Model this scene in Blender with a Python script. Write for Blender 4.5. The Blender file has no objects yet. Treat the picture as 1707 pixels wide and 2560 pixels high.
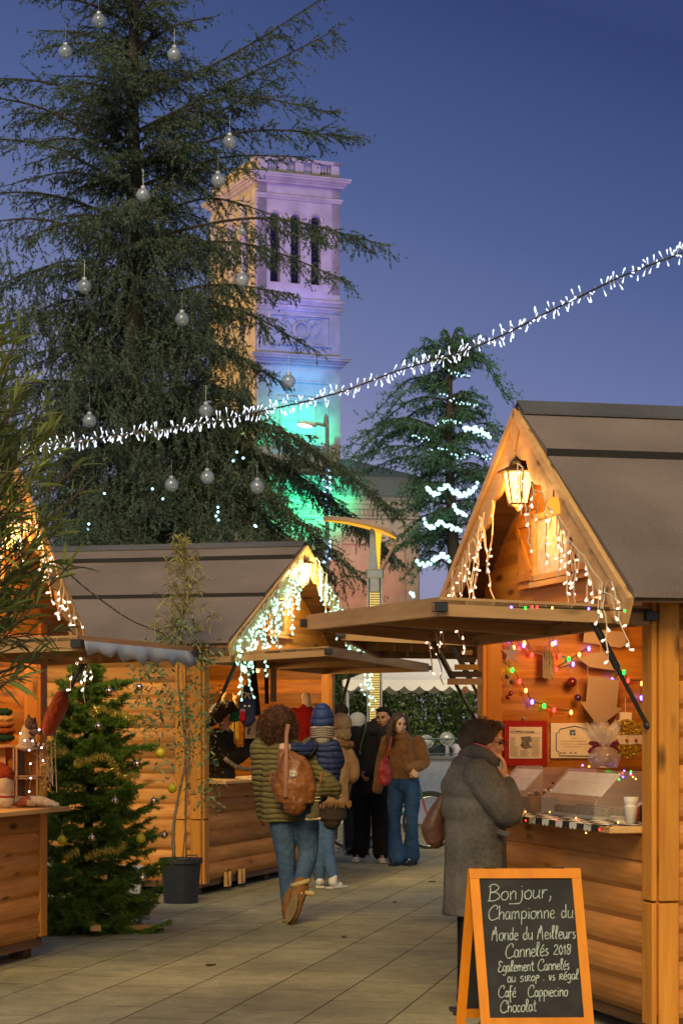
import bpy, bmesh, math, random
import numpy as np
from mathutils import Vector, Matrix, Euler
PI = math.pi
rnd = random.Random(7)
nr = np.random.RandomState(7)
sc = bpy.context.scene
COL = sc.collection

# ---------------------------------------------------------------- camera
F = 5560.0            # focal length in photo pixels (photo 1707 x 2560)
CX, HY, EYE = 853.5, 1825.0, 1.5
cam = bpy.data.objects.new('camera', bpy.data.cameras.new('camera'))
COL.objects.link(cam); sc.camera = cam
cam.location = (0, 0, EYE); cam.rotation_euler = (PI / 2, 0, 0)
cam.data.sensor_fit = 'HORIZONTAL'; cam.data.sensor_width = 36
cam.data.lens = 36 * F / 1707
cam.data.shift_y = (HY - 1280) / 1707
cam.data.clip_end = 3000; cam.data.clip_start = 0.5
cam.data.dof.use_dof = True; cam.data.dof.focus_distance = 13.5
cam.data.dof.aperture_fstop = cam.data.lens / 7.0

# ---------------------------------------------------------------- world
world = bpy.data.worlds.new('World'); sc.world = world; world.use_nodes = True
nt = world.node_tree; nt.nodes.clear()
def N(t, kind, **kw):
    n = t.nodes.new(kind)
    for k, v in kw.items():
        if k == 'ins':
            for i, val in v.items(): n.inputs[i].default_value = val
        else: setattr(n, k, v)
    return n
def ramp(t, stops, interp='LINEAR'):
    n = t.nodes.new('ShaderNodeValToRGB'); cr = n.color_ramp; cr.interpolation = interp
    while len(cr.elements) < len(stops): cr.elements.new(0.5)
    for e, (p, c) in zip(cr.elements, stops):
        e.position = p; e.color = (c[0], c[1], c[2], 1)
    return n
tc = N(nt, 'ShaderNodeTexCoord'); sp = N(nt, 'ShaderNodeSeparateXYZ')
nt.links.new(tc.outputs['Generated'], sp.inputs[0])
ad = N(nt, 'ShaderNodeMath', operation='MULTIPLY_ADD', ins={1: 0.30})
nt.links.new(sp.outputs['X'], ad.inputs[0]); nt.links.new(sp.outputs['Z'], ad.inputs[2])
rp = ramp(nt, [(0.0, (.24, .23, .32)), (0.115, (.215, .225, .375)), (0.165, (.130, .158, .315)), (0.24, (.062, .094, .228)),
               (0.33, (.028, .046, .142)), (0.5, (.040, .062, .16)), (1.0, (.045, .06, .14))])
nt.links.new(ad.outputs[0], rp.inputs[0])
bk = N(nt, 'ShaderNodeMapRange', ins={1: 0.1, 2: -0.9, 3: 0.0, 4: 1.0}); nt.links.new(sp.outputs['Y'], bk.inputs[0])  # sky behind the camera brightened as added frontal fill
mx = N(nt, 'ShaderNodeMix', data_type='RGBA', ins={7: (.60, .60, .62, 1)})
nt.links.new(bk.outputs[0], mx.inputs[0]); nt.links.new(rp.outputs[0], mx.inputs[6])
bg = N(nt, 'ShaderNodeBackground', ins={1: 1.0}); nt.links.new(mx.outputs[2], bg.inputs[0])
wo = N(nt, 'ShaderNodeOutputWorld'); nt.links.new(bg.outputs[0], wo.inputs[0])

# warm fill added from behind the camera, standing in for street lamps
sun = bpy.data.objects.new('sun', bpy.data.lights.new('sun', 'SUN')); COL.objects.link(sun)
sun.data.energy = 2.2; sun.data.angle = math.radians(25); sun.data.color = (1.0, .72, .30)
sun.rotation_euler = Euler((math.radians(58), 0, math.radians(-8)))

sc.view_settings.view_transform = 'Standard'; sc.view_settings.look = 'None'
sc.view_settings.exposure = 0.3; sc.view_settings.gamma = 1.0
sc.cycles.use_denoising = True
sc.cycles.max_bounces = 6; sc.cycles.transparent_max_bounces = 12
sc.cycles.sample_clamp_indirect = 4.0; sc.cycles.sample_clamp_direct = 0
sc.cycles.caustics_reflective = False; sc.cycles.caustics_refractive = False

# ---------------------------------------------------------------- pixel -> space
def P(px, py, D): return Vector(((px - CX) / F * D, D, EYE - (py - HY) / F * D))
def ground(px, py):
    D = EYE * F / (py - HY); return Vector(((px - CX) / F * D, D, 0))

# ---------------------------------------------------------------- materials
def sr(r, g, b):
    f = lambda c: (c / 255 / 12.92) if c / 255 <= .04045 else ((c / 255 + .055) / 1.055) ** 2.4
    return (f(r), f(g), f(b))
MATS = {}
def base(name, rough=.7, metal=0.0, spec=.3):
    m = bpy.data.materials.new(name); m.use_nodes = True
    t = m.node_tree; b = t.nodes['Principled BSDF']
    b.inputs['Roughness'].default_value = rough; b.inputs['Metallic'].default_value = metal
    b.inputs['Specular IOR Level'].default_value = spec
    return m, t, b
def coords(t, scale=(1, 1, 1), byrnd=True):
    tc = N(t, 'ShaderNodeTexCoord'); mp = N(t, 'ShaderNodeMapping'); mp.inputs[3].default_value = scale
    t.links.new(tc.outputs['Object'], mp.inputs[0])
    if byrnd:
        at = N(t, 'ShaderNodeAttribute', attribute_name='rnd')
        sc_ = N(t, 'ShaderNodeVectorMath', operation='SCALE'); sc_.inputs[3].default_value = 37.0
        cb = N(t, 'ShaderNodeCombineXYZ')
        for i in range(3): t.links.new(at.outputs['Fac'], cb.inputs[i])
        t.links.new(cb.outputs[0], sc_.inputs[0])
        vv = N(t, 'ShaderNodeVectorMath', operation='ADD'); t.links.new(tc.outputs['Object'], vv.inputs[0]); t.links.new(sc_.outputs[0], vv.inputs[1])
        t.links.new(vv.outputs[0], mp.inputs[0])
        return mp, at
    return mp, None
def wood(name, c1, c2, axis='x', rough=.62, knots=True, var=.34, spec=.18):
    if name in MATS: return MATS[name]
    m, t, b = base(name, rough, 0, spec)
    s = {'x': (1.2, 14, 14), 'y': (14, 1.2, 14), 'z': (14, 14, 1.2)}[axis]
    mp, at = coords(t, s)
    nz = N(t, 'ShaderNodeTexNoise', ins={2: 1.6, 3: 6, 4: .6}); t.links.new(mp.outputs[0], nz.inputs[0])
    rp = ramp(t, [(.28, c2), (.72, c1)]); t.links.new(nz.outputs[0], rp.inputs[0])
    cur = rp.outputs[0]
    # piece to piece variation of the timber
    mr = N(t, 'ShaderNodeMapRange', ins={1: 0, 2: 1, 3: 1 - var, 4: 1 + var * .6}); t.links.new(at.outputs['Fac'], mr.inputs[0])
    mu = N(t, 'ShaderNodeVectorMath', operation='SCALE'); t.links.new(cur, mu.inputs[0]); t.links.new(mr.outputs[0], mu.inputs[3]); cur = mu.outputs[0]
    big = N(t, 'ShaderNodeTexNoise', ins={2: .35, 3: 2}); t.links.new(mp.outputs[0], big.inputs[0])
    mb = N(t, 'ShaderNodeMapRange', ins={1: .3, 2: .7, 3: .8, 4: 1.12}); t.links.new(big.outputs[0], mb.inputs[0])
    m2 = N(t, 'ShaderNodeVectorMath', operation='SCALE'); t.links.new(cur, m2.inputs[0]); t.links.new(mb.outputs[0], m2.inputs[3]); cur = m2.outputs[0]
    if knots:
        k = N(t, 'ShaderNodeMapping'); k.inputs[3].default_value = {'x': (2.2, 7, 7), 'y': (7, 2.2, 7), 'z': (7, 7, 2.2)}[axis]
        t.links.new(mp.inputs[0].links[0].from_socket, k.inputs[0])
        vo = N(t, 'ShaderNodeTexVoronoi', ins={2: 1.0}); t.links.new(k.outputs[0], vo.inputs[0])
        kr = N(t, 'ShaderNodeMapRange', ins={1: .08, 2: .21, 3: .22, 4: 1.0}); t.links.new(vo.outputs['Distance'], kr.inputs[0])
        m3 = N(t, 'ShaderNodeVectorMath', operation='SCALE'); t.links.new(cur, m3.inputs[0]); t.links.new(kr.outputs[0], m3.inputs[3]); cur = m3.outputs[0]
    t.links.new(cur, b.inputs['Base Color'])
    bp = N(t, 'ShaderNodeBump', ins={0: .25, 1: .004}); t.links.new(nz.outputs[0], bp.inputs['Height']); t.links.new(bp.outputs[0], b.inputs['Normal'])
    MATS[name] = m; return m
def fabric(name, col, col2=None, scale=40, rough=.9, bump=.4, dist=.01, spec=.15, sheen=0.0, big=3.0):
    if name in MATS: return MATS[name]
    m, t, b = base(name, rough, 0, spec)
    col2 = col2 or tuple(c * .6 for c in col)
    mp, _ = coords(t, byrnd=False)
    nz = N(t, 'ShaderNodeTexNoise', ins={2: scale, 3: 5, 4: .7}); t.links.new(mp.outputs[0], nz.inputs[0])
    nb = N(t, 'ShaderNodeTexNoise', ins={2: big, 3: 3}); t.links.new(mp.outputs[0], nb.inputs[0])
    mxx = N(t, 'ShaderNodeMath', operation='MULTIPLY_ADD', ins={1: .5}); t.links.new(nz.outputs[0], mxx.inputs[0])
    h = N(t, 'ShaderNodeMath', operation='MULTIPLY', ins={1: .5}); t.links.new(nb.outputs[0], h.inputs[0]); t.links.new(h.outputs[0], mxx.inputs[2])
    rp = ramp(t, [(.32, col2), (.66, col)]); t.links.new(mxx.outputs[0], rp.inputs[0]); t.links.new(rp.outputs[0], b.inputs['Base Color'])
    bp = N(t, 'ShaderNodeBump', ins={0: bump, 1: dist}); t.links.new(mxx.outputs[0], bp.inputs['Height']); t.links.new(bp.outputs[0], b.inputs['Normal'])
    if sheen: b.inputs['Sheen Weight'].default_value = sheen
    MATS[name] = m; return m
def puffer(name, col, freq=16.0):
    """quilted down jacket: horizontal baffles as a bump, creases between them"""
    if name in MATS: return MATS[name]
    m, t, b = base(name, .55, 0, .25)
    mp, _ = coords(t, byrnd=False)
    nz = N(t, 'ShaderNodeTexNoise', ins={2: 7.0, 3: 4}); t.links.new(mp.outputs[0], nz.inputs[0])
    s = N(t, 'ShaderNodeSeparateXYZ'); t.links.new(mp.outputs[0], s.inputs[0])
    a = N(t, 'ShaderNodeMath', operation='MULTIPLY_ADD', ins={1: .05}); t.links.new(nz.outputs[0], a.inputs[0]); t.links.new(s.outputs['Z'], a.inputs[2])
    f = N(t, 'ShaderNodeMath', operation='MULTIPLY', ins={1: freq * PI}); t.links.new(a.outputs[0], f.inputs[0])
    si = N(t, 'ShaderNodeMath', operation='SINE'); t.links.new(f.outputs[0], si.inputs[0])
    ab = N(t, 'ShaderNodeMath', operation='ABSOLUTE'); t.links.new(si.outputs[0], ab.inputs[0])
    pw = N(t, 'ShaderNodeMath', operation='POWER', ins={1: .5}); t.links.new(ab.outputs[0], pw.inputs[0])
    rp = ramp(t, [(.12, tuple(c * .72 for c in col)), (.5, col)]); t.links.new(pw.outputs[0], rp.inputs[0]); t.links.new(rp.outputs[0], b.inputs['Base Color'])
    bp = N(t, 'ShaderNodeBump', ins={0: .8, 1: .018}); t.links.new(pw.outputs[0], bp.inputs['Height']); t.links.new(bp.outputs[0], b.inputs['Normal'])
    MATS[name] = m; return m
def plain(name, col, rough=.6, metal=0.0, spec=.4, alpha=1.0, trans=0.0, noise=.12, scale=12):
    if name in MATS: return MATS[name]
    m, t, b = base(name, rough, metal, spec)
    if noise:
        mp, _ = coords(t, byrnd=False)
        nz = N(t, 'ShaderNodeTexNoise', ins={2: scale, 3: 4}); t.links.new(mp.outputs[0], nz.inputs[0])
        rp = ramp(t, [(.3, tuple(c * (1 - noise) for c in col)), (.7, tuple(min(1, c * (1 + noise)) for c in col))])
        t.links.new(nz.outputs[0], rp.inputs[0]); t.links.new(rp.outputs[0], b.inputs['Base Color'])
    else: b.inputs['Base Color'].default_value = (*col, 1)
    b.inputs['Alpha'].default_value = alpha; b.inputs['Transmission Weight'].default_value = trans
    MATS[name] = m; return m
def emit(name, col, strength, sample=False):
    if name in MATS: return MATS[name]
    m = bpy.data.materials.new(name); m.use_nodes = True; t = m.node_tree; t.nodes.clear()
    e = N(t, 'ShaderNodeEmission', ins={0: (*col, 1), 1: strength}); o = N(t, 'ShaderNodeOutputMaterial'); t.links.new(e.outputs[0], o.inputs[0])
    if not sample: m.cycles.emission_sampling = 'NONE'
    MATS[name] = m; return m
def foliage(name, c1, c2, scale=6, rough=.6, trans=.25, spec=.25):
    if name in MATS: return MATS[name]
    m, t, b = base(name, rough, 0, spec)
    at = N(t, 'ShaderNodeAttribute', attribute_name='rnd'); mp, _ = coords(t, byrnd=False)
    nz = N(t, 'ShaderNodeTexNoise', ins={2: scale, 3: 3}); t.links.new(mp.outputs[0], nz.inputs[0])
    a = N(t, 'ShaderNodeMath', operation='MULTIPLY_ADD', ins={1: .3}); t.links.new(at.outputs['Fac'], a.inputs[0])
    h = N(t, 'ShaderNodeMath', operation='MULTIPLY', ins={1: .7}); t.links.new(nz.outputs[0], h.inputs[0]); t.links.new(h.outputs[0], a.inputs[2])
    rp = ramp(t, [(.32, c2), (.66, c1)]); t.links.new(a.outputs[0], rp.inputs[0]); t.links.new(rp.outputs[0], b.inputs['Base Color'])
    tr = N(t, 'ShaderNodeBsdfTranslucent'); t.links.new(rp.outputs[0], tr.inputs[0])
    ms = N(t, 'ShaderNodeMixShader', ins={0: trans}); t.links.new(b.outputs[0], ms.inputs[1]); t.links.new(tr.outputs[0], ms.inputs[2])
    t.links.new(ms.outputs[0], t.nodes['Material Output'].inputs[0])
    MATS[name] = m; return m

# ---------------------------------------------------------------- mesh builder
class MB:
    def __init__(s): s.v = []; s.f = []; s.r = []; s.m = []; s.mi = 0; s.T = None
    def add(s, vs, fs, r=None):
        o = len(s.v); r = rnd.random() if r is None else r
        s.v += [tuple(s.T @ Vector(q)) for q in vs] if s.T else [tuple(q) for q in vs]
        for f in fs: s.f.append([i + o for i in f]); s.r.append(r); s.m.append(s.mi)
        return s
    def box(s, c, d, rot=None, r=None, taper=1.0, bev=0.0):
        c = Vector(c); x, y, z = d[0] / 2, d[1] / 2, d[2] / 2
        if bev:
            b = min(bev, x * .49, y * .49, z * .49); vs = []
            for sz in (-1, 1):
                for (a, bb) in ((-x + b, -y), (x - b, -y), (x, -y + b), (x, y - b), (x - b, y), (-x + b, y), (-x, y - b), (-x, -y + b)):
                    vs.append(Vector((a, bb, sz * (z - b))))
            for sz in (-1, 1):
                for (a, bb) in ((-x + b, -y + b), (x - b, -y + b), (x - b, y - b), (-x + b, y - b)): vs.append(Vector((a, bb, sz * z)))
            fs = [[i, (i + 1) % 8, 8 + (i + 1) % 8, 8 + i] for i in range(8)]
            fs += [[16, 19, 18, 17], [20, 21, 22, 23]]
            for (o, t) in ((0, 16), (8, 20)):
                q = [(0, 1, t + 1, t), (1, 2, t + 1), (2, 3, t + 2, t + 1), (3, 4, t + 2), (4, 5, t + 3, t + 2), (5, 6, t + 3), (6, 7, t, t + 3), (7, 0, t)]
                for g in q: fs.append([(k + o if k < 8 else k) for k in g])
        else:
            vs = [Vector((sx * x * (taper if sz > 0 else 1), sy * y * (taper if sz > 0 else 1), sz * z)) for sz in (-1, 1) for sy in (-1, 1) for sx in (-1, 1)]
            fs = [[0, 2, 3, 1], [4, 5, 7, 6], [0, 1, 5, 4], [2, 6, 7, 3], [0, 4, 6, 2], [1, 3, 7, 5]]
        R = Euler(rot).to_matrix() if rot is not None and not isinstance(rot, Matrix) else rot
        vs = [(R @ q if R else q) + c for q in vs]
        return s.add(vs, fs, r)
    def tube(s, pts, r0, r1=None, n=6, cap=True, rv=None, flat=1.0):
        pts = [Vector(p) for p in pts]; k = len(pts)
        if r1 is None: r1 = r0
        rr = r0 if isinstance(r0, (list, tuple)) else [r0 + (r1 - r0) * i / max(1, k - 1) for i in range(k)]
        vs = []; up = None
        for i, p in enumerate(pts):
            d = (pts[min(i + 1, k - 1)] - pts[max(i - 1, 0)])
            if d.length < 1e-9: d = Vector((0, 0, 1))
            d.normalize()
            if up is None:
                up = Vector((0, 0, 1)) if abs(d.z) < .9 else Vector((0, 1, 0))
            a = d.cross(up)
            if a.length < 1e-6: a = d.cross(Vector((0, 1, 0)))
            a.normalize(); b = a.cross(d).normalized(); up = b
            for j in range(n):
                t = 2 * PI * j / n; vs.append(p + a * math.cos(t) * rr[i] + b * math.sin(t) * rr[i] * flat)
        fs = [[i * n + j, i * n + (j + 1) % n, (i + 1) * n + (j + 1) % n, (i + 1) * n + j] for i in range(k - 1) for j in range(n)]
        if cap: fs += [list(range(n))[::-1], [(k - 1) * n + j for j in range(n)]]
        return s.add(vs, fs, rv)
    def cyl(s, p0, p1, r0, r1=None, n=10, **kw): return s.tube([p0, p1], r0, r1 if r1 is not None else r0, n, **kw)
    def ell(s, c, r, n=10, m=7, rot=None, rv=None):
        if isinstance(r, (int, float)): r = (r, r, r)
        c = Vector(c); R = Euler(rot).to_matrix() if rot is not None and not isinstance(rot, Matrix) else rot
        vs = [Vector((0, 0, -r[2]))]
        for i in range(1, m):
            ph = -PI / 2 + PI * i / m
            for j in range(n):
                t = 2 * PI * j / n; vs.append(Vector((math.cos(ph) * math.cos(t) * r[0], math.cos(ph) * math.sin(t) * r[1], math.sin(ph) * r[2])))
        vs.append(Vector((0, 0, r[2])))
        vs = [(R @ q if R else q) + c for q in vs]
        fs = [[0, 1 + (j + 1) % n, 1 + j] for j in range(n)]
        for i in range(m - 2):
            fs += [[1 + i * n + j, 1 + i * n + (j + 1) % n, 1 + (i + 1) * n + (j + 1) % n, 1 + (i + 1) * n + j] for j in range(n)]
        L = len(vs) - 1; o = 1 + (m - 2) * n
        fs += [[o + j, o + (j + 1) % n, L] for j in range(n)]
        return s.add(vs, fs, rv)
    def lathe(s, prof, c=(0, 0, 0), n=16, rv=None, cap=True):
        c = Vector(c); vs = [Vector((r * math.cos(2 * PI * j / n), r * math.sin(2 * PI * j / n), z)) + c for r, z in prof for j in range(n)]
        k = len(prof)
        fs = [[i * n + j, i * n + (j + 1) % n, (i + 1) * n + (j + 1) % n, (i + 1) * n + j] for i in range(k - 1) for j in range(n)]
        if cap: fs += [list(range(n))[::-1], [(k - 1) * n + j for j in range(n)]]
        return s.add(vs, fs, rv)
    def prism(s, poly, fn, t0, t1, r=None):
        """poly: 2-D outline (convex or not), fn(u,w,t)->point, extruded between t0 and t1"""
        n = len(poly); vs = [fn(u, w, t0) for u, w in poly] + [fn(u, w, t1) for u, w in poly]
        fs = [list(range(n))[::-1], list(range(n, 2 * n))] + [[i, (i + 1) % n, n + (i + 1) % n, n + i] for i in range(n)]
        return s.add(vs, fs, r)
    def build(s, name, mat, parent=None, smooth=False, loc=None, rot=None, mods=None):
        me = bpy.data.meshes.new(name); me.from_pydata(s.v, [], s.f)
        mats = mat if isinstance(mat, (list, tuple)) else [mat]
        for mm in mats: me.materials.append(mm)
        a = me.attributes.new('rnd', 'FLOAT', 'FACE')
        if s.r: a.data.foreach_set('value', s.r)
        if len(mats) > 1: me.polygons.foreach_set('material_index', s.m)
        if smooth: me.polygons.foreach_set('use_smooth', [True] * len(me.polygons))
        me.update()
        bm = bmesh.new(); bm.from_mesh(me); bmesh.ops.recalc_face_normals(bm, faces=bm.faces); bm.to_mesh(me); bm.free()
        o = bpy.data.objects.new(name, me); COL.objects.link(o)
        if parent: o.parent = parent
        if loc is not None: o.location = loc
        if rot is not None: o.rotation_euler = rot
        return o
def tris(name, V, r, mat, parent=None, quads=False):
    """V: (n,k,3) array of separate faces"""
    n, k, _ = V.shape; me = bpy.data.meshes.new(name)
    me.vertices.add(n * k); me.vertices.foreach_set('co', V.reshape(-1).astype(np.float32))
    me.loops.add(n * k); me.loops.foreach_set('vertex_index', np.arange(n * k, dtype=np.int32))
    me.polygons.add(n); me.polygons.foreach_set('loop_start', np.arange(0, n * k, k, dtype=np.int32))
    me.polygons.foreach_set('loop_total', np.full(n, k, dtype=np.int32))
    a = me.attributes.new('rnd', 'FLOAT', 'FACE'); a.data.foreach_set('value', r.astype(np.float32))
    me.materials.append(mat); me.update(calc_edges=True); me.validate()
    o = bpy.data.objects.new(name, me); COL.objects.link(o)
    if parent: o.parent = parent
    return o
def thing(name, label, cat, loc=(0, 0, 0), rotz=0, group=None):
    o = bpy.data.objects.new(name, None); COL.objects.link(o); o.empty_display_size = .1
    o.location = loc; o.rotation_euler = (0, 0, rotz); o['label'] = label; o['category'] = cat
    if group: o['group'] = group
    return o
def tag(o, label, cat, group=None):
    o['label'] = label; o['category'] = cat
    if group: o['group'] = group
    return o
def kindof(o, k): o['kind'] = k; return o
def lamp(name, parent, loc, power, col, rad=.05, kind='POINT', rot=None, spot=None, size=None):
    l = bpy.data.lights.new(name, kind); l.energy = power; l.color = col
    if kind in ('POINT', 'SPOT'): l.shadow_soft_size = rad
    if kind == 'SPOT': l.spot_size = spot or 1.0; l.spot_blend = .6
    if kind == 'AREA': l.shape = 'RECTANGLE'; l.size = size[0]; l.size_y = size[1]
    o = bpy.data.objects.new(name, l); COL.objects.link(o)
    if parent: o.parent = parent
    o.location = loc
    if rot is not None: o.rotation_euler = rot
    return o
def aim(o, target):
    d = Vector(target) - o.location; o.rotation_euler = d.to_track_quat('-Z', 'Y').to_euler()
def catmull(pts, k=6):
    pts = [Vector(p) for p in pts]; out = []
    if len(pts) < 3:
        return [pts[0].lerp(pts[-1], i / k) for i in range(k + 1)]
    q = [pts[0] * 2 - pts[1]] + pts + [pts[-1] * 2 - pts[-2]]
    for i in range(1, len(q) - 2):
        for j in range(k):
            t = j / k; a, b, c, d = q[i - 1], q[i], q[i + 1], q[i + 2]
            out.append(.5 * ((2 * b) + (c - a) * t + (2 * a - 5 * b + 4 * c - d) * t * t + (3 * b - a - 3 * c + d) * t ** 3))
    out.append(pts[-1]); return out
def parts_of(parent, name, mesh_obj, mats4, cap=100, stuff_mat=None):
    """copies of one small part; past 100 the rest joins into one stuff part"""
    first = mesh_obj; me = first.data
    for i, M4 in enumerate(mats4[:cap]):
        o = first if i == 0 else first.copy()
        if i: COL.objects.link(o)
        o.parent = parent; o.matrix_local = M4
    rest = mats4[cap:]
    if rest:
        nv = len(me.vertices); co = np.empty(nv * 3, dtype=np.float32); me.vertices.foreach_get('co', co); co = co.reshape(-1, 3)
        fs = [list(p.vertices) for p in me.polygons]; vs = []; ff = []
        for i, M4 in enumerate(rest):
            A = np.array(M4); vs.append(co @ A[:3, :3].T + A[:3, 3]); ff += [[k + i * nv for k in f] for f in fs]
        m2 = bpy.data.meshes.new(name + '_rest'); m2.from_pydata(np.vstack(vs).tolist(), [], ff); m2.materials.append(me.materials[0])
        o = bpy.data.objects.new(name + '_row', m2); COL.objects.link(o); o.parent = parent; o['kind'] = 'stuff'
# ================================================================ materials used widely
W_LOG = {a: wood('log_' + a, (.66, .31, .09), (.40, .16, .036), a, .62) for a in 'xyz'}
W_TRIM = {a: wood('trim_' + a, (.70, .31, .05), (.50, .19, .026), a, .45, var=.15) for a in 'xyz'}
W_PALE = {a: wood('pale_' + a, (.70, .45, .20), (.52, .29, .10), a, .5, var=.12) for a in 'xyz'}
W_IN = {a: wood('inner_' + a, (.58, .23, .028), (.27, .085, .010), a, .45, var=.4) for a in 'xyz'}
W_RAIL = {a: wood('rail_' + a, (.46, .29, .14), (.30, .17, .075), a, .6, var=.15) for a in 'xyz'}
W_DARK = {a: wood('darkwood_' + a, (.22, .12, .06), (.10, .05, .025), a, .6) for a in 'xyz'}
BLACK = plain('black_metal', (.012, .012, .014), .4, 0, .5)
STEEL = plain('galvanised', (.42, .44, .47), .4, .7, .5)
WHITE = plain('white_paint', (.7, .7, .68), .6)
def felt(name, c):
    m, t, b = base(name, .95, 0, .1)
    mp, at = coords(t, byrnd=True)
    nz = N(t, 'ShaderNodeTexNoise', ins={2: 90, 3: 3, 4: .8}); t.links.new(mp.outputs[0], nz.inputs[0])
    nb = N(t, 'ShaderNodeTexNoise', ins={2: 1.3, 3: 4}); t.links.new(mp.outputs[0], nb.inputs[0])
    a = N(t, 'ShaderNodeMath', operation='MULTIPLY_ADD', ins={1: .45}); t.links.new(nz.outputs[0], a.inputs[0])
    h = N(t, 'ShaderNodeMath', operation='MULTIPLY', ins={1: .55}); t.links.new(nb.outputs[0], h.inputs[0]); t.links.new(h.outputs[0], a.inputs[2])
    rp = ramp(t, [(.3, tuple(x * .6 for x in c)), (.7, tuple(x * 1.25 for x in c))]); t.links.new(a.outputs[0], rp.inputs[0]); t.links.new(rp.outputs[0], b.inputs['Base Color'])
    bp = N(t, 'ShaderNodeBump', ins={0: .5, 1: .004}); t.links.new(nz.outputs[0], bp.inputs['Height']); t.links.new(bp.outputs[0], b.inputs['Normal'])
    return m
FELT = felt('roof_felt', (.195, .160, .145)); FELT_CAP = felt('roof_felt_cap', (.10, .105, .12))

# ================================================================ ground
def paving_mat():
    m, t, b = base('paving', .85, 0, .25)
    tcn = N(t, 'ShaderNodeTexCoord'); mp = N(t, 'ShaderNodeMapping'); mp.inputs[2].default_value = (0, 0, math.radians(10.5) + PI / 2)
    t.links.new(tcn.outputs['Object'], mp.inputs[0])
    br = N(t, 'ShaderNodeTexBrick', offset=.5, ins={'Scale': 1.0, 'Mortar Size': .006, 'Mortar Smooth': .3, 'Bias': 0.0, 'Brick Width': .93, 'Row Height': .46,
        'Color1': (.29, .275, .175, 1), 'Color2': (.35, .33, .21, 1), 'Mortar': (.08, .075, .055, 1)})
    t.links.new(mp.outputs[0], br.inputs[0])
    n1 = N(t, 'ShaderNodeTexNoise', ins={2: .7, 3: 6, 4: .6}); t.links.new(tcn.outputs['Object'], n1.inputs[0])
    n2 = N(t, 'ShaderNodeTexNoise', ins={2: 55, 3: 3, 4: .7}); t.links.new(tcn.outputs['Object'], n2.inputs[0])
    r1 = N(t, 'ShaderNodeMapRange', ins={1: .3, 2: .7, 3: .66, 4: 1.22}); t.links.new(n1.outputs[0], r1.inputs[0])
    r2 = N(t, 'ShaderNodeMapRange', ins={1: .25, 2: .75, 3: .72, 4: 1.25}); t.links.new(n2.outputs[0], r2.inputs[0])
    mu = N(t, 'ShaderNodeMath', operation='MULTIPLY'); t.links.new(r1.outputs[0], mu.inputs[0]); t.links.new(r2.outputs[0], mu.inputs[1])
    vo = N(t, 'ShaderNodeTexVoronoi', ins={2: 2.2}); t.links.new(tcn.outputs['Object'], vo.inputs[0])          # trodden gum and drips
    vr = N(t, 'ShaderNodeMapRange', ins={1: .02, 2: .035, 3: .7, 4: 1.0}); t.links.new(vo.outputs['Distance'], vr.inputs[0])
    n3 = N(t, 'ShaderNodeTexNoise', ins={2: 3.2, 3: 5, 4: .65, 8: 1.4}); t.links.new(tcn.outputs['Object'], n3.inputs[0])
    r3 = N(t, 'ShaderNodeMapRange', ins={1: .35, 2: .6, 3: .80, 4: 1.08}); t.links.new(n3.outputs[0], r3.inputs[0])
    m4 = N(t, 'ShaderNodeMath', operation='MULTIPLY'); t.links.new(vr.outputs[0], m4.inputs[0]); t.links.new(r3.outputs[0], m4.inputs[1])
    m5 = N(t, 'ShaderNodeMath', operation='MULTIPLY'); t.links.new(mu.outputs[0], m5.inputs[0]); t.links.new(m4.outputs[0], m5.inputs[1])
    vs = N(t, 'ShaderNodeVectorMath', operation='SCALE'); t.links.new(br.outputs[0], vs.inputs[0]); t.links.new(m5.outputs[0], vs.inputs[3])
    t.links.new(vs.outputs[0], b.inputs['Base Color'])
    ro = N(t, 'ShaderNodeMapRange', ins={1: .3, 2: .7, 3: .55, 4: .9}); t.links.new(n1.outputs[0], ro.inputs[0]); t.links.new(ro.outputs[0], b.inputs['Roughness'])
    sb = N(t, 'ShaderNodeMath', operation='MULTIPLY_ADD', ins={1: -1.0}); t.links.new(br.outputs['Fac'], sb.inputs[0])
    sm = N(t, 'ShaderNodeMath', operation='MULTIPLY', ins={1: .25}); t.links.new(n2.outputs[0], sm.inputs[0]); t.links.new(sm.outputs[0], sb.inputs[2])
    bp = N(t, 'ShaderNodeBump', ins={0: .6, 1: .006}); t.links.new(sb.outputs[0], bp.inputs['Height']); t.links.new(bp.outputs[0], b.inputs['Normal'])
    return m
g = MB(); g.add([(-900, -60, 0), (900, -60, 0), (900, 2500, 0), (-900, 2500, 0)], [[0, 1, 2, 3]])
kindof(g.build('ground', paving_mat()), 'structure')

# ================================================================ market chalets
def frame_of(o): return Matrix.Translation(o.location) @ Euler(o.rotation_euler).to_matrix().to_4x4()
def hit(M, px, py, ax, val):
    """where the sight line through a photo pixel meets the plane local[ax] = val of a chalet"""
    Mi = M.inverted(); o = Mi @ Vector((0, 0, EYE)); q = Mi @ P(px, py, 10.0); d = q - o
    i = 'xyz'.index(ax); t = (val - o[i]) / d[i]; return o + d * t
def siding(mb, u0, u1, z0, z1, h, bulge, fn, k=5):
    """half-log boards: fn(u, z, n) -> point, n = outward"""
    n = max(1, round((z1 - z0) / h)); h = (z1 - z0) / n
    for i in range(n):
        a = z0 + i * h; rows = []
        for j in range(k + 1):
            t = j / k; z = a + h * t
            off = bulge * math.sin(PI * min(1, max(0, (t * .96 + .02)))) ** .55 if bulge else 0
            rows.append((z, off))
        vs = []
        for z, off in rows:
            l = u0(z) if callable(u0) else u0; r = u1(z) if callable(u1) else u1
            vs += [fn(l, z, off), fn(r, z, off)]
        fs = [[2 * j, 2 * j + 1, 2 * j + 3, 2 * j + 2] for j in range(k)]
        fs += [[2 * j for j in range(k + 1)], [2 * j + 1 for j in range(k + 1)][::-1]]
        mb.add(vs, fs)
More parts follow.
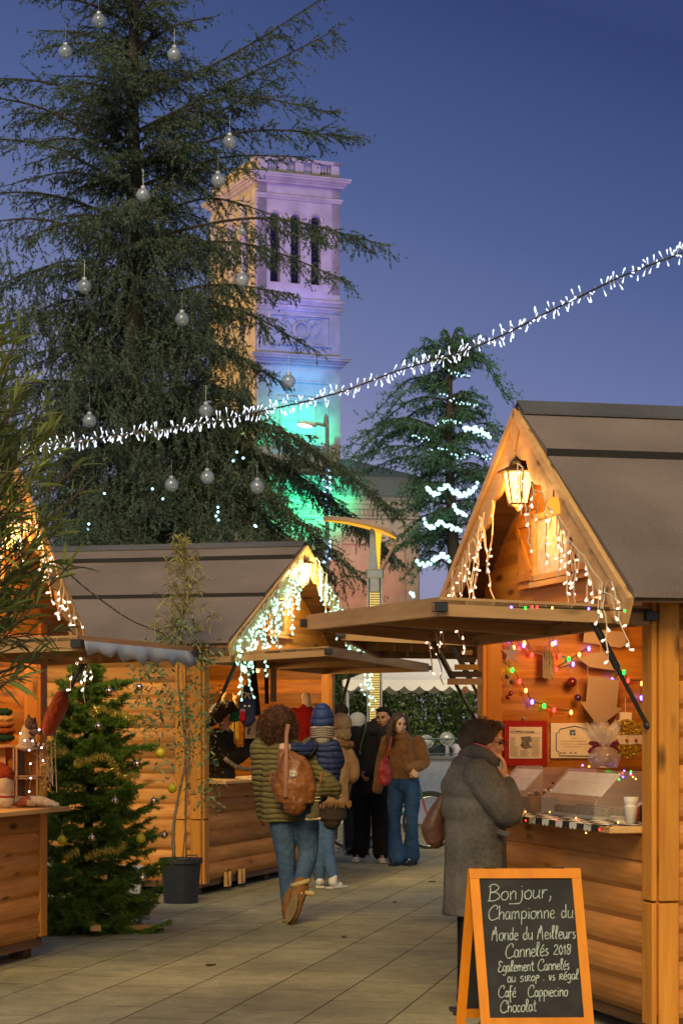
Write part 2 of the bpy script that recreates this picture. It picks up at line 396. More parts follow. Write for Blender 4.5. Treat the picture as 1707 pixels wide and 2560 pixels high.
def scallop(mb, fn, u0, u1, w, depth, n, t0, t1, top=0.0):
    """board from u0..u1 whose lower edge is a row of arcs"""
    r = rnd.random(); step = (u1 - u0) / n
    for i in range(n):
        for j in range(6):
            a, b = j / 6, (j + 1) / 6
            f = lambda t: w - depth * (1 - math.sin(PI * t)) if True else 0
            ua, ub = u0 + (i + a) * step, u0 + (i + b) * step
            mb.prism([(ua, top), (ub, top), (ub, top - f(b)), (ua, top - f(a))], fn, t0, t1, r)

def chalet(c):
    """c: dict of measures. local x along the serving front, y into the chalet (front at y=0), z up"""
    root = thing('market_chalet', c['label'], 'market stall', c['loc'], c['rot'], 'wooden market chalets')
    W, L, hw = c['W'], c['L'], c['W'] / 2 + c['os']
    zr, ze = c['zr'], c['ze']; sl = (zr - ze) / hw; z0 = .13; zt = ze + c['os'] * sl - .03; of = c['of']; zc = c['zc']
    roofz = lambda x: zr - abs(x - W / 2) * sl
    near = c['near']                                       # 'W' or '0': which side wall faces the camera
    xn = W if near == 'W' else 0; sn = 1 if near == 'W' else -1
    lh = c.get('lh', .135)
    # floor and feet
    m = MB(); m.box((W / 2, L / 2, z0 - .03), (W - .02, L - .02, .06))
    for x in (.12, W / 2, W - .12):
        for y in (.12, L - .12): m.box((x, y, .05), (.14, .1, .1))
    m.build('floor', W_DARK['x'], root)
    for x in (.05, W - .05):
        for y in (.05, L - .05):
            MB().box((x, y, (z0 + zt) / 2 + .02), (.1, .1, zt - z0), bev=.006).build('corner_post', W_TRIM['z'], root)
    # side walls: logs outside, planks inside
    for xs, s in ((0, -1), (W, 1)):
        m = MB(); siding(m, .1, L - .1, z0, zt, lh, .032, lambda u, z, n, xs=xs, s=s: (xs - s * .032 + s * n, u, z))
        m.build('side_wall', W_LOG['y'], root)
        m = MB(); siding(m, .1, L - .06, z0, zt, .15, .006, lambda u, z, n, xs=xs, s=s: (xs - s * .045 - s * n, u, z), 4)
        m.build('inner_lining', W_IN['y'], root)
    m = MB(); siding(m, .1, W - .1, z0, zt, lh, .03, lambda u, z, n: (u, L - .03 + n, z)); m.build('back_wall', W_LOG['x'], root)
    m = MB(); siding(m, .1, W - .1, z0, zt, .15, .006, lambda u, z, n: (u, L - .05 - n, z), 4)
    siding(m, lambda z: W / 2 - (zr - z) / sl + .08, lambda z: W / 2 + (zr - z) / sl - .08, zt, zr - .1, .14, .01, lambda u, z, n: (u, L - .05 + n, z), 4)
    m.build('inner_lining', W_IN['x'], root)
    # cover boards on the corner that faces the camera
    for (za, zb, d) in ((.69, zt, .028), (z0 - .03, .68, .024)):
        for y, w in ((.055, .105), (.20, .10)):
            MB().box((xn + sn * d / 2, y, (za + zb) / 2), (d, w - .004, zb - za), bev=.004).build('cover_board', W_TRIM['z'], root)
        MB().box((xn - sn * .055, -.013, (za + zb) / 2), (.13, .026, zb - za), bev=.004).build('cover_board', W_TRIM['z'], root)
    xf = W - xn
    MB().box((xf + sn * .055, -.013, (z0 + zt) / 2), (.11, .026, zt - z0 - .02), bev=.004).build('cover_board', W_TRIM['z'], root)
    # front panel below the counter
    m = MB(); pb = zc - .15
    siding(m, .12, W - .12, z0, pb, lh, .035, lambda u, z, n: (u, .012 - n, z)); m.build('front_panel', W_LOG['x'], root)
    MB().box((W / 2, .0, (pb + zc) / 2 - .012), (W - .22, .028, zc - pb - .03)).build('apron_board', W_LOG['x'], root)
    MB().box((W / 2, .13 - .06, zc), (W - (.0 if c.get('ctr_over') else .24), .40 + .12, .03), bev=.004).build('counter', W_PALE['x'], root)
    # header above the opening
    MB().box((W / 2, .02, zt - .03), (W - .2, .05, .12)).build('header_beam', W_TRIM['x'], root)
    # gable wall
    m = MB(); gl = lambda z: W / 2 - (zr - .05 - z) / sl; gr = lambda z: W / 2 + (zr - .05 - z) / sl
    siding(m, gl, gr, zt + .03, zr - .07, .13, .016, lambda u, z, n: (u, -.0 - n, z)); m.build('gable_wall', W_TRIM['x'], root)
    ww, wh, wz = c.get('win', (.46, .31, 2.32))
    wf = MB(); cx = W / 2 + c.get('wx', 0)
    for (x, z, a, b) in ((cx, wz + .015, ww + .06, .03), (cx, wz + wh - .015, ww + .06, .03), (cx - ww / 2, wz + wh / 2, .035, wh), (cx + ww / 2, wz + wh / 2, .035, wh), (cx, wz - .02, ww + .12, .03)):
        wf.box((x, -.032, z), (a, .04, b))
    fr = wf.build('window', W_PALE['x'], root)
    MB().box((cx, -.022, wz + wh / 2), (ww - .03, .006, wh - .05)).build('pane', c.get('pane', plain('frosted_pane', (.55, .52, .48), .5, 0, .5, noise=.25, scale=25)), fr)
    for s in (-1, 1):
        sm = MB(); x = cx + s * (ww / 2 + .16)
        for k in range(3): sm.box((x + (k - 1) * .088, -.028, wz + wh / 2), (.084, .018, wh + .06))
        sm.box((x, -.043, wz + .03), (.25, .014, .04)); sm.box((x, -.043, wz + wh - .03), (.25, .014, .04)); sm.box((x, -.046, wz + wh / 2), (.035, .012, wh * .95), rot=(0, .75 * s, 0))
        sm.build('shutter', W_TRIM['z'], root)
    # roof
    m = MB(); yb = L + .15
    for s in (-1, 1):
        fn = lambda u, w, t, s=s: (W / 2 + s * u, t, zr - u * sl + w)
        m.prism([(0, -.035), (hw, -.035), (hw, 0), (0, 0)], fn, -of, yb)
    rf = m.build('roof', W_DARK['y'], root)
    for s in (-1, 1):
        fr_ = [0] + c['felt'] + [1.0]
        for i in range(len(fr_) - 1):
            a, b = fr_[i] * hw, fr_[i + 1] * hw + (.04 if i < len(fr_) - 2 else .03)
            fn = lambda u, w, t, s=s: (W / 2 + s * u, t, zr - u * sl + w)
            lo = .004 + .007 * (len(fr_) - i)
            mm = MB(); mm.prism([(a, .004), (b, lo * .3), (b, lo + .020), (a, .012)], fn, -of - .01, yb + .01)
            mm.build('roof_felt', FELT, rf)
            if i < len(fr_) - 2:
                mm = MB(); mm.prism([(b - .004, lo * .3 - .002), (b + .006, lo * .3 - .002), (b + .006, lo + .022), (b - .004, lo + .022)], fn, -of - .012, yb + .012); mm.build('lap_shade_strip', plain('lap_shade', (.012, .010, .010), .8), rf)  # dark strip stands in for the shade under each felt lap
    m = MB()
    for s in (-1, 1):
        fn = lambda u, w, t, s=s: (W / 2 + s * u, t, zr - u * sl + w)
        m.prism([(0, .03), (.11, .03), (.11, .044), (0, .046)], fn, -of - .012, yb + .015)
    m.build('ridge_cap', FELT_CAP, rf)
    # barge boards with a scalloped inner edge and a proud outer strip
    LL = hw / math.cos(math.atan(sl)); ca, sa = math.cos(math.atan(sl)), math.sin(math.atan(sl))
    for s in (-1, 1):
        fn = lambda u, w, t, s=s: (W / 2 + s * (u * ca + w * sa), -of - t, zr - u * sa + w * ca - .0)
        m = MB(); scallop(m, fn, .02, LL + .02, c.get('bw', .17), .05, int(LL / .26), 0, .02, top=-.002)
        m.prism([(0.0, .0), (LL + .03, .0), (LL + .03, -.045), (.0, -.045)], fn, .021, .036)
        m.build('barge_board', W_PALE['x'], root)
    m = MB(); fn = lambda u, w, t: (u, -of - t, w)
    m.prism([(W / 2 - .1, zr - .06), (W / 2, zr - .0), (W / 2 + .1, zr - .06), (W / 2, zr - .22)], fn, .0205, .0305); m.build('gable_finial', W_PALE['z'], root)
    # serving canopy (the raised shutter of the front)
    zh, lc = c['zh'], c['lc']; nx0, nx1 = c.get('cx', (0.0, W)); dz0, dz1 = c['dz']   # outer edge rise at x0 / x1
    cp = lambda u, v, w: (nx0 + (nx1 - nx0) * u, -.04 - v * lc, zh + v * (dz0 + (dz1 - dz0) * u) + w)
    m = MB()
    def slab(u0, u1, v0, v1, w0, w1, mb):
        vs = [cp(u, v, w) for w in (w0, w1) for v in (v0, v1) for u in (u0, u1)]
        mb.add(vs, [[0, 2, 3, 1], [4, 5, 7, 6], [0, 1, 5, 4], [2, 6, 7, 3], [0, 4, 6, 2], [1, 3, 7, 5]])
    nb = 8
    for k in range(nb): slab(0, 1, k / nb + .002, (k + 1) / nb - .002, -.02, 0, m)
    cn = m.build('canopy', W_DARK['x'], root)
    e = .05 / (nx1 - nx0); f = .04 / lc
    for (a, b, v0, v1) in ((0, e, 0, 1), (1 - e, 1, 0, 1), (e, 1 - e, 1 - f, 1.0), (.5 - e / 2, .5 + e / 2, f, 1 - f), (e, 1 - e, 0, f)):
        m = MB(); slab(a, b, v0, v1, -.075, .012, m); m.build('canopy_rail', W_RAIL['y' if b - a < .2 else 'x'], cn)
    for u in (0, 1):
        for v in (0, 1):
            p = cp(u, v, -.035); MB().box((p[0], p[1], p[2]), (.062, .062, .045), bev=.003).build('corner_bracket', BLACK, cn)
    m = MB(); nn = max(4, int((W) / .3)); fn = lambda u, w, t: (u, -.02 - t, zh + .045 - w)
    for i in range(nn):
        for j in range(6):
            a, b = j / 6, (j + 1) / 6; ff = lambda t: -.025 - .028 * math.sin(PI * t) ** .8
            ua, ub = W * (i + a) / nn, W * (i + b) / nn
            m.prism([(ua, .03), (ub, .03), (ub, ff(b)), (ua, ff(a))], fn, .03, .05, .5)
    m.build('wavy_fascia', W_TRIM['x'], root)
    for u, xx in ((0, .04), (1, W - .04)):
        q = cp(u + (e * .6 if u == 0 else -e * .6), .28, -.04)
        a = Vector((xx, -.03, 1.52)); b = Vector(q); mid = a.lerp(b, .52)
        st = MB(); st.cyl(a, mid, .011, n=8); st.cyl(mid, b, .018, n=8); st.ell(a, .02); st.ell(b, .022)
        st.build('gas_strut', BLACK, root)
    return root, frame_of(root)

def rot_of(ux): return math.atan2(ux[1], ux[0])
# A: right foreground.  near corner at px 1640
tA = math.atan(.2434); sA, cA = math.sin(tA), math.cos(tA); WA = 2.78
nearA = Vector((1.486, 10.5, 0)); farA = nearA + Vector((-sA, cA, 0)) * WA
A, MA = chalet(dict(label='nearest log chalet on the right, selling cakes behind a chalkboard', loc=farA, rot=rot_of((sA, -cA)), W=WA, L=2.3, os=.27, of=.22, zr=3.205, ze=2.12,
    zc=1.02, near='W', felt=[.27], zh=2.07, lc=1.03, dz=(.085, .03), cx=(.02, WA + .02), bw=.2, win=(.58, .36, 2.31)))
# B: left middle, wide chalet.  near corner px 505
tB = math.atan(.27); sB, cB = math.sin(tB), math.cos(tB)
nearB = Vector((-1.258, 20.1, 0)); WB = 4.45
B, MB_ = chalet(dict(label='wide log chalet in the middle with bright green-white lights on its gable', loc=nearB, rot=rot_of((sB, cB)), W=WB, L=3.2, os=.22, of=.32, zr=3.34, ze=2.28,
    zc=1.02, near='0', felt=[.15, .55], zh=2.17, lc=1.17, dz=(.06, .02), cx=(-.1, WB - .55), win=(.6, .38, 2.46), bw=.2,
    pane=plain('dark_pane', (.10, .07, .04), .3, 0, .5)))
# C: left foreground
nearC = Vector((-2.488, 12.77, 0))
C, MC = chalet(dict(label='log chalet at the left edge half hidden by oleander leaves', loc=nearC, rot=rot_of((sB, cB)), W=2.0, L=2.2, os=.16, of=.22, zr=3.11, ze=2.10,
    zc=.98, near='0', felt=[.3, .65], zh=2.0, lc=1.0, dz=(.02, .03), cx=(.0, 2.0), ctr_over=True, win=(.42, .3, 2.35)))
# D: the next chalet behind A, only its canopy shows
tD = math.atan(-.1); ux = Vector((math.sin(tD), -math.cos(tD), 0))
nearD = Vector((1.03, 14.6, 0)); WD = 2.8
D_, MD = chalet(dict(label='chalet behind the right one, only its dark raised canopy and edge show', loc=nearD - ux * WD, rot=rot_of(ux), W=WD, L=2.0, os=.1, of=.1, zr=2.9, ze=2.1,
    zc=1.0, near='W', felt=[.4], zh=2.12, lc=1.0, dz=(.02, .05)))

# tarpaulin hanging under C's canopy outer edge
def tarp():
    m = MB(); a, b = hit(MC, 206, 1606, 'y', -1.05), hit(MC, 471, 1632, 'y', -1.05); n = 26; vs = []
    for i in range(n + 1):
        t = i / n; p = a.lerp(b, t); drop = .035 + .022 * math.sin(t * 17) * (1 - t) + .02 * math.sin(t * 41) + (.045 * min(1, t * 3)) * (1 if t < .9 else .9)
        y = .012 * math.sin(t * 23)
        vs += [p + Vector((0, -.005, .01)), p + Vector((.05 * (t > .93) , y - .02, -drop * .5)), p + Vector((.13 * max(0, t - .9) * 10 * .5, y * 1.5 - .02, -drop))]
    fs = []
    for i in range(n):
        for j in range(2): fs.append([i * 3 + j, i * 3 + 3 + j, i * 3 + 4 + j, i * 3 + 1 + j])
    m.add(vs, fs); o = m.build('awning_tarpaulin', plain('tarp_blue', (.30, .36, .44), .5), None, True); o.location = C.location; o.rotation_euler = C.rotation_euler
    so = o.modifiers.new('thick', 'SOLIDIFY'); so.thickness = .004
    tag(o, 'ragged pale blue tarpaulin hanging under the left chalet canopy edge', 'tarpaulin')
tarp()
# ================================================================ lanterns on the gables
BRASS = plain('lantern_bronze', (.10, .055, .02), .4, .8, .5)
def lantern(M, y, z, xoff, W, label, glow, col, power, scale=1.0, lit=14):
    t = thing('wall_lantern', label, 'lantern', M @ Vector((W / 2 + xoff, y, z)), Euler(M.to_euler()).z, 'lanterns hanging from the chalet gables')
    t.scale = (scale,) * 3
    m = MB(); m.lathe([(.012, .0), (.035, -.01), (.05, -.03), (.055, -.05), (.13, -.085), (.135, -.095), (.10, -.098), (.0, -.10)], n=6)
    m.ell((0, 0, .012), .016); m.cyl((0, 0, .02), (0, 0, .12), .008, n=6); m.cyl((0, 0, .12), (0, .17, .16), .008, n=6)
    m.build('roof_cap', BRASS, t)
    for k in range(6):
        a = 2 * PI * k / 6; c, s = math.cos(a), math.sin(a)
        MB().cyl((.098 * c, .098 * s, -.095), (.058 * c, .058 * s, -.29), .006, n=5).build('glazing_bar', BRASS, t)
    MB().lathe([(.0, -.285), (.066, -.285), (.066, -.297), (.03, -.31), (.012, -.33), (.0, -.335)], n=6).build('base', BRASS, t)
    g = MB().lathe([(.092, -.10), (.055, -.285)], n=6, cap=False).build('glass', emit('lantern_glass_' + str(power), col, glow), t)
    g.visible_shadow = True
    b = MB().lathe([(.01, -.11), (.036, -.13), (.045, -.18), (.036, -.24), (.012, -.27)], n=10).build('bulb', emit('lantern_bulb_' + str(power), (1, .93, .75), lit), t, True)
    for gx in (-.17,): lamp('lantern_light', t, (0, gx, -.2), power, col, .06)
    lamp('lantern_light', t, (0, 0, -.40), power * .6, col, .06)
    return t
lantern(MA, -.22, 2.95, -.02, WA, 'old style six sided lantern glowing orange in the right chalet gable', 6.0, (1.0, .46, .10), 9, .86)
lantern(MB_, -.30, 3.25, 0, WB, 'bright yellow white lantern at the peak of the middle chalet', 7, (1.0, .80, .30), 30, 1.0)
lantern(MC, -.22, 2.84, 0, 2.0, 'lantern glowing orange behind the oleander leaves on the left chalet', 7.0, (1.0, .50, .12), 12, .8)

# ================================================================ icicle light strings
def icicles(name, label, M, W, segs, n, lmax, col, wire_col, bulb_r, bulb_l, seed, strength, extra=(), dens=.7, wr=.004):
    r = random.Random(seed)
    t = thing('icicle_light_string', label, 'string lights', M @ Vector((W / 2, -.3, 2.4)), 0, 'icicle light strings on the gables')
    off = -t.location
    wm = plain(name + '_wire', wire_col, .5); wires = MB(); mats4 = []
    L = lambda p: (M @ Vector(p)) + off
    tops = []
    for (a, b) in segs:
        a, b = Vector(a), Vector(b); pts = []
        k = max(6, int((b - a).length / .07))
        for i in range(k + 1):
            p = a.lerp(b, i / k); p = p + Vector((r.uniform(-.02, .02), r.uniform(-.015, .015), r.uniform(-.03, .0))); pts.append(p)
        wires.tube([L(p) for p in pts], wr, n=4); tops += pts
    drops = []
    for i in range(n):
        p = tops[int(i * len(tops) / n)].copy(); drops.append((p, r.uniform(.08, lmax)))
    for p, l in extra: drops.append((Vector(p), l))
    for p, l in drops:
        q = p.copy(); pts = [q.copy()]; z = 0; swing = r.uniform(-.05, .05)
        while z < l:
            st = r.uniform(.03, .055); z += st
            q = q + Vector((r.uniform(-.03, .03) + swing * .4, r.uniform(-.012, .012), -st)); pts.append(q.copy())
            if r.random() < dens:
                d = Vector((r.uniform(-1, 1), r.uniform(-.6, .6), r.uniform(-1.1, .2))).normalized()
                w = M.to_3x3() @ d; rotm = w.to_track_quat('Z', 'Y').to_matrix().to_4x4()
                mats4.append(Matrix.Translation(L(q)) @ rotm)
        wires.tube([L(v) for v in pts], wr, n=4)
    wires.build('wire', wm, t)
    b = MB(); b.lathe([(.002, 0), (bulb_r * .55, .004), (bulb_r * .6, bulb_l * .4), (bulb_r, bulb_l * .55), (bulb_r * .9, bulb_l * .9), (.001, bulb_l)], n=6)
    bo = b.build('bulb', emit(name + '_led', col, strength), t, True)
    r.shuffle(mats4); parts_of(t, 'bulb', bo, mats4)
    return t
slA = (3.205 - 2.12) / (WA / 2 + .27)
gy = -.29
apA = (WA / 2, gy, 3.0)
def onA(d, drop=.1): return (WA / 2 + d, gy, 3.205 - abs(d) * slA - drop)
icicles('A_left', 'pale wire icicle lights dangling down the left slope of the right chalet gable', MA, WA, [(onA(-.45, .22), onA(-1.5, .12))], 22, .36, (1.0, .62, .42), (.62, .5, .36), .0065, .026, 3, 2.2,
    dens=.5, wr=.0036, extra=[(onA(-.25, .3), .35), (onA(-.4, .25), .55), (onA(-.5, .2), .5)])
icicles('A_right', 'pale wire icicle lights with a loose tail on the right slope of the right chalet', MA, WA, [(onA(.16, .2), onA(.75, .1)), (onA(.75, .12), onA(1.62, .05))], 20, .32, (1.0, .62, .42), (.62, .5, .36), .0065, .026, 5, 2.2,
    dens=.5, wr=.0036, extra=[(onA(1.52, .02), .36), (onA(1.56, 0.0), .3), (onA(.9, .15), .4)])
slB = (3.34 - 2.28) / (WB / 2 + .22)
def onB(d, drop=.0): return (WB / 2 + d, -.38, 3.34 - abs(d) * slB - drop)
icicles('B_left', 'dense green white icicle lights along the left slope of the middle chalet gable', MB_, WB, [(onB(-.28), onB(-2.4)), (onB(-.4, .1), onB(-2.3, .05))], 42, .46, (.45, 1.0, .72), (.6, .62, .45), .0105, .040, 11, 2.3,
    extra=[(onB(-2.3, .0), .55), (onB(-2.2, .05), .5), (onB(-2.05, .05), .25), (onB(-1.6, .1), .5), (onB(-1.2, .1), .5)])
icicles('B_right', 'green white icicle lights along the right slope of the middle chalet gable', MB_, WB, [(onB(.22), onB(2.4))], 30, .36, (.45, 1.0, .72), (.6, .62, .45), .0105, .038, 12, 2.3,
    extra=[(onB(2.3, .1), .45), (onB(2.25, .1), .5), (onB(2.1, .1), .4)])
slC = (3.11 - 2.10) / (1.16)
def onC(d, drop=.0): return (1.0 + d, -.28, 3.11 - abs(d) * slC - drop)
icicles('C_right', 'warm white icicle lights beside the oleander on the left chalet gable', MC, 2.0, [(onC(.1, .15), onC(1.1, .06)), (onC(-.1, .15), onC(-.9, .06))], 26, .34, (1.0, .78, .55), (.5, .42, .3), .0078, .032, 13, 2.6,
    extra=[(onC(1.02, .15), .36), (onC(.95, .2), .3), (onC(.0, .25), .3)])

# ================================================================ light garland over the square
def garland():
    ks = [(45, 1128, 13.6), (100, 1118, 13.5), (300, 1087, 13.1), (500, 1058, 12.7), (700, 1018, 12.3), (850, 980, 12.0), (1000, 925, 11.7), (1200, 862, 11.3), (1400, 765, 10.9), (1560, 688, 10.6), (1707, 630, 10.3), (1900, 540, 9.9)]
    pts = catmull([P(*k) for k in ks], 14); t = thing('light_garland', 'white cluster light garland swung across the sky between the chalets', 'string lights', pts[0])
    o = -pts[0]; m = MB(); m.tube([p + o for p in pts], .005, n=5)
    r = random.Random(21); mats = []; br = MB()
    cum = 0
    for i in range(len(pts) - 1):
        a, b = pts[i], pts[i + 1]; n = max(1, int((b - a).length / .0095))
        for k in range(n):
            p = a.lerp(b, (k + r.random()) / n); ang = r.uniform(0, 2 * PI); e = r.uniform(.012, .042)
            d = Vector((r.uniform(-.5, .6), math.cos(ang), math.sin(ang))).normalized(); q = p + d * e
            br.tube([p + o, q + o], .0019, n=3)
            px = CX + F * q.x / q.y
            if not (820 < px < 960 and r.random() < .4) and not (1440 < px < 1520 and r.random() < .5):
                mats.append(Matrix.Translation(q + o) @ d.to_track_quat('Z', 'Y').to_matrix().to_4x4())
    m.build('cable', plain('garland_cable', (.03, .03, .03), .5), t); br.build('bulb_leads', plain('garland_lead', (.5, .52, .5), .5), t)
    b = MB().lathe([(.001, -.010), (.0020, -.007), (.0024, .005), (.0042, .010), (.0038, .018), (.001, .022)], n=5).build('bulb', emit('garland_led', (.80, .86, 1.0), 1.5), t, True)
    r.shuffle(mats); parts_of(t, 'bulb', b, mats)
garland()

# ================================================================ bell tower and church
STONE = felt('tower_stone', (.19, .18, .17)); SLATE = plain('slate', (.035, .05, .065), .7)
def tower():
    D = 107.0; k = D / F
    loc = P(645, 0, D); loc.z = 0
    th = math.radians(22.3)
    t = thing('bell_tower', 'tall square stone bell tower lit violet blue and green with arched belfry', 'tower', loc, th)
    w, dp = 4.25, 6.8                      # right face along +x, side face along +y
    Z = lambda py: EYE + (HY - py) * k     # height of a photo row at the near edge
    z_top, z_b1, z_b2 = Z(400), Z(452), Z(478)
    z_sill, z_mid, z_base = Z(722), Z(905), Z(1195)
    def ring(m, z0, z1, o, r=None): m.box((w / 2, dp / 2, (z0 + z1) / 2), (w + 2 * o, dp + 2 * o, z1 - z0), r=r)
    # belfry walls with arched openings: right face and left face
    m = MB()
    za, zs = Z(540), Z(700)               # arch spring / foot of openings
    cols = [.62, 1.68, 2.74]; ow = .52; zt = z_b1
    def face(fn, W_, cs, ow):
        xs = [0]
        for c in cs: xs += [c + (0) , c + ow]
        xs.append(W_)
        for i in range(0, len(xs), 2): m.prism([(xs[i], z_sill - .3), (xs[i + 1], z_sill - .3), (xs[i + 1], zt), (xs[i], zt)], fn, 0, .45, .5)
        for c in cs:
            n = 8; rad = ow / 2
            for j in range(n):
                a0, a1 = PI * j / n, PI * (j + 1) / n
                x0, x1 = c + rad - rad * math.cos(a0), c + rad - rad * math.cos(a1)
                m.prism([(x0, za + rad * math.sin(a0)), (x1, za + rad * math.sin(a1)), (x1, zt), (x0, zt)], fn, 0, .45, .5)
            m.prism([(c, z_sill - .3), (c + ow, z_sill - .3), (c + ow, zs), (c, zs)], fn, 0, .45, .5)
    face(lambda u, z, q: (u, q, z), w, [c for c in cols], ow)
    face(lambda u, z, q: (q, u, z), dp, [1.4, 3.1, 4.8], .6)
    m.box((w - .22, dp / 2, (z_sill + zt) / 2), (.44, dp, zt - z_sill)); m.box((w / 2, dp - .22, (z_sill + zt) / 2), (w - .9, .44, zt - z_sill))
    ring(m, Z(905) , z_sill - .3, 0, .5); ring(m, z_base, Z(905), .02, .5)
    m.build('wall', STONE, t)
    for cs, fn in ((cols, lambda u, z, q: (u, q, z)), ([1.4, 3.1, 4.8], lambda u, z, q: (q, u, z))):
        for c in cs:
            lv = MB(); wdt = ow if cs is cols else .6; z = zs
            while z < za + .3:
                a = Vector(fn(c, z, .33)); lv.add([fn(c, z, .42), fn(c + wdt, z, .42), fn(c + wdt, z + .2, .30), fn(c, z + .2, .30)], [[0, 1, 2, 3]]); z += .21
            lv.add([fn(c, zs, .44), fn(c + wdt, zs, .44), fn(c + wdt, za + .3, .44), fn(c, za + .3, .44)], [[0, 1, 2, 3]])
            lv.build('louver', plain('louver', (.006, .007, .010), .9, 0, .05), t)
            # moulded archivolt
            ar = MB(); rad = wdt / 2 + .06
            pts = [fn(c + wdt / 2 - rad * math.cos(PI * j / 10), za + rad * math.sin(PI * j / 10), -.04) for j in range(11)]
            ar.tube(pts, .05, n=4); ar.build('archivolt', STONE, t)
    # cornices
    def cornice(z, h, o, mat=STONE):
        c = MB(); 
        for i, (a, b, oo) in enumerate(((0, .3, .35), (.3, .55, .6), (.55, .8, .9), (.8, 1, 1.0))): ring(c, z + a * h, z + b * h, o * oo + .02 + .001 * i, .5)
        c.build('cornice', mat, t)
    cornice(z_b1, Z(430) - z_b1, .42); cornice(z_b2 - .25, .22, .10); cornice(z_sill - .62, .3, .14); cornice(Z(770), .25, .12)
    cornice(Z(905), Z(882) - Z(905), .42); cornice(z_base - .1, .5, .22, SLATE)
    # parapet with balusters
    pz0, pz1 = Z(430), Z(385)
    m = MB()
    for (x0, x1, y0, y1) in ((0, w, 0, .3), (0, .3, 0, dp), (w - .3, w, 0, dp), (0, w, dp - .3, dp)):
        m.box(((x0 + x1) / 2, (y0 + y1) / 2, pz1 - .08), (x1 - x0 + .1, y1 - y0 + .1, .16), r=.5); m.box(((x0 + x1) / 2, (y0 + y1) / 2, pz0 + .08), (x1 - x0 + .02, y1 - y0 + .02, .16), r=.4)
    for x in (.25, 1.25, 2.125, 3.0, w - .25): m.box((x, .15, (pz0 + pz1) / 2), (.42, .32, pz1 - pz0 - .1), r=.5)
    for y in (1.2, 2.5, 3.8, 5.1, dp - .2): m.box((.15, y, (pz0 + pz1) / 2), (.32, .5, pz1 - pz0 - .1), r=.5)
    m.build('parapet', STONE, t)
    BALU = lambda c: MB().lathe([(.05, pz0 + .15), (.03, pz0 + .3), (.055, (pz0 + pz1) / 2), (.03, pz1 - .3), (.05, pz1 - .15)], c, 6).build('baluster', STONE, t)
    for x0, x1 in ((.46, 1.04), (1.46, 1.91), (2.34, 2.79), (3.21, 3.79)):
        for i in range(4):
            x = x0 + (i + .5) * (x1 - x0) / 4; BALU((x, .15, 0))
    for y0 in (1.46, 2.76, 4.06, 5.36):
        for i in range(5): BALU((.15, y0 + i * .17, 0))
    # relief panels on the right face
    def panel(x0, x1, za_, zb_, nm='relief_panel'):
        p = MB(); b = .09
        for (a, c, e, f) in ((x0, x1, za_, za_ + b), (x0, x1, zb_ - b, zb_), (x0, x0 + b, za_ + b, zb_ - b), (x1 - b, x1, za_ + b, zb_ - b)):
            p.box(((a + c) / 2, -.05, (e + f) / 2), (c - a, .10, f - e), r=.5)
        return p
    p = panel(.55, w - .5, Z(880) + .45, Z(775) - .05)
    cz = (Z(880) + Z(775)) / 2 + .2; cxx = w / 2 + .1
    p.tube([(cxx + .38 * math.cos(a), -.07, cz + .38 * math.sin(a)) for a in [2 * PI * i / 18 for i in range(19)]], .07, n=6)
    for s in (-1, 1):
        p.tube(catmull([(cxx + s * .5, -.06, cz + .2), (cxx + s * .8, -.06, cz + .45), (cxx + s * .95, -.06, cz + .1), (cxx + s * .7, -.06, cz - .3)], 5), .06, .03, n=5)
        p.tube(catmull([(cxx + s * .2, -.06, cz + .45), (cxx + s * .5, -.06, cz + .62), (cxx + s * 1.0, -.06, cz + .6)], 5), .05, .03, n=5)
    p.build('relief_panel', STONE, t)
    p = panel(.5, w - .5, Z(1160), Z(945)); p.build('relief_panel', STONE, t)
    wz0, wz1 = Z(1150), Z(1000)
    p = panel(1.1, w - 1.2, wz0, wz1); p.box((w / 2 - .05, -.12, wz1 + .15), (w - 2.0, .24, .2), r=.5); p.box((w / 2 - .05, -.1, wz0 - .1), (w - 1.9, .2, .16), r=.5)
    p.box((w / 2 - .05, -.04, (wz0 + wz1) / 2), (.08, .06, wz1 - wz0 - .2)); p.box((w / 2 - .05, -.04, wz1 - .9), (w - 2.5, .06, .08))
    p.build('window_surround', STONE, t)
    MB().box((w / 2 - .05, -.025, (wz0 + wz1) / 2), (w - 2.55, .03, wz1 - wz0 - .2)).build('window', plain('church_window', (.16, .22, .2), .4), t)
    q = MB(); q.box((w / 2, dp / 2, z_b1 + .4), (w - .6, dp - .6, .1)); q.build('roof', SLATE, t)
    # pilasters on the left (lit yellow) face
    for y in (.3, 2.2, 4.4, dp - .3): MB().box((-.06, y, (z_base + z_b1) / 2), (.12, .45, z_b1 - z_base - .6)).build('pilaster', STONE, t)
    return t, Z
tw, ZT = tower()
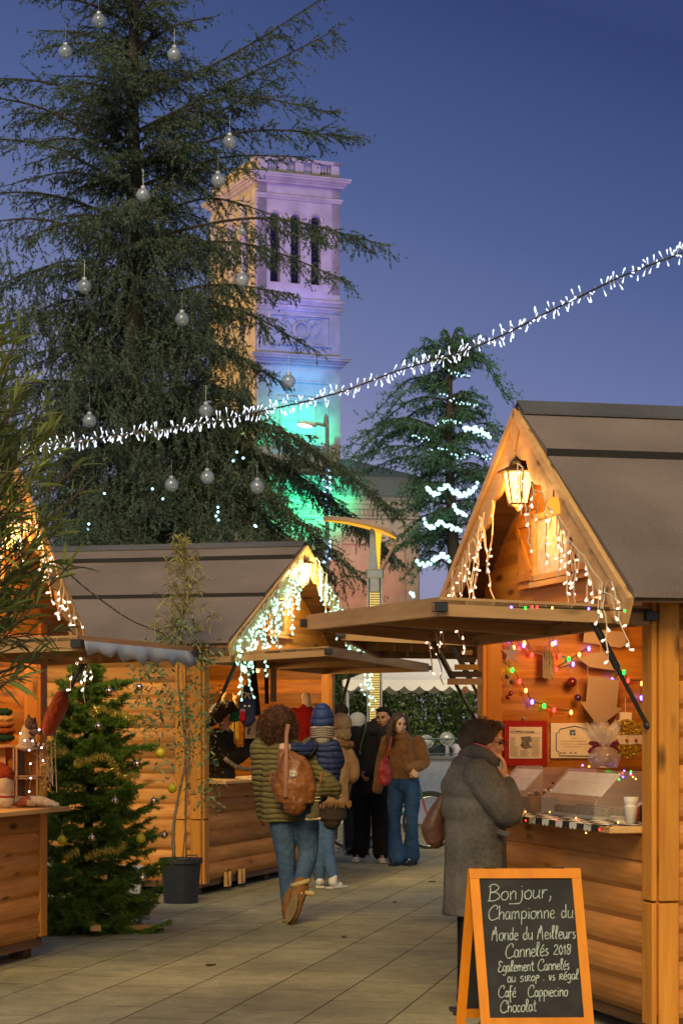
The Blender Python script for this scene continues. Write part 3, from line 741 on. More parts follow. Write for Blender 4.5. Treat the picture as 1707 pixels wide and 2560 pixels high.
def church():
    D = 101.0; k = D / F; Z = lambda py: EYE + (HY - py) * k
    loc = P(520, 0, D); loc.z = 0; th = math.radians(12)
    t = thing('church_nave', 'pale stone church body with dark slate roof below the tower', 'church', loc, th)
    W_, dp = 9.9, 4.0; ze = Z(1235)
    m = MB(); m.box((W_ / 2, dp / 2, ze / 2), (W_, dp, ze), r=.5); m.build('wall', STONE, t)
    m = MB()
    for a, b, o in ((-.45, -.3, .08), (-.3, -.1, .16), (-.1, .05, .26)): m.box((W_ / 2, dp / 2, ze + (a + b) / 2), (W_ + 2 * o, dp + 2 * o, b - a), r=.5)
    m.build('cornice', STONE, t)
    m = MB(); m.box((W_ / 2, dp / 2, ze + .48), (W_ + .9, dp + .9, .86)); h = Z(1125) - ze - .9
    o = .4; x0 = 6.55; m.add([(x0, -o, ze + .9), (W_ + o, -o, ze + .9), (W_ + o, dp + o, ze + .9), (x0, dp + o, ze + .9), (x0, 1.8, ze + .9 + h), (x0 + .25, 1.8, ze + .9 + h)], [[0, 1, 5, 4], [1, 2, 5], [2, 3, 4, 5], [3, 0, 4]])
    m.build('roof', SLATE, t)
    fz = Z(1285); m = MB(); m.box((W_ / 2, -.06, fz), (W_, .12, .1), r=.5); m.box((W_ / 2, -.06, Z(1262)), (W_, .12, .08), r=.5); m.box((W_ / 2, -.06, Z(1350)), (W_, .12, .12), r=.5)
    r = random.Random(4)
    for i in range(46): m.box((.3 + i * .2, -.04, (fz + Z(1262)) / 2), (.09, .08, .26 * r.uniform(.6, 1)), r=.5)
    m.tube([(W_ - .45 + .14 * math.cos(a), -.05, (fz + Z(1262)) / 2 + .14 * math.sin(a)) for a in [2 * PI * i / 12 for i in range(13)]], .03, n=4)
    m.build('frieze', STONE, t)
    for x in (.35, 3.1, 5.9, W_ - .4):
        m = MB(); m.box((x, -.07, fz / 2 - .1), (.6, .14, fz - .3), r=.5); m.box((x, -.09, fz - .25), (.75, .18, .25), r=.5); m.build('pilaster', STONE, t)
    # blind arch under the tower
    m = MB(); ax, az, rr = 3.7, Z(1250), 1.0
    m.tube([(ax - rr, -.06, az - 1.6)] + [(ax - rr * math.cos(PI * j / 12), -.06, az - .9 + rr * math.sin(PI * j / 12)) for j in range(13)] + [(ax + rr, -.06, az - 1.6)], .08, n=5); m.build('blind_arch', STONE, t)
church()
# floodlights on the tower: one projector thing per colour, standing on the church square
def flood(label, px, py, D, tgt, col, power, size, rad=.4):
    loc = P(px, py, D)
    t = thing('floodlight', label, 'floodlight', loc, 0)
    m = MB(); m.box((0, 0, 0), (.5, .3, .35), bev=.03); m.build('housing', BLACK, t)
    MB().tube([(-.3, 0, 0), (-.3, 0, -.4), (.3, 0, -.4), (.3, 0, 0)], .02).build('bracket', BLACK, t)
    l = lamp('floodlight_beam', t, (0, .3, .2), power, col, rad, 'SPOT', spot=size); d = Vector(tgt) - (loc + Vector((0, .3, .2))); l.rotation_euler = d.to_track_quat('-Z', 'Y').to_euler()
TX = lambda px: (px - CX) * 107 / F
def spotl(name, loc, tgt, col, power, ang, blend=.5):
    l = lamp(name, None, loc, power, col, .5, 'SPOT', spot=math.radians(ang)); l.data.spot_blend = blend
    d = Vector(tgt) - Vector(loc); l.rotation_euler = d.to_track_quat('-Z', 'Y').to_euler(); return l
TZ = lambda py: EYE + (HY - py) * 107 / F
# the coloured projection onto the tower, as real spot lights from the square in front of it
spotl('projector_violet', (3, 70, 6), (TX(745), 108.5, TZ(520)), (.40, .27, 1.0), 150000, 13)
spotl('projector_blue', (3, 70, 6), (TX(745), 108.5, TZ(850)), (.10, .22, 1.0), 150000, 9, .8)
spotl('projector_cyan', (3, 72, 5), (TX(745), 108.5, TZ(1010)), (.05, .62, 1.0), 130000, 8.5, .8)
spotl('projector_green', (2, 76, 4), (TX(740), 107, TZ(1170)), (.02, 1.0, .38), 260000, 11, .8)
spotl('projector_amber', (-55, 85, 5), (TX(560), 110, TZ(700)), (1.0, .52, .12), 300000, 20, .6)
spotl('projector_coral', (3, 80, 1.5), (TX(905), 102, TZ(1470)), (1.0, .16, .06), 26000, 14, .9)
spotl('projector_white', (14, 72, 3), (TX(930), 102, TZ(1330)), (1.0, .82, .68), 26000, 11, .9)
spotl('belfry_light', (1, 100, 20), (TX(745), 108.6, TZ(548)), (.05, .12, 1.0), 300, 12, .9)

# ================================================================ conifers
CEDAR = foliage('cedar_needles', (.12, .18, .125), (.022, .036, .032), 2.5, trans=.15)
CEDAR2 = foliage('far_cedar_needles', (.10, .24, .16), (.035, .09, .06), 2.5, trans=.15)
FIR = foliage('fir_needles', (.28, .42, .06), (.09, .17, .028), 9, trans=.4)
BARK = plain('bark', (.038, .032, .026), .9, noise=.4, scale=20)
def blades(S0, S1, step, length, width, rs, fwd=.7, per=3, droop=0.0):
    """needle tufts: thin triangles standing round every twig"""
    S0, S1 = np.array(S0), np.array(S1); d = S1 - S0; L = np.linalg.norm(d, axis=1); k = np.maximum(1, (L / step).astype(int)) * per
    idx = np.repeat(np.arange(len(L)), k); t = rs.rand(len(idx))[:, None]
    p = S0[idx] + d[idx] * t; u = d[idx] / L[idx][:, None]
    q = rs.normal(size=(len(idx), 3)); q -= (q * u).sum(1)[:, None] * u; q /= np.linalg.norm(q, axis=1)[:, None] + 1e-9
    tip = q + u * fwd + np.array([0, 0, -droop]); tip /= np.linalg.norm(tip, axis=1)[:, None]
    l = length * rs.uniform(.6, 1.15, len(idx))[:, None]
    side = np.cross(tip, rs.normal(size=(len(idx), 3))); side /= np.linalg.norm(side, axis=1)[:, None] + 1e-9
    w = width * .5
    V = np.stack([p - side * w, p + side * w, p + tip * l], 1)
    return V, rs.rand(len(idx))
def bough(r, base, tip, lift, twigs, sub, subtw, segs, wood_mb, rad=.03, side_len=.38, droop=.25, sp=.16):
    """a limb from trunk to tip with fans of side twigs"""
    base, tip = Vector(base), Vector(tip); L = (tip - base).length
    mid = base.lerp(tip, .5) + Vector((0, 0, lift)); cur = catmull([base, mid, tip], max(5, int(L / .28)))
    wood_mb.tube(cur, rad, .006, n=5)
    n = len(cur); out = (tip - base); out.z = 0; out = out.normalized() if out.length > 1e-3 else Vector((1, 0, 0))
    lat = Vector((-out.y, out.x, 0))
    dist = 0
    for i in range(1, n):
        a, b = cur[i - 1], cur[i]; segs.append((a, b)); t = i / (n - 1)
        if t < .12: continue
        for rep in range(max(2, int((b - a).length / sp + .7))):
            for s in (-1, 1):
                o = a.lerp(b, r.random()); l = L * side_len * (1 - t * .72) * r.uniform(.45, 1.1)
                l = min(l, sub)
                d = (lat * s * r.uniform(.4, 1) + out * r.uniform(.3, 1) + Vector((0, 0, r.uniform(-.5, .35) - droop))).normalized()
                e = o + d * l; m2 = o.lerp(e, .5) + Vector((0, 0, l * r.uniform(-.02, .12)))
                segs.append((o, m2)); segs.append((m2, e))
                for q in range(int(l / subtw) + 2):
                    tt = (q + r.random()) / max(1, int(l / subtw)); f = o.lerp(e, tt); l2 = r.uniform(.10, .34) * (1.25 - tt) * min(1.2, .5 + l)
                    d2 = (d * r.uniform(.3, 1) + Vector((r.uniform(-1, 1), r.uniform(-1, 1), r.uniform(-.9, .5) - droop * 1.5)) * .8).normalized()
                    segs.append((f, f + d2 * l2))
def big_cedar():
    D = 31.0; base = P(338, 0, D); base.z = 0; r = random.Random(5); rs = np.random.RandomState(5)
    t = thing('cedar_tree', 'huge dark cedar decorated with glass baubles behind the middle chalet', 'tree', base)
    Z = lambda py: EYE + (HY - py) * D / F; X = lambda px: (px - 338) * D / F
    wood_mb = MB(); segs = []
    trunk = [(0, 0, 0), (.05, 0, 3), (-.03, 0, 6), (.0, 0, 8.5), (-.04, 0, 10.5), (.02, 0, 12.4), (0, 0, 13.4)]
    tm = MB(); tm.tube(catmull(trunk, 5), .20, .02, n=10); tm.build('trunk', BARK, t, True)
    # boughs that make the outline in the photograph: (start row, tip px, tip row, lift)
    outline = [(250, 800, 0, -.1), (330, 850, 95, .0), (420, 700, 175, .05), (120, 540, 30, .1), (90, 300, -60, .0), (60, 70, 15, .15), (150, 100, 85, .15), (230, 130, 170, .1), (300, -60, 190, .2),
        (400, -110, 260, .25), (330, 830, 310, .35), (420, 905, 360, .3), (470, 760, 395, .2), (480, -60, 380, .25), (560, -100, 470, .2), (560, 690, 520, .3), (600, 975, 610, .35), (620, 880, 715, .3), (650, 160, 560, .2),
        (640, -90, 590, .3), (700, -70, 720, .3), (760, 740, 760, .2), (800, 800, 900, .4), (820, -100, 850, .3), (880, 720, 960, .35), (900, 110, 900, .2), (980, 700, 1080, .35), (1040, 810, 1200, .45), (1060, 985, 1290, .6),
        (1100, 1000, 1400, .6), (1150, 930, 1480, .5), (1000, -60, 1020, .3), (1100, -110, 1150, .3), (1200, 820, 1420, .4), (1250, 760, 1380, .3), (40, 560, -70, .1), (-20, 220, -90, .1), (500, 640, 440, .2)]
    for (ys, px, py, lf) in outline:
        yy = r.uniform(-.9, .5); bough(r, (0, 0, Z(ys)), (X(px), yy, Z(py)), lf, 0, .85 if py < 700 else .95, .07 if py < 600 else .055, segs, wood_mb, .03, .34, .12 if py < 500 else .45, sp=.13)
    # filling boughs all round
    def renv(py):
        pr = [(-300, .7), (0, 1.0), (300, 1.6), (700, 1.75), (1100, 2.0), (1250, 2.5), (1500, 3.4)]
        for (a, ra), (b, rb) in zip(pr, pr[1:]):
            if a <= py <= b: return ra + (rb - ra) * (py - a) / (b - a)
        return 3.4
    for i in range(150):
        py = -250 + 1750 * (i + r.random()) / 150; a = r.uniform(0, 2 * PI); t_ = max(0, min(1, (py + 250) / 1600))
        R = renv(py) * (1.3 if math.cos(a) < 0 else 1.0); R *= r.uniform(.55, 1.0); up = r.uniform(.1, .7) * (1 - t_) - .55 * t_
        z0 = Z(py); bough(r, (0, 0, z0), (R * math.cos(a), R * math.sin(a), z0 + up), r.uniform(.1, .35), 0, .75, .075, segs, wood_mb, .022, .36, .15 + .5 * t_, sp=.2)
    for i in range(52):
        py = -50 + 850 * (i + r.random()) / 52; a = r.uniform(0, 2 * PI); R = r.uniform(.5, 1.15)
        bough(r, (0, 0, Z(py)), (R * math.cos(a), R * math.sin(a), Z(py) + r.uniform(.0, .3)), .12, 0, .5, .07, segs, wood_mb, .016, .5, .2, sp=.14)
    # hanging curtains of twigs low down
    for i in range(2600):
        py = 560 + 900 * r.random() ** .7; t_ = (py + 250) / 1600; a = r.uniform(0, 2 * PI); R = renv(py) * (1.3 if math.cos(a) < 0 else 1.0) * math.sqrt(r.random()) * .95
        p = Vector((R * math.cos(a), R * math.sin(a), Z(py))); l = r.uniform(.25, .7)
        q = p + Vector((r.uniform(-.2, .2), r.uniform(-.2, .2), -l)); segs.append((p, q))
        for k in range(5):
            f = p.lerp(q, r.random()); segs.append((f, f + Vector((r.uniform(-.15, .15), r.uniform(-.15, .15), -r.uniform(.02, .2)))))
    wood_mb.build('limbs', BARK, t)
    keep = []
    for a, b in segs:
        py = HY - (a.z - EYE) * F / D; cl = .5 + .5 * math.sin(a.x * 2.3 + a.z * 1.7) * math.sin(a.z * 3.1 + 1.3 * a.y)
        pk = (.46 if py < 300 else .56 if py < 700 else .8 if py < 950 else .95) * (.45 + .85 * cl)
        if r.random() < pk: keep.append((a, b))
    segs = keep
    V, rr = blades([tuple(a) for a, b in segs], [tuple(b) for a, b in segs], .018, .038, .015, rs, .9, 3, .1)
    print('CEDAR blades', len(V), len(segs)); tris('crown', V, rr, CEDAR, t)
big_cedar()
def cedar2():
    D = 52.0; base = P(1128, 0, D); base.z = 0; r = random.Random(8); rs = np.random.RandomState(8)
    t = thing('cedar_tree', 'smaller pointed cedar wrapped in pale light garlands behind the right chalet', 'tree', base)
    Z = lambda py: EYE + (HY - py) * D / F; X = lambda px: (px - 1128) * D / F
    wood_mb = MB(); segs = []
    MB().tube(catmull([(0, 0, 0), (.1, 0, 4), (-.05, 0, 8), (0, 0, Z(850))], 5), .24, .03, n=8).build('trunk', BARK, t, True)
    outline = [(880, 1060, 850, 0), (870, 1190, 850, 0), (900, 1278, 990, .6), (890, 1200, 880, .2), (900, 1020, 900, .3), (960, 930, 1035, .5), (1000, 950, 1060, .3), (1030, 1240, 1090, .4), (1080, 862, 1130, .5), (1090, 890, 1125, .6), (1100, 1300, 1120, .5),
        (1180, 1000, 1240, .5), (1150, 880, 1150, .3), (1200, 1290, 1260, .5), (1300, 1010, 1330, .3), (1350, 1300, 1400, .3), (1400, 1010, 1440, .4), (1000, 1180, 1000, .2)]
    for (ys, px, py, lf) in outline:
        for j in range(2):
            bough(r, (0, 0, Z(ys + 15 * j)), (X(px) * (1 - .12 * j), r.uniform(-.8, .8), Z(py + 22 * j)), lf, 0, .9, .10, segs, wood_mb, .03, .36, .3, sp=.2)
    for i in range(70):
        py = 850 + 650 * (i + r.random()) / 90; t_ = (py - 830) / 620; a = r.uniform(0, 2 * PI); R = (.2 + 1.9 * t_ ** .75) * r.uniform(.6, 1)
        bough(r, (0, 0, Z(py)), (R * math.cos(a), R * math.sin(a), Z(py) + .3 - .8 * t_), .2, 0, .7, .11, segs, wood_mb, .03, .4, .4, sp=.24)
    wood_mb.build('limbs', BARK, t); segs = [q for q in segs if r.random() < .52]
    V, rr = blades([tuple(a) for a, b in segs], [tuple(b) for a, b in segs], .03, .06, .026, rs, .8, 3, .15)
    print('cedar2 blades', len(V)); tris('crown', V, rr, CEDAR2, t)
    # light garlands draped round it
    lines = [([(1130, 1258), (1145, 1280), (1165, 1288)], 1), ([(1065, 1218), (1085, 1236), (1112, 1216), (1140, 1232), (1165, 1236), (1195, 1208)], 1), ([(1080, 1120), (1120, 1130), (1150, 1145), (1180, 1135), (1210, 1145), (1228, 1140)], 0),
        ([(1058, 1300), (1075, 1318), (1100, 1308), (1125, 1318), (1150, 1330)], 1), ([(1040, 1405), (1060, 1412), (1085, 1400), (1105, 1388), (1122, 1400)], 1), ([(1090, 1060), (1130, 1050), (1170, 1075), (1210, 1095)], 0), ([(1030, 1085), (1050, 1100), (1075, 1095)], 0),
        ([(1100, 985), (1130, 1000), (1165, 1010), (1195, 1012)], 0), ([(1120, 930), (1150, 940), (1175, 945)], 0), ([(1160, 1070), (1195, 1075), (1225, 1095)], 1), ([(1025, 1485), (1033, 1490)], 1)]
    names = ['lowest short light garland peeking beside the canopy on the far cedar']
    r = random.Random(2)
    for i, (ln, bright) in enumerate(lines):
        pts = catmull([P(x, y, D - 1.6) for x, y in ln], 6)
        lab = ['short light swag right of the far cedar trunk above its widest garland', 'thick white garland drooping in two swags low on the far cedar', 'thin twinkling garland across the middle of the far cedar', 'thick white garland on the lower left of the far cedar',
               'greenish white garland peaking just above the right chalet canopy', 'thin garland curving over the upper middle of the far cedar', 'small dim garland on the left branches of the far cedar', 'sparse garland high on the far cedar', 'topmost sparse garland near the far cedar tip', 'bright clump of lights on the right branches of the far cedar', 'tiny green white light cluster resting just over the canopy edge'][i]
        g = thing('tree_garland', lab, 'string lights', pts[0], 0, 'light garlands on the far cedar'); o = -pts[0]
        MB().tube([p + o for p in pts], .012, n=4).build('wire', BLACK, g)
        L = sum((b - a).length for a, b in zip(pts, pts[1:])); n = min(95, int(L / (.035 if bright else .06))) + 2; ms = []
        for k in range(n):
            f = (k + r.random()) / n * (len(pts) - 1); j = int(min(f, len(pts) - 2)); p = pts[j].lerp(pts[j + 1], f - j) + Vector((r.uniform(-.02, .02), -.03, r.uniform(-.05, .05)))
            ms.append(Matrix.Translation(p + o) @ Matrix.Rotation(r.uniform(0, 6), 4, 'X'))
        b = MB().ell((0, 0, 0), (.042, .042, .046) if bright else (.016, .016, .024), 6, 4).build('bulb', emit('cedar_led', (.55, .95, 1.0), 1.6), g, True)
        parts_of(g, 'bulb', b, ms)
cedar2()

# glass baubles hanging in the big cedar
GLASS = plain('bauble_glass', (.34, .40, .50), .08, .25, .9, .62, noise=.4, scale=3); CAPM = plain('bauble_cap', (.6, .6, .58), .35, .8)
def bauble(px, py, D, r, label, mat, capm, nm='bauble', cat='bauble', grp='glass baubles in the cedar', string=.12, seg=16):
    c = P(px, py, D); t = thing(nm, label, cat, c, rnd.uniform(0, 6), grp)
    MB().ell((0, 0, 0), r, seg, seg - 4).build('globe', mat, t, True)
    MB().lathe([(r * .34, r * .93), (r * .36, r * 1.22), (0, r * 1.24)], n=10).build('cap', capm, t)
    MB().tube([(0, 0, r * 1.2), (0.0, 0, r * 1.2 + string)], max(.0012, r * .02), n=4).build('thread', capm, t)
BB = [(247, 50, 'at the very top left of the trunk'), (164, 128, 'dim one near the top left branch tips'), (436, 135, 'right of the trunk near the top'), (545, 450, 'beside the top of the tower, brightest upper one'), (358, 486, 'just right of the trunk left of the tower top'),
      (574, 354, 'pale one among twigs above the tower'), (211, 715, 'left of the trunk in the middle of the tree'), (455, 797, 'right of the trunk in the middle of the tree'), (605, 700, 'against the yellow tower side'), (721, 953, 'in front of the blue part of the tower'),
      (224, 1052, 'on the left just above the light garland'), (515, 1027, 'partly behind the light garland in the middle'), (429, 1212, 'lower one left of a pair above the roof'), (518, 1193, 'lower one in the centre of three above the roof'), (643, 1217, 'rightmost of three low ones above the roof'), (605, 578, 'small bright one by the yellow tower side')]
for i, (x, y, l) in enumerate(BB): bauble(x, y, 28.6 - .1 * (i % 4), .092 if i != 15 else .05, 'clear glass bauble ' + l, GLASS, CAPM, string=.22)
# blue points of light inside the cedar
r_ = random.Random(3)
m = []
for (x, y) in [(545, 1280), (540, 1290), (637, 1314), (608, 1145), (583, 1152), (592, 1130), (381, 1222), (545, 1268), (546, 1300), (640, 1316), (407, 1247), (220, 1322), (222, 1310), (261, 1234)]: m.append(Matrix.Translation(P(x, y, 28.2)))
t = thing('tree_light_string', 'scattered small blue white lights deep in the big cedar', 'string lights', P(545, 1285, 28.3)); inv = Matrix.Translation(-t.location)
MB().tube([(0, 0, 0), (.1, 0, .1), (0, 0, .3)], .004, n=4).build('wire', BLACK, t)
parts_of(t, 'bulb', MB().ell((0, 0, 0), .016, 6, 4).build('bulb', emit('blue_led', (.35, .75, 1.0), 4.0), t), [inv @ q for q in m])

# ================================================================ hedge, tent, wall, railing
def hedge():
    t = thing('hedge', 'tall dense green hedge behind the white tent', 'hedge', (1.2, 42, 0)); rs = np.random.RandomState(9)
    n = 46000; x = rs.uniform(-3.2, 4.2, n); z = rs.uniform(0.0, 3.2, n) ** 1.0; y = rs.uniform(-.5, .5, n) + .35 * np.sin(x * 2.1) * np.cos(z * 2.3) + .2 * np.sin(x * 5.3 + z * 3)
    z = z + .25 * np.sin(x * 1.7) ; p = np.stack([x, y, np.maximum(z, .02)], 1)
    d = rs.normal(size=(n, 3)); d /= np.linalg.norm(d, axis=1)[:, None]; s = np.cross(d, rs.normal(size=(n, 3))); s /= np.linalg.norm(s, axis=1)[:, None]
    V = np.stack([p - s * .025, p + d * .06, p + s * .025, p - d * .06], 1)
    tris('leaves', V, rs.rand(n), foliage('hedge_leaves', (.10, .17, .05), (.03, .06, .02), 1.5, trans=.2), t)
    m = MB()
    for i in range(9): m.cyl((-3 + i * .85, 0, 0), (-3 + i * .85 + .05, 0, 2.6), .05, .02)
    m.build('stems', BARK, t)
hedge()
def tent():
    D = 31.0; s = F / D; x0, x1 = (858 - CX) / s, (1390 - CX) / s; w = x1 - x0; cx = (x0 + x1) / 2; ze = EYE + (HY - 1700) / s; zv = EYE + (HY - 1728) / s; zp = EYE + (HY - 1560) / s
    t = thing('market_tent', 'white pavilion tent with scalloped edge behind the shoppers', 'tent', (cx, D + w / 2, 0)); h = w / 2
    m = MB(); n = 10
    for sx, sy in ((0, -1), (1, 0), (0, 1), (-1, 0)):
        for j in range(n):
            f0, f1 = 1 - j / n, 1 - (j + 1) / n; zz = lambda f: ze + (zp - ze) * (1 - f) ** 1.25
            a = Vector((sx * h, sy * h, 0)); b = Vector((-sy * h, sx * h, 0)) if True else 0
            p = lambda f, s2: (a * f + b * f * s2) + Vector((0, 0, zz(f)))
            m.add([p(f0, -1), p(f0, 1), p(f1, 1), p(f1, -1)], [[0, 1, 2, 3]], .5)
    m.build('canopy', plain('tent_white', (.78, .80, .84), .6, noise=.06, scale=2), t)
    for k, (sx, sy) in enumerate(((0, -1), (1, 0), (0, 1), (-1, 0))):
        m = MB(); a = Vector((sx * h, sy * h, 0)); b = Vector((-sy, sx, 0)); nn = 14
        fn = lambda u, z, q: a * 1.004 + b * u + Vector((sx, sy, 0)) * q + Vector((0, 0, z))
        st = 2 * h / nn
        for i in range(nn):
            for j in range(6):
                p0, p1 = j / 6, (j + 1) / 6; dd = lambda q: zv + .07 - .07 * math.sin(PI * q)
                m.prism([(-h + (i + p0) * st, dd(p0)), (-h + (i + p1) * st, dd(p1)), (-h + (i + p1) * st, ze), (-h + (i + p0) * st, ze)], fn, 0, .006, .5)
        m.build('valance', MATS['tent_white'], t)
    for sx in (-1, 1):
        for sy in (-1, 1): MB().cyl((sx * (h - .06), sy * (h - .06), 0), (sx * (h - .06), sy * (h - .06), ze), .025).build('leg', STEEL, t)
tent()
def low_wall():
    D = 35.5; s = F / D; zt = EYE - (1900 - HY) / s
    t = thing('low_wall', 'low white rendered wall with a stone coping behind the bicycle', 'wall', (1.3, D, 0))
    MB().box((0, .15, zt / 2), (4.2, .3, zt)).build('wall_face', plain('white_render', (.62, .64, .68), .8), t)
    MB().box((0, .15, zt + .03), (4.3, .4, .06), bev=.01).build('coping', plain('coping', (.3, .29, .27), .8), t)
    r = thing('railing', 'dark metal railing with cross braces on top of the white wall', 'railing', (1.3, D + .2, zt + .06))
    for x in np.arange(-2.1, 2.11, .42): MB().cyl((x, 0, 0), (x, 0, .26), .012, n=6).build('post', STEEL, r)
    m = MB(); m.cyl((-2.1, 0, .27), (2.1, 0, .27), .018, n=6); m.build('top_rail', plain('rail_teal', (.10, .16, .17), .5, .4), r)
    m = MB(); m.cyl((-2.1, 0, .03), (2.1, 0, .03), .012, n=6); m.build('bottom_rail', MATS['rail_teal'], r)
    m = MB()
    for i, x in enumerate(np.arange(-2.1, 2.0, .42)):
        if i % 2: m.cyl((x, 0, .03), (x + .42, 0, .26), .008, n=5)
    m.build('brace', MATS['rail_teal'], r)
low_wall()
# pale lamps and car roofs glimpsed beyond the railing
for (x, y, lab) in ((1066, 1855, 'pale round car lamp glimpsed above the railing on the left'), (1117, 1848, 'pale round car lamp with green gleam above the railing on the right')):
    c = P(x, y, 38.5); t = thing('round_lamp', lab, 'lamp', c)
    MB().ell((0, 0, 0), (.11, .06, .10), 12, 8).build('lens', plain('lamp_lens', (.35, .4, .42), .3, .2, .5), t, True); MB().tube([(.12 * math.cos(a), 0, .11 * math.sin(a)) for a in [2 * PI * i / 14 for i in range(15)]], .014, n=5).build('rim', STEEL, t, True)
    MB().cyl((0, 0, -.1), (0, 0, -c.z), .03).build('post', STEEL, t)
for (x0, x1, yt, yb, col, lab) in ((1128, 1165, 1862, 1900, (.5, .46, .55), 'white van side seen between the railing bars'), (1070, 1122, 1868, 1900, (.015, .02, .025), 'dark parked car seen between the railing bars')):
    a = P(x0, yt, 39.5); b = P(x1, yb, 39.5); w = b.x - a.x
    t = thing('parked_car', lab, 'car', (a.x + w / 2, 39.5, 0)); z = a.z
    MB().box((0, 0, .62), (w * 1.6, 1.6, .75), bev=.12).build('body', plain('paint%d' % x0, col, .3, 0, .6), t, True)
    MB().box((0, 0, (1.0 + z) / 2), (w * 1.3, 1.4, z - .98), taper=.85, bev=.06).build('cabin', MATS['paint%d' % x0], t)
    for sx in (-1, 1): MB().cyl((sx * w * .5, -.82, .3), (sx * w * .5, -.6, .3), .3, n=16).build('wheel', BLACK, t)

# ================================================================ lamp column, street lamp, bollard, bicycle
def column():
    D = 28.3; s = F / D; c = P(936, 0, D); c.z = 0; Z = lambda y: EYE + (HY - y) * D / F; X = lambda x: (x - 936) / s
    t = thing('lamp_column', 'grey metal lamp column with winged top and glowing amber dot panel', 'lamp post', c)
    G = plain('column_grey', (.20, .23, .27), .45, .5)
    MB().box((0, 0, Z(1437) / 2), (.17, .2, Z(1437)), bev=.03).build('shaft', G, t)
    for x in (-.088, .088): MB().box((x, -.1, Z(1437) / 2), (.02, .03, Z(1437) - .02)).build('edge_strip', G, t)
    MB().box((0, 0, Z(1436)), (.23, .24, .12), bev=.02).build('collar', G, t)
    m = MB(); m.add([(X(920), -.05, Z(1430)), (X(946), -.05, Z(1430)), (X(934), -.05, Z(1318)), (X(926), -.05, Z(1318)), (X(920), .05, Z(1430)), (X(946), .05, Z(1430)), (X(934), .05, Z(1318)), (X(926), .05, Z(1318))],
        [[0, 1, 2, 3], [7, 6, 5, 4], [0, 4, 5, 1], [1, 5, 6, 2], [2, 6, 7, 3], [3, 7, 4, 0]]); m.build('mast', G, t)
    m = MB(); m.add([(X(938), -.03, Z(1330)), (X(953), -.03, Z(1334)), (X(948), -.03, Z(1430)), (X(944), -.03, Z(1430)), (X(938), .06, Z(1330)), (X(953), .06, Z(1334)), (X(948), .06, Z(1430)), (X(944), .06, Z(1430))],
        [[0, 1, 2, 3], [7, 6, 5, 4], [0, 4, 5, 1], [1, 5, 6, 2], [2, 6, 7, 3], [3, 7, 4, 0]]); m.build('light_blade', emit('amber_blade', (1.0, .55, .03), 1.1), t)
    m = MB(); m.tube([(X(990), 0, Z(1352)), (X(950), 0, Z(1430))], .02, n=6); m.build('brace', plain('brace_bronze', (.24, .17, .12), .5), t)
    sh = [(808, 1300), (830, 1301), (870, 1306), (915, 1316), (950, 1326), (978, 1338), (990, 1345)]
    m = MB(); wd = [.03, .12, .2, .24, .24, .2, .1]; vs = []; under = MB(); vu = []
    for (x, y), w in zip(sh, wd):
        for yy, dz in ((-w, 0), (w, 0), (w, .045), (-w, .045)): vs.append((X(x), yy, Z(y) + dz))
        vu += [(X(x), -w * .85, Z(y) - .012), (X(x), w * .85, Z(y) - .012)]
    fs = [[i * 4 + j, i * 4 + (j + 1) % 4, i * 4 + 4 + (j + 1) % 4, i * 4 + 4 + j] for i in range(6) for j in range(4)] + [[0, 1, 2, 3], [27, 26, 25, 24]]
    m.add(vs, fs); m.build('wing', plain('wing_bronze', (.30, .22, .17), .45), t)
    under.add(vu, [[2 * i, 2 * i + 1, 2 * i + 3, 2 * i + 2] for i in range(6)]); under.build('wing_light', emit('wing_amber', (1.0, .46, .04), .9), t)
    z0, z1 = Z(1805), Z(1480); MB().box((0, -.102, (z0 + z1) / 2), (.135, .006, z1 - z0)).build('led_backing', plain('led_back', (.12, .10, .04), .5), t)
    m = MB(); nz = int((z1 - z0) / .031)
    for i in range(nz):
        for j in range(5): m.box((-.052 + j * .026, -.107, z0 + .015 + i * .031), (.0135, .005, .017))
    o = m.build('led_dots', emit('led_amber', (1.0, .72, .20), 1.25), t); o['kind'] = 'stuff'
    lamp('column_light', t, (0, -.5, 2.6), 14, (1.0, .7, .3), .15)
column()
def street_lamp():
    D = 48.0; c = P(817, 0, D); c.z = 0; Z = lambda y: EYE + (HY - y) * D / F
    t = thing('street_lamp', 'tall street lamp with a lit head in front of the green tower wall', 'street lamp', c)
    MB().tube(catmull([(0, 0, 0), (0, 0, 4), (0, 0, Z(1072)), (-.06, 0, Z(1064)), (-.2, 0, Z(1059)), (-.32, 0, Z(1060))], 5), .045, .03, n=8).build('pole', plain('pole_grey', (.14, .17, .18), .5, .4), t, True)
    m = MB(); m.ell((-.42, 0, Z(1060)), (.22, .11, .06), 12, 8, rot=(0, .12, 0)); m.build('lamp_head', plain('head_grey', (.4, .45, .42), .4), t, True)
    MB().ell((-.47, -.02, Z(1064)), (.17, .09, .045), 12, 6, rot=(0, .12, 0)).build('lens', emit('street_lens', (.85, 1.0, .70), 3.5), t, True)
    g = thing('spiral_lights', 'blue white light spiral wound round the tall street lamp pole', 'string lights', P(817, 1500, D)); ms = []
    o = -g.location; pts = []
    for i in range(360):
        z = Z(1150) + (Z(1500) - Z(1150)) * i / 360; a = i * .42; seg = (z * 1.3) % 2 < 1.25
        q = P(817, 1500, D) * 1; q = Vector((c.x + .075 * math.cos(a), D + .075 * math.sin(a), z)); pts.append(q + o)
        if seg and math.sin(a) < .3: ms.append(Matrix.Translation(q + o))
    MB().tube(pts, .006, n=3).build('wire', BLACK, g)
    parts_of(g, 'bulb', MB().ell((0, 0, 0), .026, 6, 4).build('bulb', emit('spiral_led', (.35, .62, 1.0), 3.0), g), ms[:100])
street_lamp()
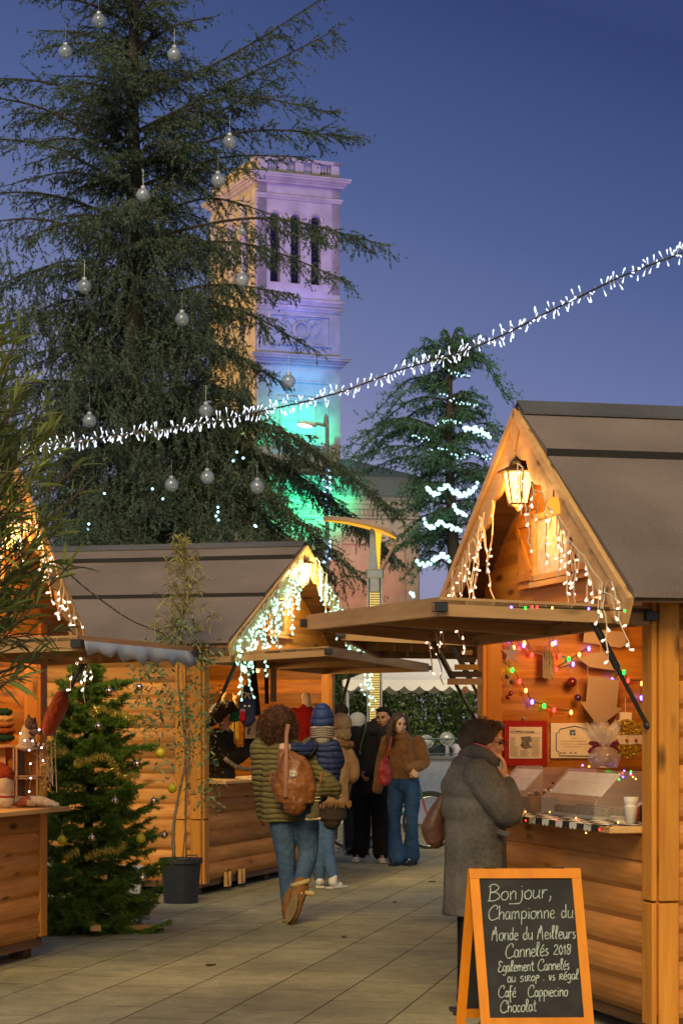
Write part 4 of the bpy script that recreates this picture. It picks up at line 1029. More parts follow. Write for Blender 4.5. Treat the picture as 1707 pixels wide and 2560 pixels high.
def bollard():
    g_ = ground(867, 2130); t = thing('bollard', 'slim grey metal bollard with a base plate behind the walking mother', 'bollard', g_)
    MB().lathe([(.05, 0), (.052, .9), (.04, .96), (.015, 1.02), (0, 1.03)], n=14).build('post', STEEL, t, True)
    MB().box((0, 0, .008), (.26, .2, .016)).build('base_plate', STEEL, t)
    for s in (-1, 1): MB().cyl((s * .1, -.05, .014), (s * .1, -.05, .04), .012, n=6).build('bolt', STEEL, t)
bollard()
def bicycle():
    D = 28.0; s = F / D; t = thing('bicycle', 'dark city bicycle standing across the aisle behind the couple', 'bicycle', P(975, 0, D) * 1)
    t.location.z = 0; xa, xb = (877 - 975) / s, (1075 - 975) / s; R = .345
    TEAL = plain('frame_teal', (.02, .12, .11), .35, .3, .6); TY = plain('tyre', (.015, .015, .017), .8); CH = plain('rim_chrome', (.45, .48, .5), .25, .9)
    RED = plain('fork_red', (.35, .05, .03), .4)
    for x, nm in ((xa, 'rear'), (xb, 'front')):
        c = Vector((x, 0, R)); circ = lambda rr: [(x + rr * math.cos(a), 0, R + rr * math.sin(a)) for a in [2 * PI * i / 32 for i in range(33)]]
        w = MB().tube(circ(R - .012), .018, n=6).build('wheel', TY, t, True); MB().tube(circ(R - .035), .009, n=5).build('rim', CH, w, True)
        sp = MB()
        for i in range(20): a = 2 * PI * i / 20; sp.cyl(c, (x + (R - .04) * math.cos(a), .0, R + (R - .04) * math.sin(a)), .0016, n=3)
        sp.cyl((x, -.04, R), (x, .04, R), .022, n=8); sp.build('spokes', CH, w)
        fd = MB(); 
        pts = [(x + (R + .02) * math.cos(a), 0, R + (R + .02) * math.sin(a)) for a in [PI * (.1 + .62 * i / 12) for i in range(13)]]; fd.tube(pts, .024, n=5, flat=.35); fd.build('mudguard', TY, t)
    bb = (-.05, 0, .29); st = (xa + .30, 0, .82); hd = (xb - .14, 0, .80); hb = (xb - .10, 0, .66)
    f = MB(); f.tube([bb, st], .016, n=6); f.tube(catmull([bb, (.12, 0, .42), hb], 4), .02, n=6); f.tube([(xa, .05, R), bb], .010, n=5); f.tube([(xa, -.05, R), (xa + .25, 0, .68)], .008, n=5); f.tube([hd, hb], .019, n=6); f.tube(catmull([(xa + .24, 0, .66), (.1, 0, .52), hb], 4), .014, n=6)
    f.build('frame', TEAL, t); MB().tube(catmull([hb, (xb - .06, .03, .5), (xb, .04, R)], 4), .013, n=6).build('fork', RED, t)
    h = MB(); h.tube([hd, (xb - .17, 0, .98)], .013, n=6); h.tube(catmull([(xb - .32, -.26, .97), (xb - .16, -.2, 1.0), (xb - .14, 0, 1.0), (xb - .16, .2, 1.0), (xb - .32, .26, .97)], 4), .012, n=6); h.build('handlebar', BLACK, t)
    MB().ell((xa + .24, 0, .93), (.13, .07, .035), 12, 6).build('saddle', BLACK, t, True); MB().cyl(st, (xa + .26, 0, .91), .012).build('seat_post', CH, t)
    m = MB(); m.tube([(bb[0] + .085 * math.cos(a), -.04, bb[2] + .085 * math.sin(a)) for a in [2 * PI * i / 14 for i in range(15)]], .006, n=4); m.tube([(bb[0], -.07, bb[2]), (bb[0] + .13, -.08, bb[2] - .08)], .01); m.box((bb[0] + .13, -.13, bb[2] - .08), (.09, .08, .02)); m.build('crank', BLACK, t)
    m = MB(); m.tube([(xa - .12, -.06, .74), (xa + .2, -.06, .74), (xa + .2, .06, .74), (xa - .12, .06, .74), (xa - .12, -.06, .74)], .007); m.tube([(xa, .05, R), (xa + .05, .06, .74)], .006); m.build('rack', BLACK, t)
bicycle()
# ================================================================ the decorated fir
def fir():
    g0 = ground(216, 2330); D = g0.y; s = F / D; r = random.Random(14); rs = np.random.RandomState(14)
    t = thing('christmas_tree', 'bushy green fir on a wooden cross stand between the two left chalets', 'tree', g0)
    Z = lambda y: (g0.y / F) * (2325 - y); X = lambda x: (x - 216) / s
    MB().tube([(0, 0, .03), (.02, 0, .9), (.0, 0, 1.6), (-.02, 0, Z(1650))], .045, .006, n=8).build('trunk', BARK, t, True)
    segs = []; wmb = MB(); H = Z(1640)
    def fan(base, dirv, L, droop, thick=.006):
        tip = base + dirv * L; mid = base.lerp(tip, .55) + Vector((0, 0, -droop * L * .25)); tip = tip + Vector((0, 0, droop * L * .1))
        cur = catmull([base, mid, tip], 6); wmb.tube(cur, thick, .002, n=4); lat = dirv.cross(Vector((0, 0, 1))).normalized()
        for i in range(1, len(cur)):
            a, b = cur[i - 1], cur[i]; segs.append((a, b)); tt = i / len(cur)
            for q in range(2):
                for sd in (-1, 1):
                    o = a.lerp(b, r.random()); l = L * .42 * (1.05 - tt) * r.uniform(.6, 1.1) + .03
                    d = ((b - a).normalized() * .8 + lat * sd * r.uniform(.6, 1.1) + Vector((0, 0, r.uniform(-.3, .15)))).normalized(); e = o + d * l; segs.append((o, e))
                    if l > .09:
                        for z in range(int(l / .045)):
                            f = o.lerp(e, r.uniform(.25, 1)); d2 = (d + lat * r.uniform(-1, 1) + Vector((0, 0, r.uniform(-.5, .2)))).normalized(); segs.append((f, f + d2 * r.uniform(.03, .08)))
    prof = lambda h: [ (0.0, .50), (.1, .60), (.25, .57), (.45, .50), (.6, .42), (.75, .31), (.88, .17), (1.0, .03)]
    def rad(h):
        pr = prof(h)
        for (a, ra), (b, rb) in zip(pr, pr[1:]):
            if a <= h <= b: return ra + (rb - ra) * (h - a) / (b - a)
        return .03
    lv = 15
    for i in range(lv):
        h = .07 + .90 * i / lv; z = H * h; n = 8 if h < .8 else 6; a0 = r.uniform(0, 6)
        for k in range(n):
            a = a0 + 2 * PI * k / n + r.uniform(-.2, .2); L = rad(h) * r.uniform(.62, 1.22); el = -.05 + .75 * h ** 1.5 + r.uniform(-.12, .12)
            fan(Vector((0, 0, z)), Vector((math.cos(a) * math.cos(el), math.sin(a) * math.cos(el), math.sin(el))), L / max(.5, math.cos(el)), .5 * (1 - h) + .1)
    for k in range(6): fan(Vector((0, 0, H * .93)), Vector((math.cos(k), math.sin(k), 1.6)).normalized(), .2, 0, .004)
    segs.append((Vector((0, 0, H * .9)), Vector((0, 0, H * 1.03))))
    for (x, y, L) in ((385, 2120, .8), (395, 1860, .72), (380, 2230, .6), (400, 2085, .66), (110, 2300, .5), (355, 1790, .6), (330, 1700, .5)):
        b = Vector((0, 0, Z(y) - .02)); tip = Vector((X(x), -.15, Z(y))); d = (tip - b); fan(b, d.normalized(), d.length, .1, .008)
    wmb.build('limbs', BARK, t)
    V, rr = blades([tuple(a) for a, b in segs], [tuple(b) for a, b in segs], .0085, .030, .0055, rs, .75, 4, 0)
    print('FIR blades', len(V)); tris('crown', V, rr, FIR, t)
    for rz, zz in ((.25, .022), (.25 + PI / 2, .066)): MB().box((0, 0, zz), (1.0, .075, .042), rot=(0, 0, rz), bev=.004).build('stand_board', W_PALE['x'], t)
    # tinsel
    GOLD = plain('tinsel_gold', (.90, .55, .08), .28, .45, .9, noise=.5, scale=60)
    def tinsel(pts, lab, dens=240, thick=.04):
        pw = catmull([Vector((X(x), y_, Z(y))) + g0 for x, y, y_ in pts], 8); o = -pw[0]; g = thing('tinsel_garland', lab, 'tinsel', pw[0], 0, 'gold tinsel on the fir')
        MB().tube([p + o for p in pw], .004, n=4).build('thread', GOLD, g)
        S = [tuple(p + o) for p in pw]; V, rr = blades(S[:-1], S[1:], .0022, thick, .0055, rs, .0, 4, 0); tris('foil_strands', V, rr, GOLD, g)
    tinsel([(125, 1880, -.54), (150, 1885, -.58), (175, 1868, -.61), (192, 1878, -.62)], 'gold tinsel at the left of the middle of the fir')
    tinsel([(215, 1893, -0.61), (240, 1898, -0.62), (265, 1885, -0.61), (292, 1890, -0.59), (305, 1910, -0.57), (318, 1935, -0.55), (345, 1930, -0.51), (362, 1936, -0.47)], 'long gold tinsel looping across the middle of the fir')
    tinsel([(245, 1785, -0.53), (262, 1770, -0.54), (285, 1772, -0.51), (305, 1782, -0.49), (330, 1785, -0.45), (352, 1798, -0.39)], 'gold tinsel high on the fir near the right')
    tinsel([(190, 2128, -0.65), (208, 2118, -0.67), (225, 2110, -0.67)], 'short gold tinsel low on the fir left of centre')
    tinsel([(238, 2130, -0.65), (258, 2118, -0.65), (290, 2112, -0.65), (325, 2108, -0.61), (330, 2090, -0.59)], 'gold tinsel low on the fir right of centre')
    YEL = plain('bauble_yellow', (.72, .60, .02), .4, .1, .5, noise=.15); MIR = plain('bauble_mirror', (.75, .55, .38), .06, 1, .8, noise=.25, scale=8)
    gp = 'baubles hanging on the fir'
    for (x, y, z_, l) in ((195, 1910, .05, 'at the left under the tinsel'), (401, 1883, -.02, 'at the right tip of the long upper branch'), (431, 1972, .0, 'furthest right, hanging off the fir in front of the logs'), (155, 2101, .0, 'low at the left'), (352, 2097, .02, 'low at the right')):
        bauble(x, y, D - .62 + z_, .034, 'matt yellow bauble ' + l, YEL, GOLD, 'bauble', 'bauble', gp, .035, 14)
    for (x, y, l) in ((273, 1728, 'gold mirrored bauble highest on the fir, left of a pair'), (348, 1718, 'gold mirrored bauble high on the right in front of the logs'), (246, 1817, 'small mirrored bauble under the upper tinsel'), (343, 1911, 'mirrored bauble beside the long tinsel at the right'),
            (288, 2003, 'mirrored bauble in the middle below the long tinsel'), (385, 2004, 'mirrored bauble on the right edge above the lower branches'), (230, 2096, 'copper mirrored bauble between the two lower yellow ones'), (411, 2088, 'mirrored bauble on a right branch tip beside the pot stems'), (357, 2196, 'mirrored bauble lowest on the fir at the right')):
        bauble(x, y, D - .62, .028, l, MIR, GOLD, 'bauble', 'bauble', gp, .03, 14)
fir()

# ================================================================ leaves as meshes
def leaves(name, Pn, Dn, Ln, width, mat, parent, rs, droop=.2, nseg=3):
    """lance-shaped leaves: base points, directions, lengths"""
    Pn, Dn, Ln = np.array(Pn, float), np.array(Dn, float), np.array(Ln, float); n = len(Pn)
    Dn /= np.linalg.norm(Dn, axis=1)[:, None]; s = np.cross(Dn, rs.normal(size=(n, 3)) * .5 + np.array([0, 0, 1.0])); s /= np.linalg.norm(s, axis=1)[:, None] + 1e-9
    ts = np.linspace(0, 1, nseg + 2); wd = np.sin(np.pi * np.clip(ts * .93 + .03, 0, 1)) ** .8; q = []
    for t, w in zip(ts, wd):
        c = Pn + Dn * (Ln * t)[:, None] + np.array([0, 0, -1.0]) * (Ln * droop * t * t)[:, None]; ww = (width * Ln / .12 * w)[:, None] * .5
        q.append((c - s * ww, c + s * ww))
    fs = [np.stack([q[i][0], q[i][1], q[i + 1][1], q[i + 1][0]], 1) for i in range(nseg + 1)]
    r = rs.rand(n); return tris(name, np.concatenate(fs), np.tile(r, nseg + 1), mat, parent)
def oleander():
    r = random.Random(31); rs = np.random.RandomState(31); D = 8.2; s = F / D
    root = Vector(((-260 - CX) / s, D, 0)); t = thing('oleander_bush', 'tall oleander with long narrow leaves leaning in at the left edge', 'shrub', root)
    tips = []
    env = [(860, 60), (930, 85), (1000, 100), (1080, 170), (1120, 205), (1200, 180), (1260, 120), (1330, 110), (1400, 195), (1430, 150), (1500, 110), (1560, 140), (1620, 110), (1680, 80), (1290, 130), (1370, 120), (1450, 120), (1590, 60), (1540, 60)]
    for y, xm in env:
        for k in range(5): tips.append((xm * (1 - .38 * k) - r.uniform(0, 30), y + r.uniform(-28, 28), r.uniform(-.5, .5)))
    for k in range(85): tips.append((r.uniform(-160, 30), r.uniform(880, 1330), r.uniform(-.7, .7)))
    st = MB(); Pn, Dn, Ln = [], [], []; bs = MB()
    for (x, y, dy) in tips:
        tip = Vector(((x - CX) / s, D + dy, EYE + (HY - y) / s)) - root; base = Vector((r.uniform(-.2, .2), r.uniform(-.2, .2), 0)); base.z = r.uniform(0.3, 1.2)
        mid = base.lerp(tip, .55) + Vector((-.15, 0, .25)); cur = catmull([base, mid, tip], 6); st.tube(cur, .007, .003, n=4)
        d = (cur[-1] - cur[-3]).normalized(); k = 26 if r.random() < .75 else 12
        for i in range(k):
            f = r.random() ** 1.4 * .28; p = tip - d * f; a = r.uniform(0, 2 * PI); sp = r.uniform(.35, 1.1)
            e1 = d.cross(Vector((0, 0, 1))).normalized(); e2 = e1.cross(d); dd = d * (1.0 - .4 * f) + (e1 * math.cos(a) + e2 * math.sin(a)) * sp
            Pn.append(tuple(p)); Dn.append(tuple(dd)); Ln.append(r.uniform(.07, .135))
    MB().tube(catmull([(0, 0, 0), (.05, 0, .8), (.0, .1, 1.6)], 5), .03, .015, n=7).build('stem', BARK, t, True)
    st.build('branches', plain('oleander_twig', (.10, .06, .035), .8), t)
    leaves('leaves', Pn, Dn, Ln, .0125, foliage('oleander_leaf', (.25, .31, .08), (.06, .09, .03), 4, .45, .3), t, rs, .22)
oleander()
def potted():
    g0 = ground(452, 2258); D = g0.y; s = F / D; r = random.Random(17); rs = np.random.RandomState(17)
    p = thing('plant_pot', 'black plastic pot at the corner of the middle chalet', 'plant pot', g0)
    h = 112 / s; rr = 53 / s
    MB().lathe([(rr * .80, 0), (rr * .95, h * .88), (rr * 1.04, h * .89), (rr * 1.04, h), (rr * .97, h), (rr * .93, h * .9), (0, h * .88)], n=28).build('body', plain('pot_black', (.022, .028, .036), .5), p, False)
    for sd in (0,): MB().tube([(.06, -rr, h * .98), (.065, -rr - .012, h + .035), (.15, -rr + .01, h + .035), (.15, -rr * .93, h * .98)], .006).build('handle', plain('pot_handle', (.12, .05, .03), .5), p)
    MB().ell((0, 0, h * .84), (rr * .9, rr * .9, .03), 16, 6).build('soil', plain('soil', (.03, .02, .015), 1), p)
    t = thing('potted_shrub', 'tall wispy olive leaved shrub growing from the black pot', 'shrub', g0 + Vector((0, 0, h * .85)))
    Z = lambda y: (2262 - y) / s - h * .85; X = lambda x: (x - 457) / s
    GB = plain('pale_bark', (.16, .12, .08), .8, noise=.35, scale=30)
    stems = [[(440, 2150), (438, 2080), (452, 1990), (470, 1900), (462, 1800), (450, 1700), (458, 1600), (466, 1500), (468, 1400), (470, 1330)], [(470, 2150), (468, 2000), (480, 1880), (470, 1780), (460, 1680)], [(462, 2150), (478, 1950), (490, 1870), (466, 1790), (450, 1760)]]
    m = MB(); rads = [(.016, .002), (.007, .003), (.005, .002)]
    for st, (a, b) in zip(stems, rads): m.tube(catmull([(X(x), r.uniform(-.02, .02), Z(y)) for x, y in st], 5), a, b, n=7)
    m.build('stems', GB, t, True)
    tw = MB(); P1, D1, L1, P2, D2, L2 = [], [], [], [], [], []
    main = catmull([(X(x), 0, Z(y)) for x, y in stems[0]], 8)
    def stem_at(y): return min(main, key=lambda q: abs(q.z - Z(y)))
    # upper yellowish wisps
    for i in range(70):
        y = 1345 + 290 * r.random(); b = stem_at(min(2000, y + 40)); hw = 18 + 95 * ((y - 1330) / 300) ** .7; tip = Vector((X(470 + r.uniform(-hw, hw)), r.uniform(-.2, .2), Z(y - r.uniform(0, 25))))
        tw.tube(catmull([b, b.lerp(tip, .5) + Vector((0, 0, .03)), tip], 4), .0018, .001, n=3)
        for k in range(17):
            f = b.lerp(tip, r.uniform(.35, 1.05)); P1.append(tuple(f)); D1.append((r.uniform(-1, 1), r.uniform(-.7, .7), r.uniform(-.9, .9))); L1.append(r.uniform(.045, .09))
    # lower rounder grey green leaves
    cl = [(430, 1570), (480, 1590), (520, 1640), (390, 1680), (360, 1720), (420, 1740), (340, 1760), (500, 1720), (540, 1740), (460, 1800), (490, 1790), (410, 1800), (380, 1830), (505, 1850), (450, 1870), (530, 1830), (480, 1900), (530, 1900), (400, 1660), (450, 1640), (510, 1980), (430, 1930), (350, 1690), (470, 1560), (440, 1610), (530, 1960), (525, 2010), (410, 1700), (440, 1770), (395, 1760), (370, 1800), (500, 1660), (470, 1730), (515, 1800), (470, 1850), (360, 1640), (400, 1600)]
    for (x, y) in cl:
        c = Vector((X(x), r.uniform(-.12, .05), Z(y))); b = stem_at(y + 50); tw.tube(catmull([b, b.lerp(c, .5) + Vector((0, 0, .03)), c], 4), .0022, .001, n=3)
        for k in range(34):
            P2.append((c.x + r.gauss(0, .055), c.y + r.gauss(0, .05), c.z + r.gauss(0, .05))); D2.append((r.uniform(-1, 1), r.uniform(-1, 1), r.uniform(-.8, .6))); L2.append(r.uniform(.040, .065))
    tw.build('twigs', GB, t)
    leaves('upper_leaves', P1, D1, L1, .020, foliage('wisp_leaf', (.42, .38, .12), (.22, .20, .07), 6, .6, .3), t, rs, .1, 1)
    leaves('lower_leaves', P2, D2, L2, .042, foliage('olive_leaf', (.26, .36, .18), (.09, .15, .08), 6, .5, .3), t, rs, .15, 2)
potted()
# black cable hanging across the middle roof to the shrub
pts = catmull([P(125, 1385, 15.2), P(190, 1450, 15.8), P(255, 1502, 16.6), P(330, 1552, 17.6), P(405, 1582, 18.5)], 8); o = -pts[0]
t = tag(MB().tube([p + o for p in pts], .006, n=6).build('cable', BLACK, None, True, loc=pts[0]), 'black cable slung across the middle chalet roof towards the shrub', 'cable')
# dropped leaves on the paving
for (x, y, lab) in ((985, 2258, 'small brown leaf lying on the paving near the mother right of her boots'), (1078, 2207, 'dark leaf on the paving beside the grey coat, further one'), (860, 2345, 'dark leaf on the paving in the middle of the aisle'), (525, 2417, 'dark leaf on the paving nearest the camera on the left')):
    g_ = ground(x, y); m = MB(); m.add([(-.04, 0, .006), (-.01, -.02, .012), (.03, -.012, .016), (.05, .0, .006), (.02, .022, .012), (-.015, .018, .014), (0, 0, .004)], [[6, i, (i + 1) % 6] for i in range(6)])
    tag(m.build('fallen_leaf', plain('dead_leaf', (.05, .03, .015), .9), loc=g_, rot=(0, 0, rnd.uniform(0, 6))), lab, 'leaf', 'dead leaves on the paving')

# ================================================================ chalk letters
GL = {  # strokes on a unit grid: x, y (baseline 0, capital 1, x-height .55)
 'B': (.72, [[(.08, 0), (.12, .5), (.1, 1)], [(.0, .92), (.3, 1.05), (.58, .85), (.45, .6), (.15, .52), (.5, .5), (.68, .25), (.45, .02), (.0, 0)]]),
 'C': (.75, [[(.62, .72), (.66, .95), (.42, 1.02), (.1, .7), (.03, .3), (.2, .0), (.5, .0), (.72, .14)]]),
 'E': (.55, [[(.5, .85), (.25, .98), (.1, .78), (.28, .55), (.05, .35), (.08, .05), (.35, .0), (.52, .12)]]),
 'S': (.5, [[(.4, .55), (.15, .52), (.12, .36), (.36, .24), (.34, .05), (.05, .0)]]), 'I': (.25, [[(.1, .55), (.12, 0)]]),
 'R': (.5, [[(.06, .0), (.08, .58)], [(.0, .55), (.3, .6), (.36, .42), (.1, .3), (.25, .15), (.45, .02)]]), 'O': (.45, [[(.2, .55), (.03, .3), (.16, .02), (.36, .2), (.34, .48), (.2, .55)]]),
 'P': (.45, [[(.08, -.3), (.1, .55)], [(.04, .52), (.3, .6), (.38, .4), (.1, .25)]]),
 'M': (.66, [[(.0, .0), (.10, .62), (.17, .80), (.24, .45), (.33, 1.05), (.42, .6), (.50, -.06)]]),
 'o': (.48, [[(.25, .55), (.05, .4), (.08, .08), (.28, .0), (.42, .22), (.38, .5), (.22, .56)]]), 'n': (.5, [[(.06, .55), (.08, 0)], [(.08, .35), (.25, .56), (.38, .45), (.4, .0)]]),
 'j': (.35, [[(.22, .6), (.24, .1), (.14, -.22), (-.1, -.28), (-.45, -.26)], [(.2, .8), (.21, .84)]]), 'u': (.5, [[(.05, .55), (.06, .12), (.2, .0), (.38, .2)], [(.38, .55), (.4, .05), (.46, .0)]]),
 'r': (.4, [[(.06, .55), (.08, 0)], [(.08, .3), (.2, .52), (.36, .5)]]), ',': (.25, [[(.14, .12), (.16, -.05), (.06, -.25)]]), ' ': (.42, []),
 'h': (.5, [[(.08, 1.0), (.07, 0)], [(.08, .32), (.24, .54), (.38, .42), (.4, 0)]]), 'a': (.46, [[(.34, .5), (.14, .54), (.03, .25), (.14, .0), (.32, .14), (.35, .5)], [(.35, .5), (.36, .1), (.46, .02)]]),
 'm': (.72, [[(.05, .55), (.06, 0)], [(.06, .36), (.2, .56), (.3, .45), (.3, .0)], [(.3, .36), (.46, .56), (.58, .42), (.6, .0)]]), 'p': (.5, [[(.08, .55), (.1, -.45)], [(.08, .42), (.26, .58), (.42, .38), (.36, .08), (.1, .06)]]),
 'i': (.22, [[(.1, .52), (.1, 0)], [(.1, .72), (.11, .76)]]), 'd': (.48, [[(.34, .45), (.14, .52), (.04, .22), (.16, .0), (.34, .14)], [(.36, 1.0), (.35, .4), (.37, .02)]]),
 'e': (.42, [[(.04, .26), (.32, .34), (.28, .54), (.1, .5), (.04, .2), (.16, .0), (.38, .08)]]), 'l': (.34, [[(.02, .1), (.26, .8), (.22, 1.02), (.1, .9), (.12, .1), (.26, .02)]]),
 's': (.34, [[(.28, .5), (.1, .48), (.12, .32), (.28, .2), (.2, .02), (.02, .04)]]), 'c': (.4, [[(.34, .46), (.14, .54), (.04, .26), (.14, .02), (.36, .06)]]), 't': (.38, [[(.18, .9), (.16, .15), (.26, .0), (.34, .06)], [(.0, .6), (.34, .62)]]),
 'g': (.46, [[(.34, .5), (.12, .54), (.04, .26), (.18, .06), (.34, .2)], [(.36, .54), (.36, -.1), (.2, -.36), (.02, -.24)]]), 'f': (.36, [[(.34, .9), (.2, 1.0), (.12, .7), (.14, -.35), (.24, -.4)], [(.0, .5), (.3, .52)]]),
 'é': (.42, [[(.04, .26), (.32, .34), (.28, .54), (.1, .5), (.04, .2), (.16, .0), (.38, .08)], [(.16, .66), (.34, .82)]]), 'v': (.4, [[(.04, .55), (.16, .02), (.34, .55)]]), '.': (.2, [[(.08, .04), (.1, .08)]]),
 '2': (.42, [[(.04, .6), (.2, .78), (.34, .6), (.04, .1), (.14, .05), (.4, .04)]]), '0': (.42, [[(.2, .72), (.05, .4), (.2, .02), (.36, .3), (.2, .72)]]), '1': (.26, [[(.02, .5), (.14, .72), (.14, .0)]]), '8': (.42, [[(.34, .66), (.16, .74), (.1, .5), (.34, .3), (.2, .0), (.04, .2), (.36, .5), (.34, .7)]]),
}
def chalk(mb, text, x, y, size, fn, rad, slope=0.0, jit=.02, gap=1.0):
    for ch in text:
        w, st = GL.get(ch, GL[' '])
        for s in st:
            pts = [(x + (a + .12 * b) * size + rnd.uniform(-jit, jit) * size, y + (b + slope * 0) * size + rnd.uniform(-jit, jit) * size) for a, b in s]
            c = catmull([(a, b, 0) for a, b in pts], 5); mb.tube([fn(p.x, p.y) for p in c], rad, n=5)
        x += w * size * gap; y += slope * w * size
    return x
def aboard():
    D = 9.85; loc = P(1310, 0, D); loc.z = 0; t = thing('chalkboard_sign', 'orange framed A-board with chalk writing standing on the paving', 'sign', loc, math.radians(2.5))
    s = F / D; W_ = .495; H = .885; lean = math.radians(13); OR = wood('sign_frame', (.75, .27, .015), (.62, .20, .012), 'z', .4, knots=False, var=.08); BD = plain('chalkboard', (.022, .023, .026), .7, 0, .25, noise=.35, scale=9)
    # each half hangs from the top edge; front half leans towards the camera
    for sgn, nm in ((-1, 'front_panel'), (1, 'rear_panel')):
        fn0 = lambda u, w, q, sgn=sgn: Vector((u, sgn * (.012 + (H - w) * math.tan(lean) + q * math.cos(lean)), w))
        sk = lambda u, w, q, sgn=sgn: fn0(u + (-sgn) * (H - w) * .055, w, q)
        bw = .042; lo = .245; m = MB()
        m.prism([(-W_ / 2 + bw, lo), (W_ / 2 - bw, lo), (W_ / 2 - bw, H - bw), (-W_ / 2 + bw, H - bw)], sk, -.006, .002)
        pn = m.build(nm, BD, t)
        for (a, b, c, d) in ((-W_ / 2, -W_ / 2 + bw, 0, H - bw), (W_ / 2 - bw, W_ / 2, 0, H - bw), (-W_ / 2, W_ / 2, H - bw + .001, H), (-W_ / 2 + bw, W_ / 2 - bw, lo - bw, lo)):
            MB().prism([(a, c), (b, c), (b, d), (a, d)], sk, -.010, .012).build('frame', OR, pn)
        if sgn < 0:
            lines = [('Bonjour,', .06, .78, .165, .068, .05), ('Championne du', .05, 1.0, .30, .060, .02), ('Monde du Meilleurs', .07, 1.0, .45, .056, .02), ('Cannelés 2018', .2, .93, .575, .058, .05),
                     ('Egalement Cannelés', .11, .90, .675, .046, .03), ('au SIROP . vs Régal', .2, .99, .75, .042, .04), ('Café   Cappiecino', .09, .86, .855, .048, .01), ('Chocolat', .10, .50, .965, .050, .04)]
            cm = MB(); LX = -W_ / 2 + bw; wid = W_ - 2 * bw
            for txt, x0, x1, f, sz, slp in lines:
                w0 = sum(GL.get(ch, GL[' '])[0] for ch in txt) * sz; gx = (x1 - x0) * wid * .97 / w0
                zz = H - bw - (H - bw - lo) * f; xx = LX + x0 * wid + .006
                chalk(cm, txt, xx, zz, sz, lambda a, b: sk(xx + (a - xx) * gx, b + (a - xx) * gx * slp, .0035), .0023, .0, .018)
            cm.build('chalk_writing', plain('chalk', (.42, .50, .47), .9, noise=.35, scale=60), pn)
    for x in (-.15, .15): MB().box((x, 0, H + .004), (.05, .03, .008)).build('hinge', BRASS, t)
    MB().tube([(W_ / 2 - .02, -.12, .42), (W_ / 2 - .02, 0, .39), (W_ / 2 - .02, .12, .42)], .003, n=4).build('stay_chain', BLACK, t)
aboard()
# ================================================================ figures
# every figure: an Empty at the feet, local +y = the way the person faces, x = their right-hand side seen from behind
SKIN = {}
def skin(name, c): return plain('skin_' + name, c, .5, 0, .35, noise=.10, scale=9)
class Blob:
    """overlapping ellipsoids and tapered limbs, fused by a voxel remesh into one continuous surface"""
    def __init__(s): s.m = MB()
    def e(s, c, r, rot=None): s.m.ell(c, r, 16, 12, rot); return s
    def limb(s, pts, rads, k=4, flat=1.0, hem=False):
        pts = [Vector(p) for p in pts]; c = catmull(pts, k); n = len(c); rr = []
        for i in range(n):
            f = i / (n - 1) * (len(rads) - 1); j = min(int(f), len(rads) - 2); rr.append(rads[j] + (rads[j + 1] - rads[j]) * (f - j))
        s.m.tube(c, rr, n=12, flat=flat); 
        if not hem: s.m.ell(c[0], rr[0] * .98 * (1 if flat == 1 else .7), 12, 8)
        s.m.ell(c[-1], rr[-1] * .98 * (1 if flat == 1 else .8), 12, 8); return s
    def box(s, c, d, rot=None, bev=.02): s.m.box(c, d, rot, bev=bev); return s
    def build(s, name, mat, parent, vox=.01, it=3, disp=None, dscale=.1):
        o = s.m.build(name, mat, parent, True)
        r = o.modifiers.new('fuse', 'REMESH'); r.mode = 'VOXEL'; r.voxel_size = vox; r.use_smooth_shade = True
        if it: sm = o.modifiers.new('smooth', 'SMOOTH'); sm.iterations = it; sm.factor = .5
        if disp:
            key = 'clouds%g' % dscale; tx = bpy.data.textures.get(key) or bpy.data.textures.new(key, 'CLOUDS'); tx.noise_scale = dscale; tx.noise_depth = 3
            d = o.modifiers.new('folds', 'DISPLACE'); d.texture = tx; d.strength = disp; d.mid_level = .5; d.texture_coords = 'LOCAL'
        return o
def head_prims(b, c, yaw=0.0, pitch=0.0, s=1.0):
    R = Euler((pitch, 0, yaw)).to_matrix(); c = Vector(c)
    def E(p, r): b.m.ell(c + R @ (Vector(p) * s), tuple(q * s for q in r), 14, 10, rot=R)
    E((0, -.012, .025), (.074, .092, .088)); E((0, .022, -.035), (.060, .066, .070)); E((0, .045, -.075), (.034, .034, .028))
    E((0, .078, .028), (.052, .016, .016)); E((0, .088, -.012), (.012, .022, .026)); E((0, .098, -.024), (.016, .015, .012))
    E((0, .080, -.052), (.026, .016, .008)); E((0, .078, -.064), (.022, .014, .008))
    for sx in (-1, 1): E((sx * .074, -.004, -.004), (.010, .018, .030)); E((sx * .040, .056, -.022), (.024, .024, .022))
    return R
def face(parent, c, yaw, pitch, s=1.0, lips=(.30, .09, .08), brow=(.03, .02, .015)):
    R = Euler((pitch, 0, yaw)).to_matrix(); c = Vector(c); q = lambda p: c + R @ (Vector(p) * s)
    for sx in (-1, 1):
        MB().ell(q((sx * .030, .078, .008)), (.013 * s, .009 * s, .007 * s), 10, 7, rot=R).build('eye', plain('eye_dark', (.03, .02, .015), .2, 0, .6), parent, True)
        MB().tube([q((sx * .014, .094, .026)), q((sx * .032, .093, .031)), q((sx * .050, .080, .026))], .0035 * s, n=5).build('eyebrow', plain('brow', brow, .9), parent)
    MB().ell(q((0, .092, -.057)), (.020 * s, .008 * s, .006 * s), 10, 6, rot=R).build('lips', plain('lips%g' % lips[0], lips, .5), parent, True)
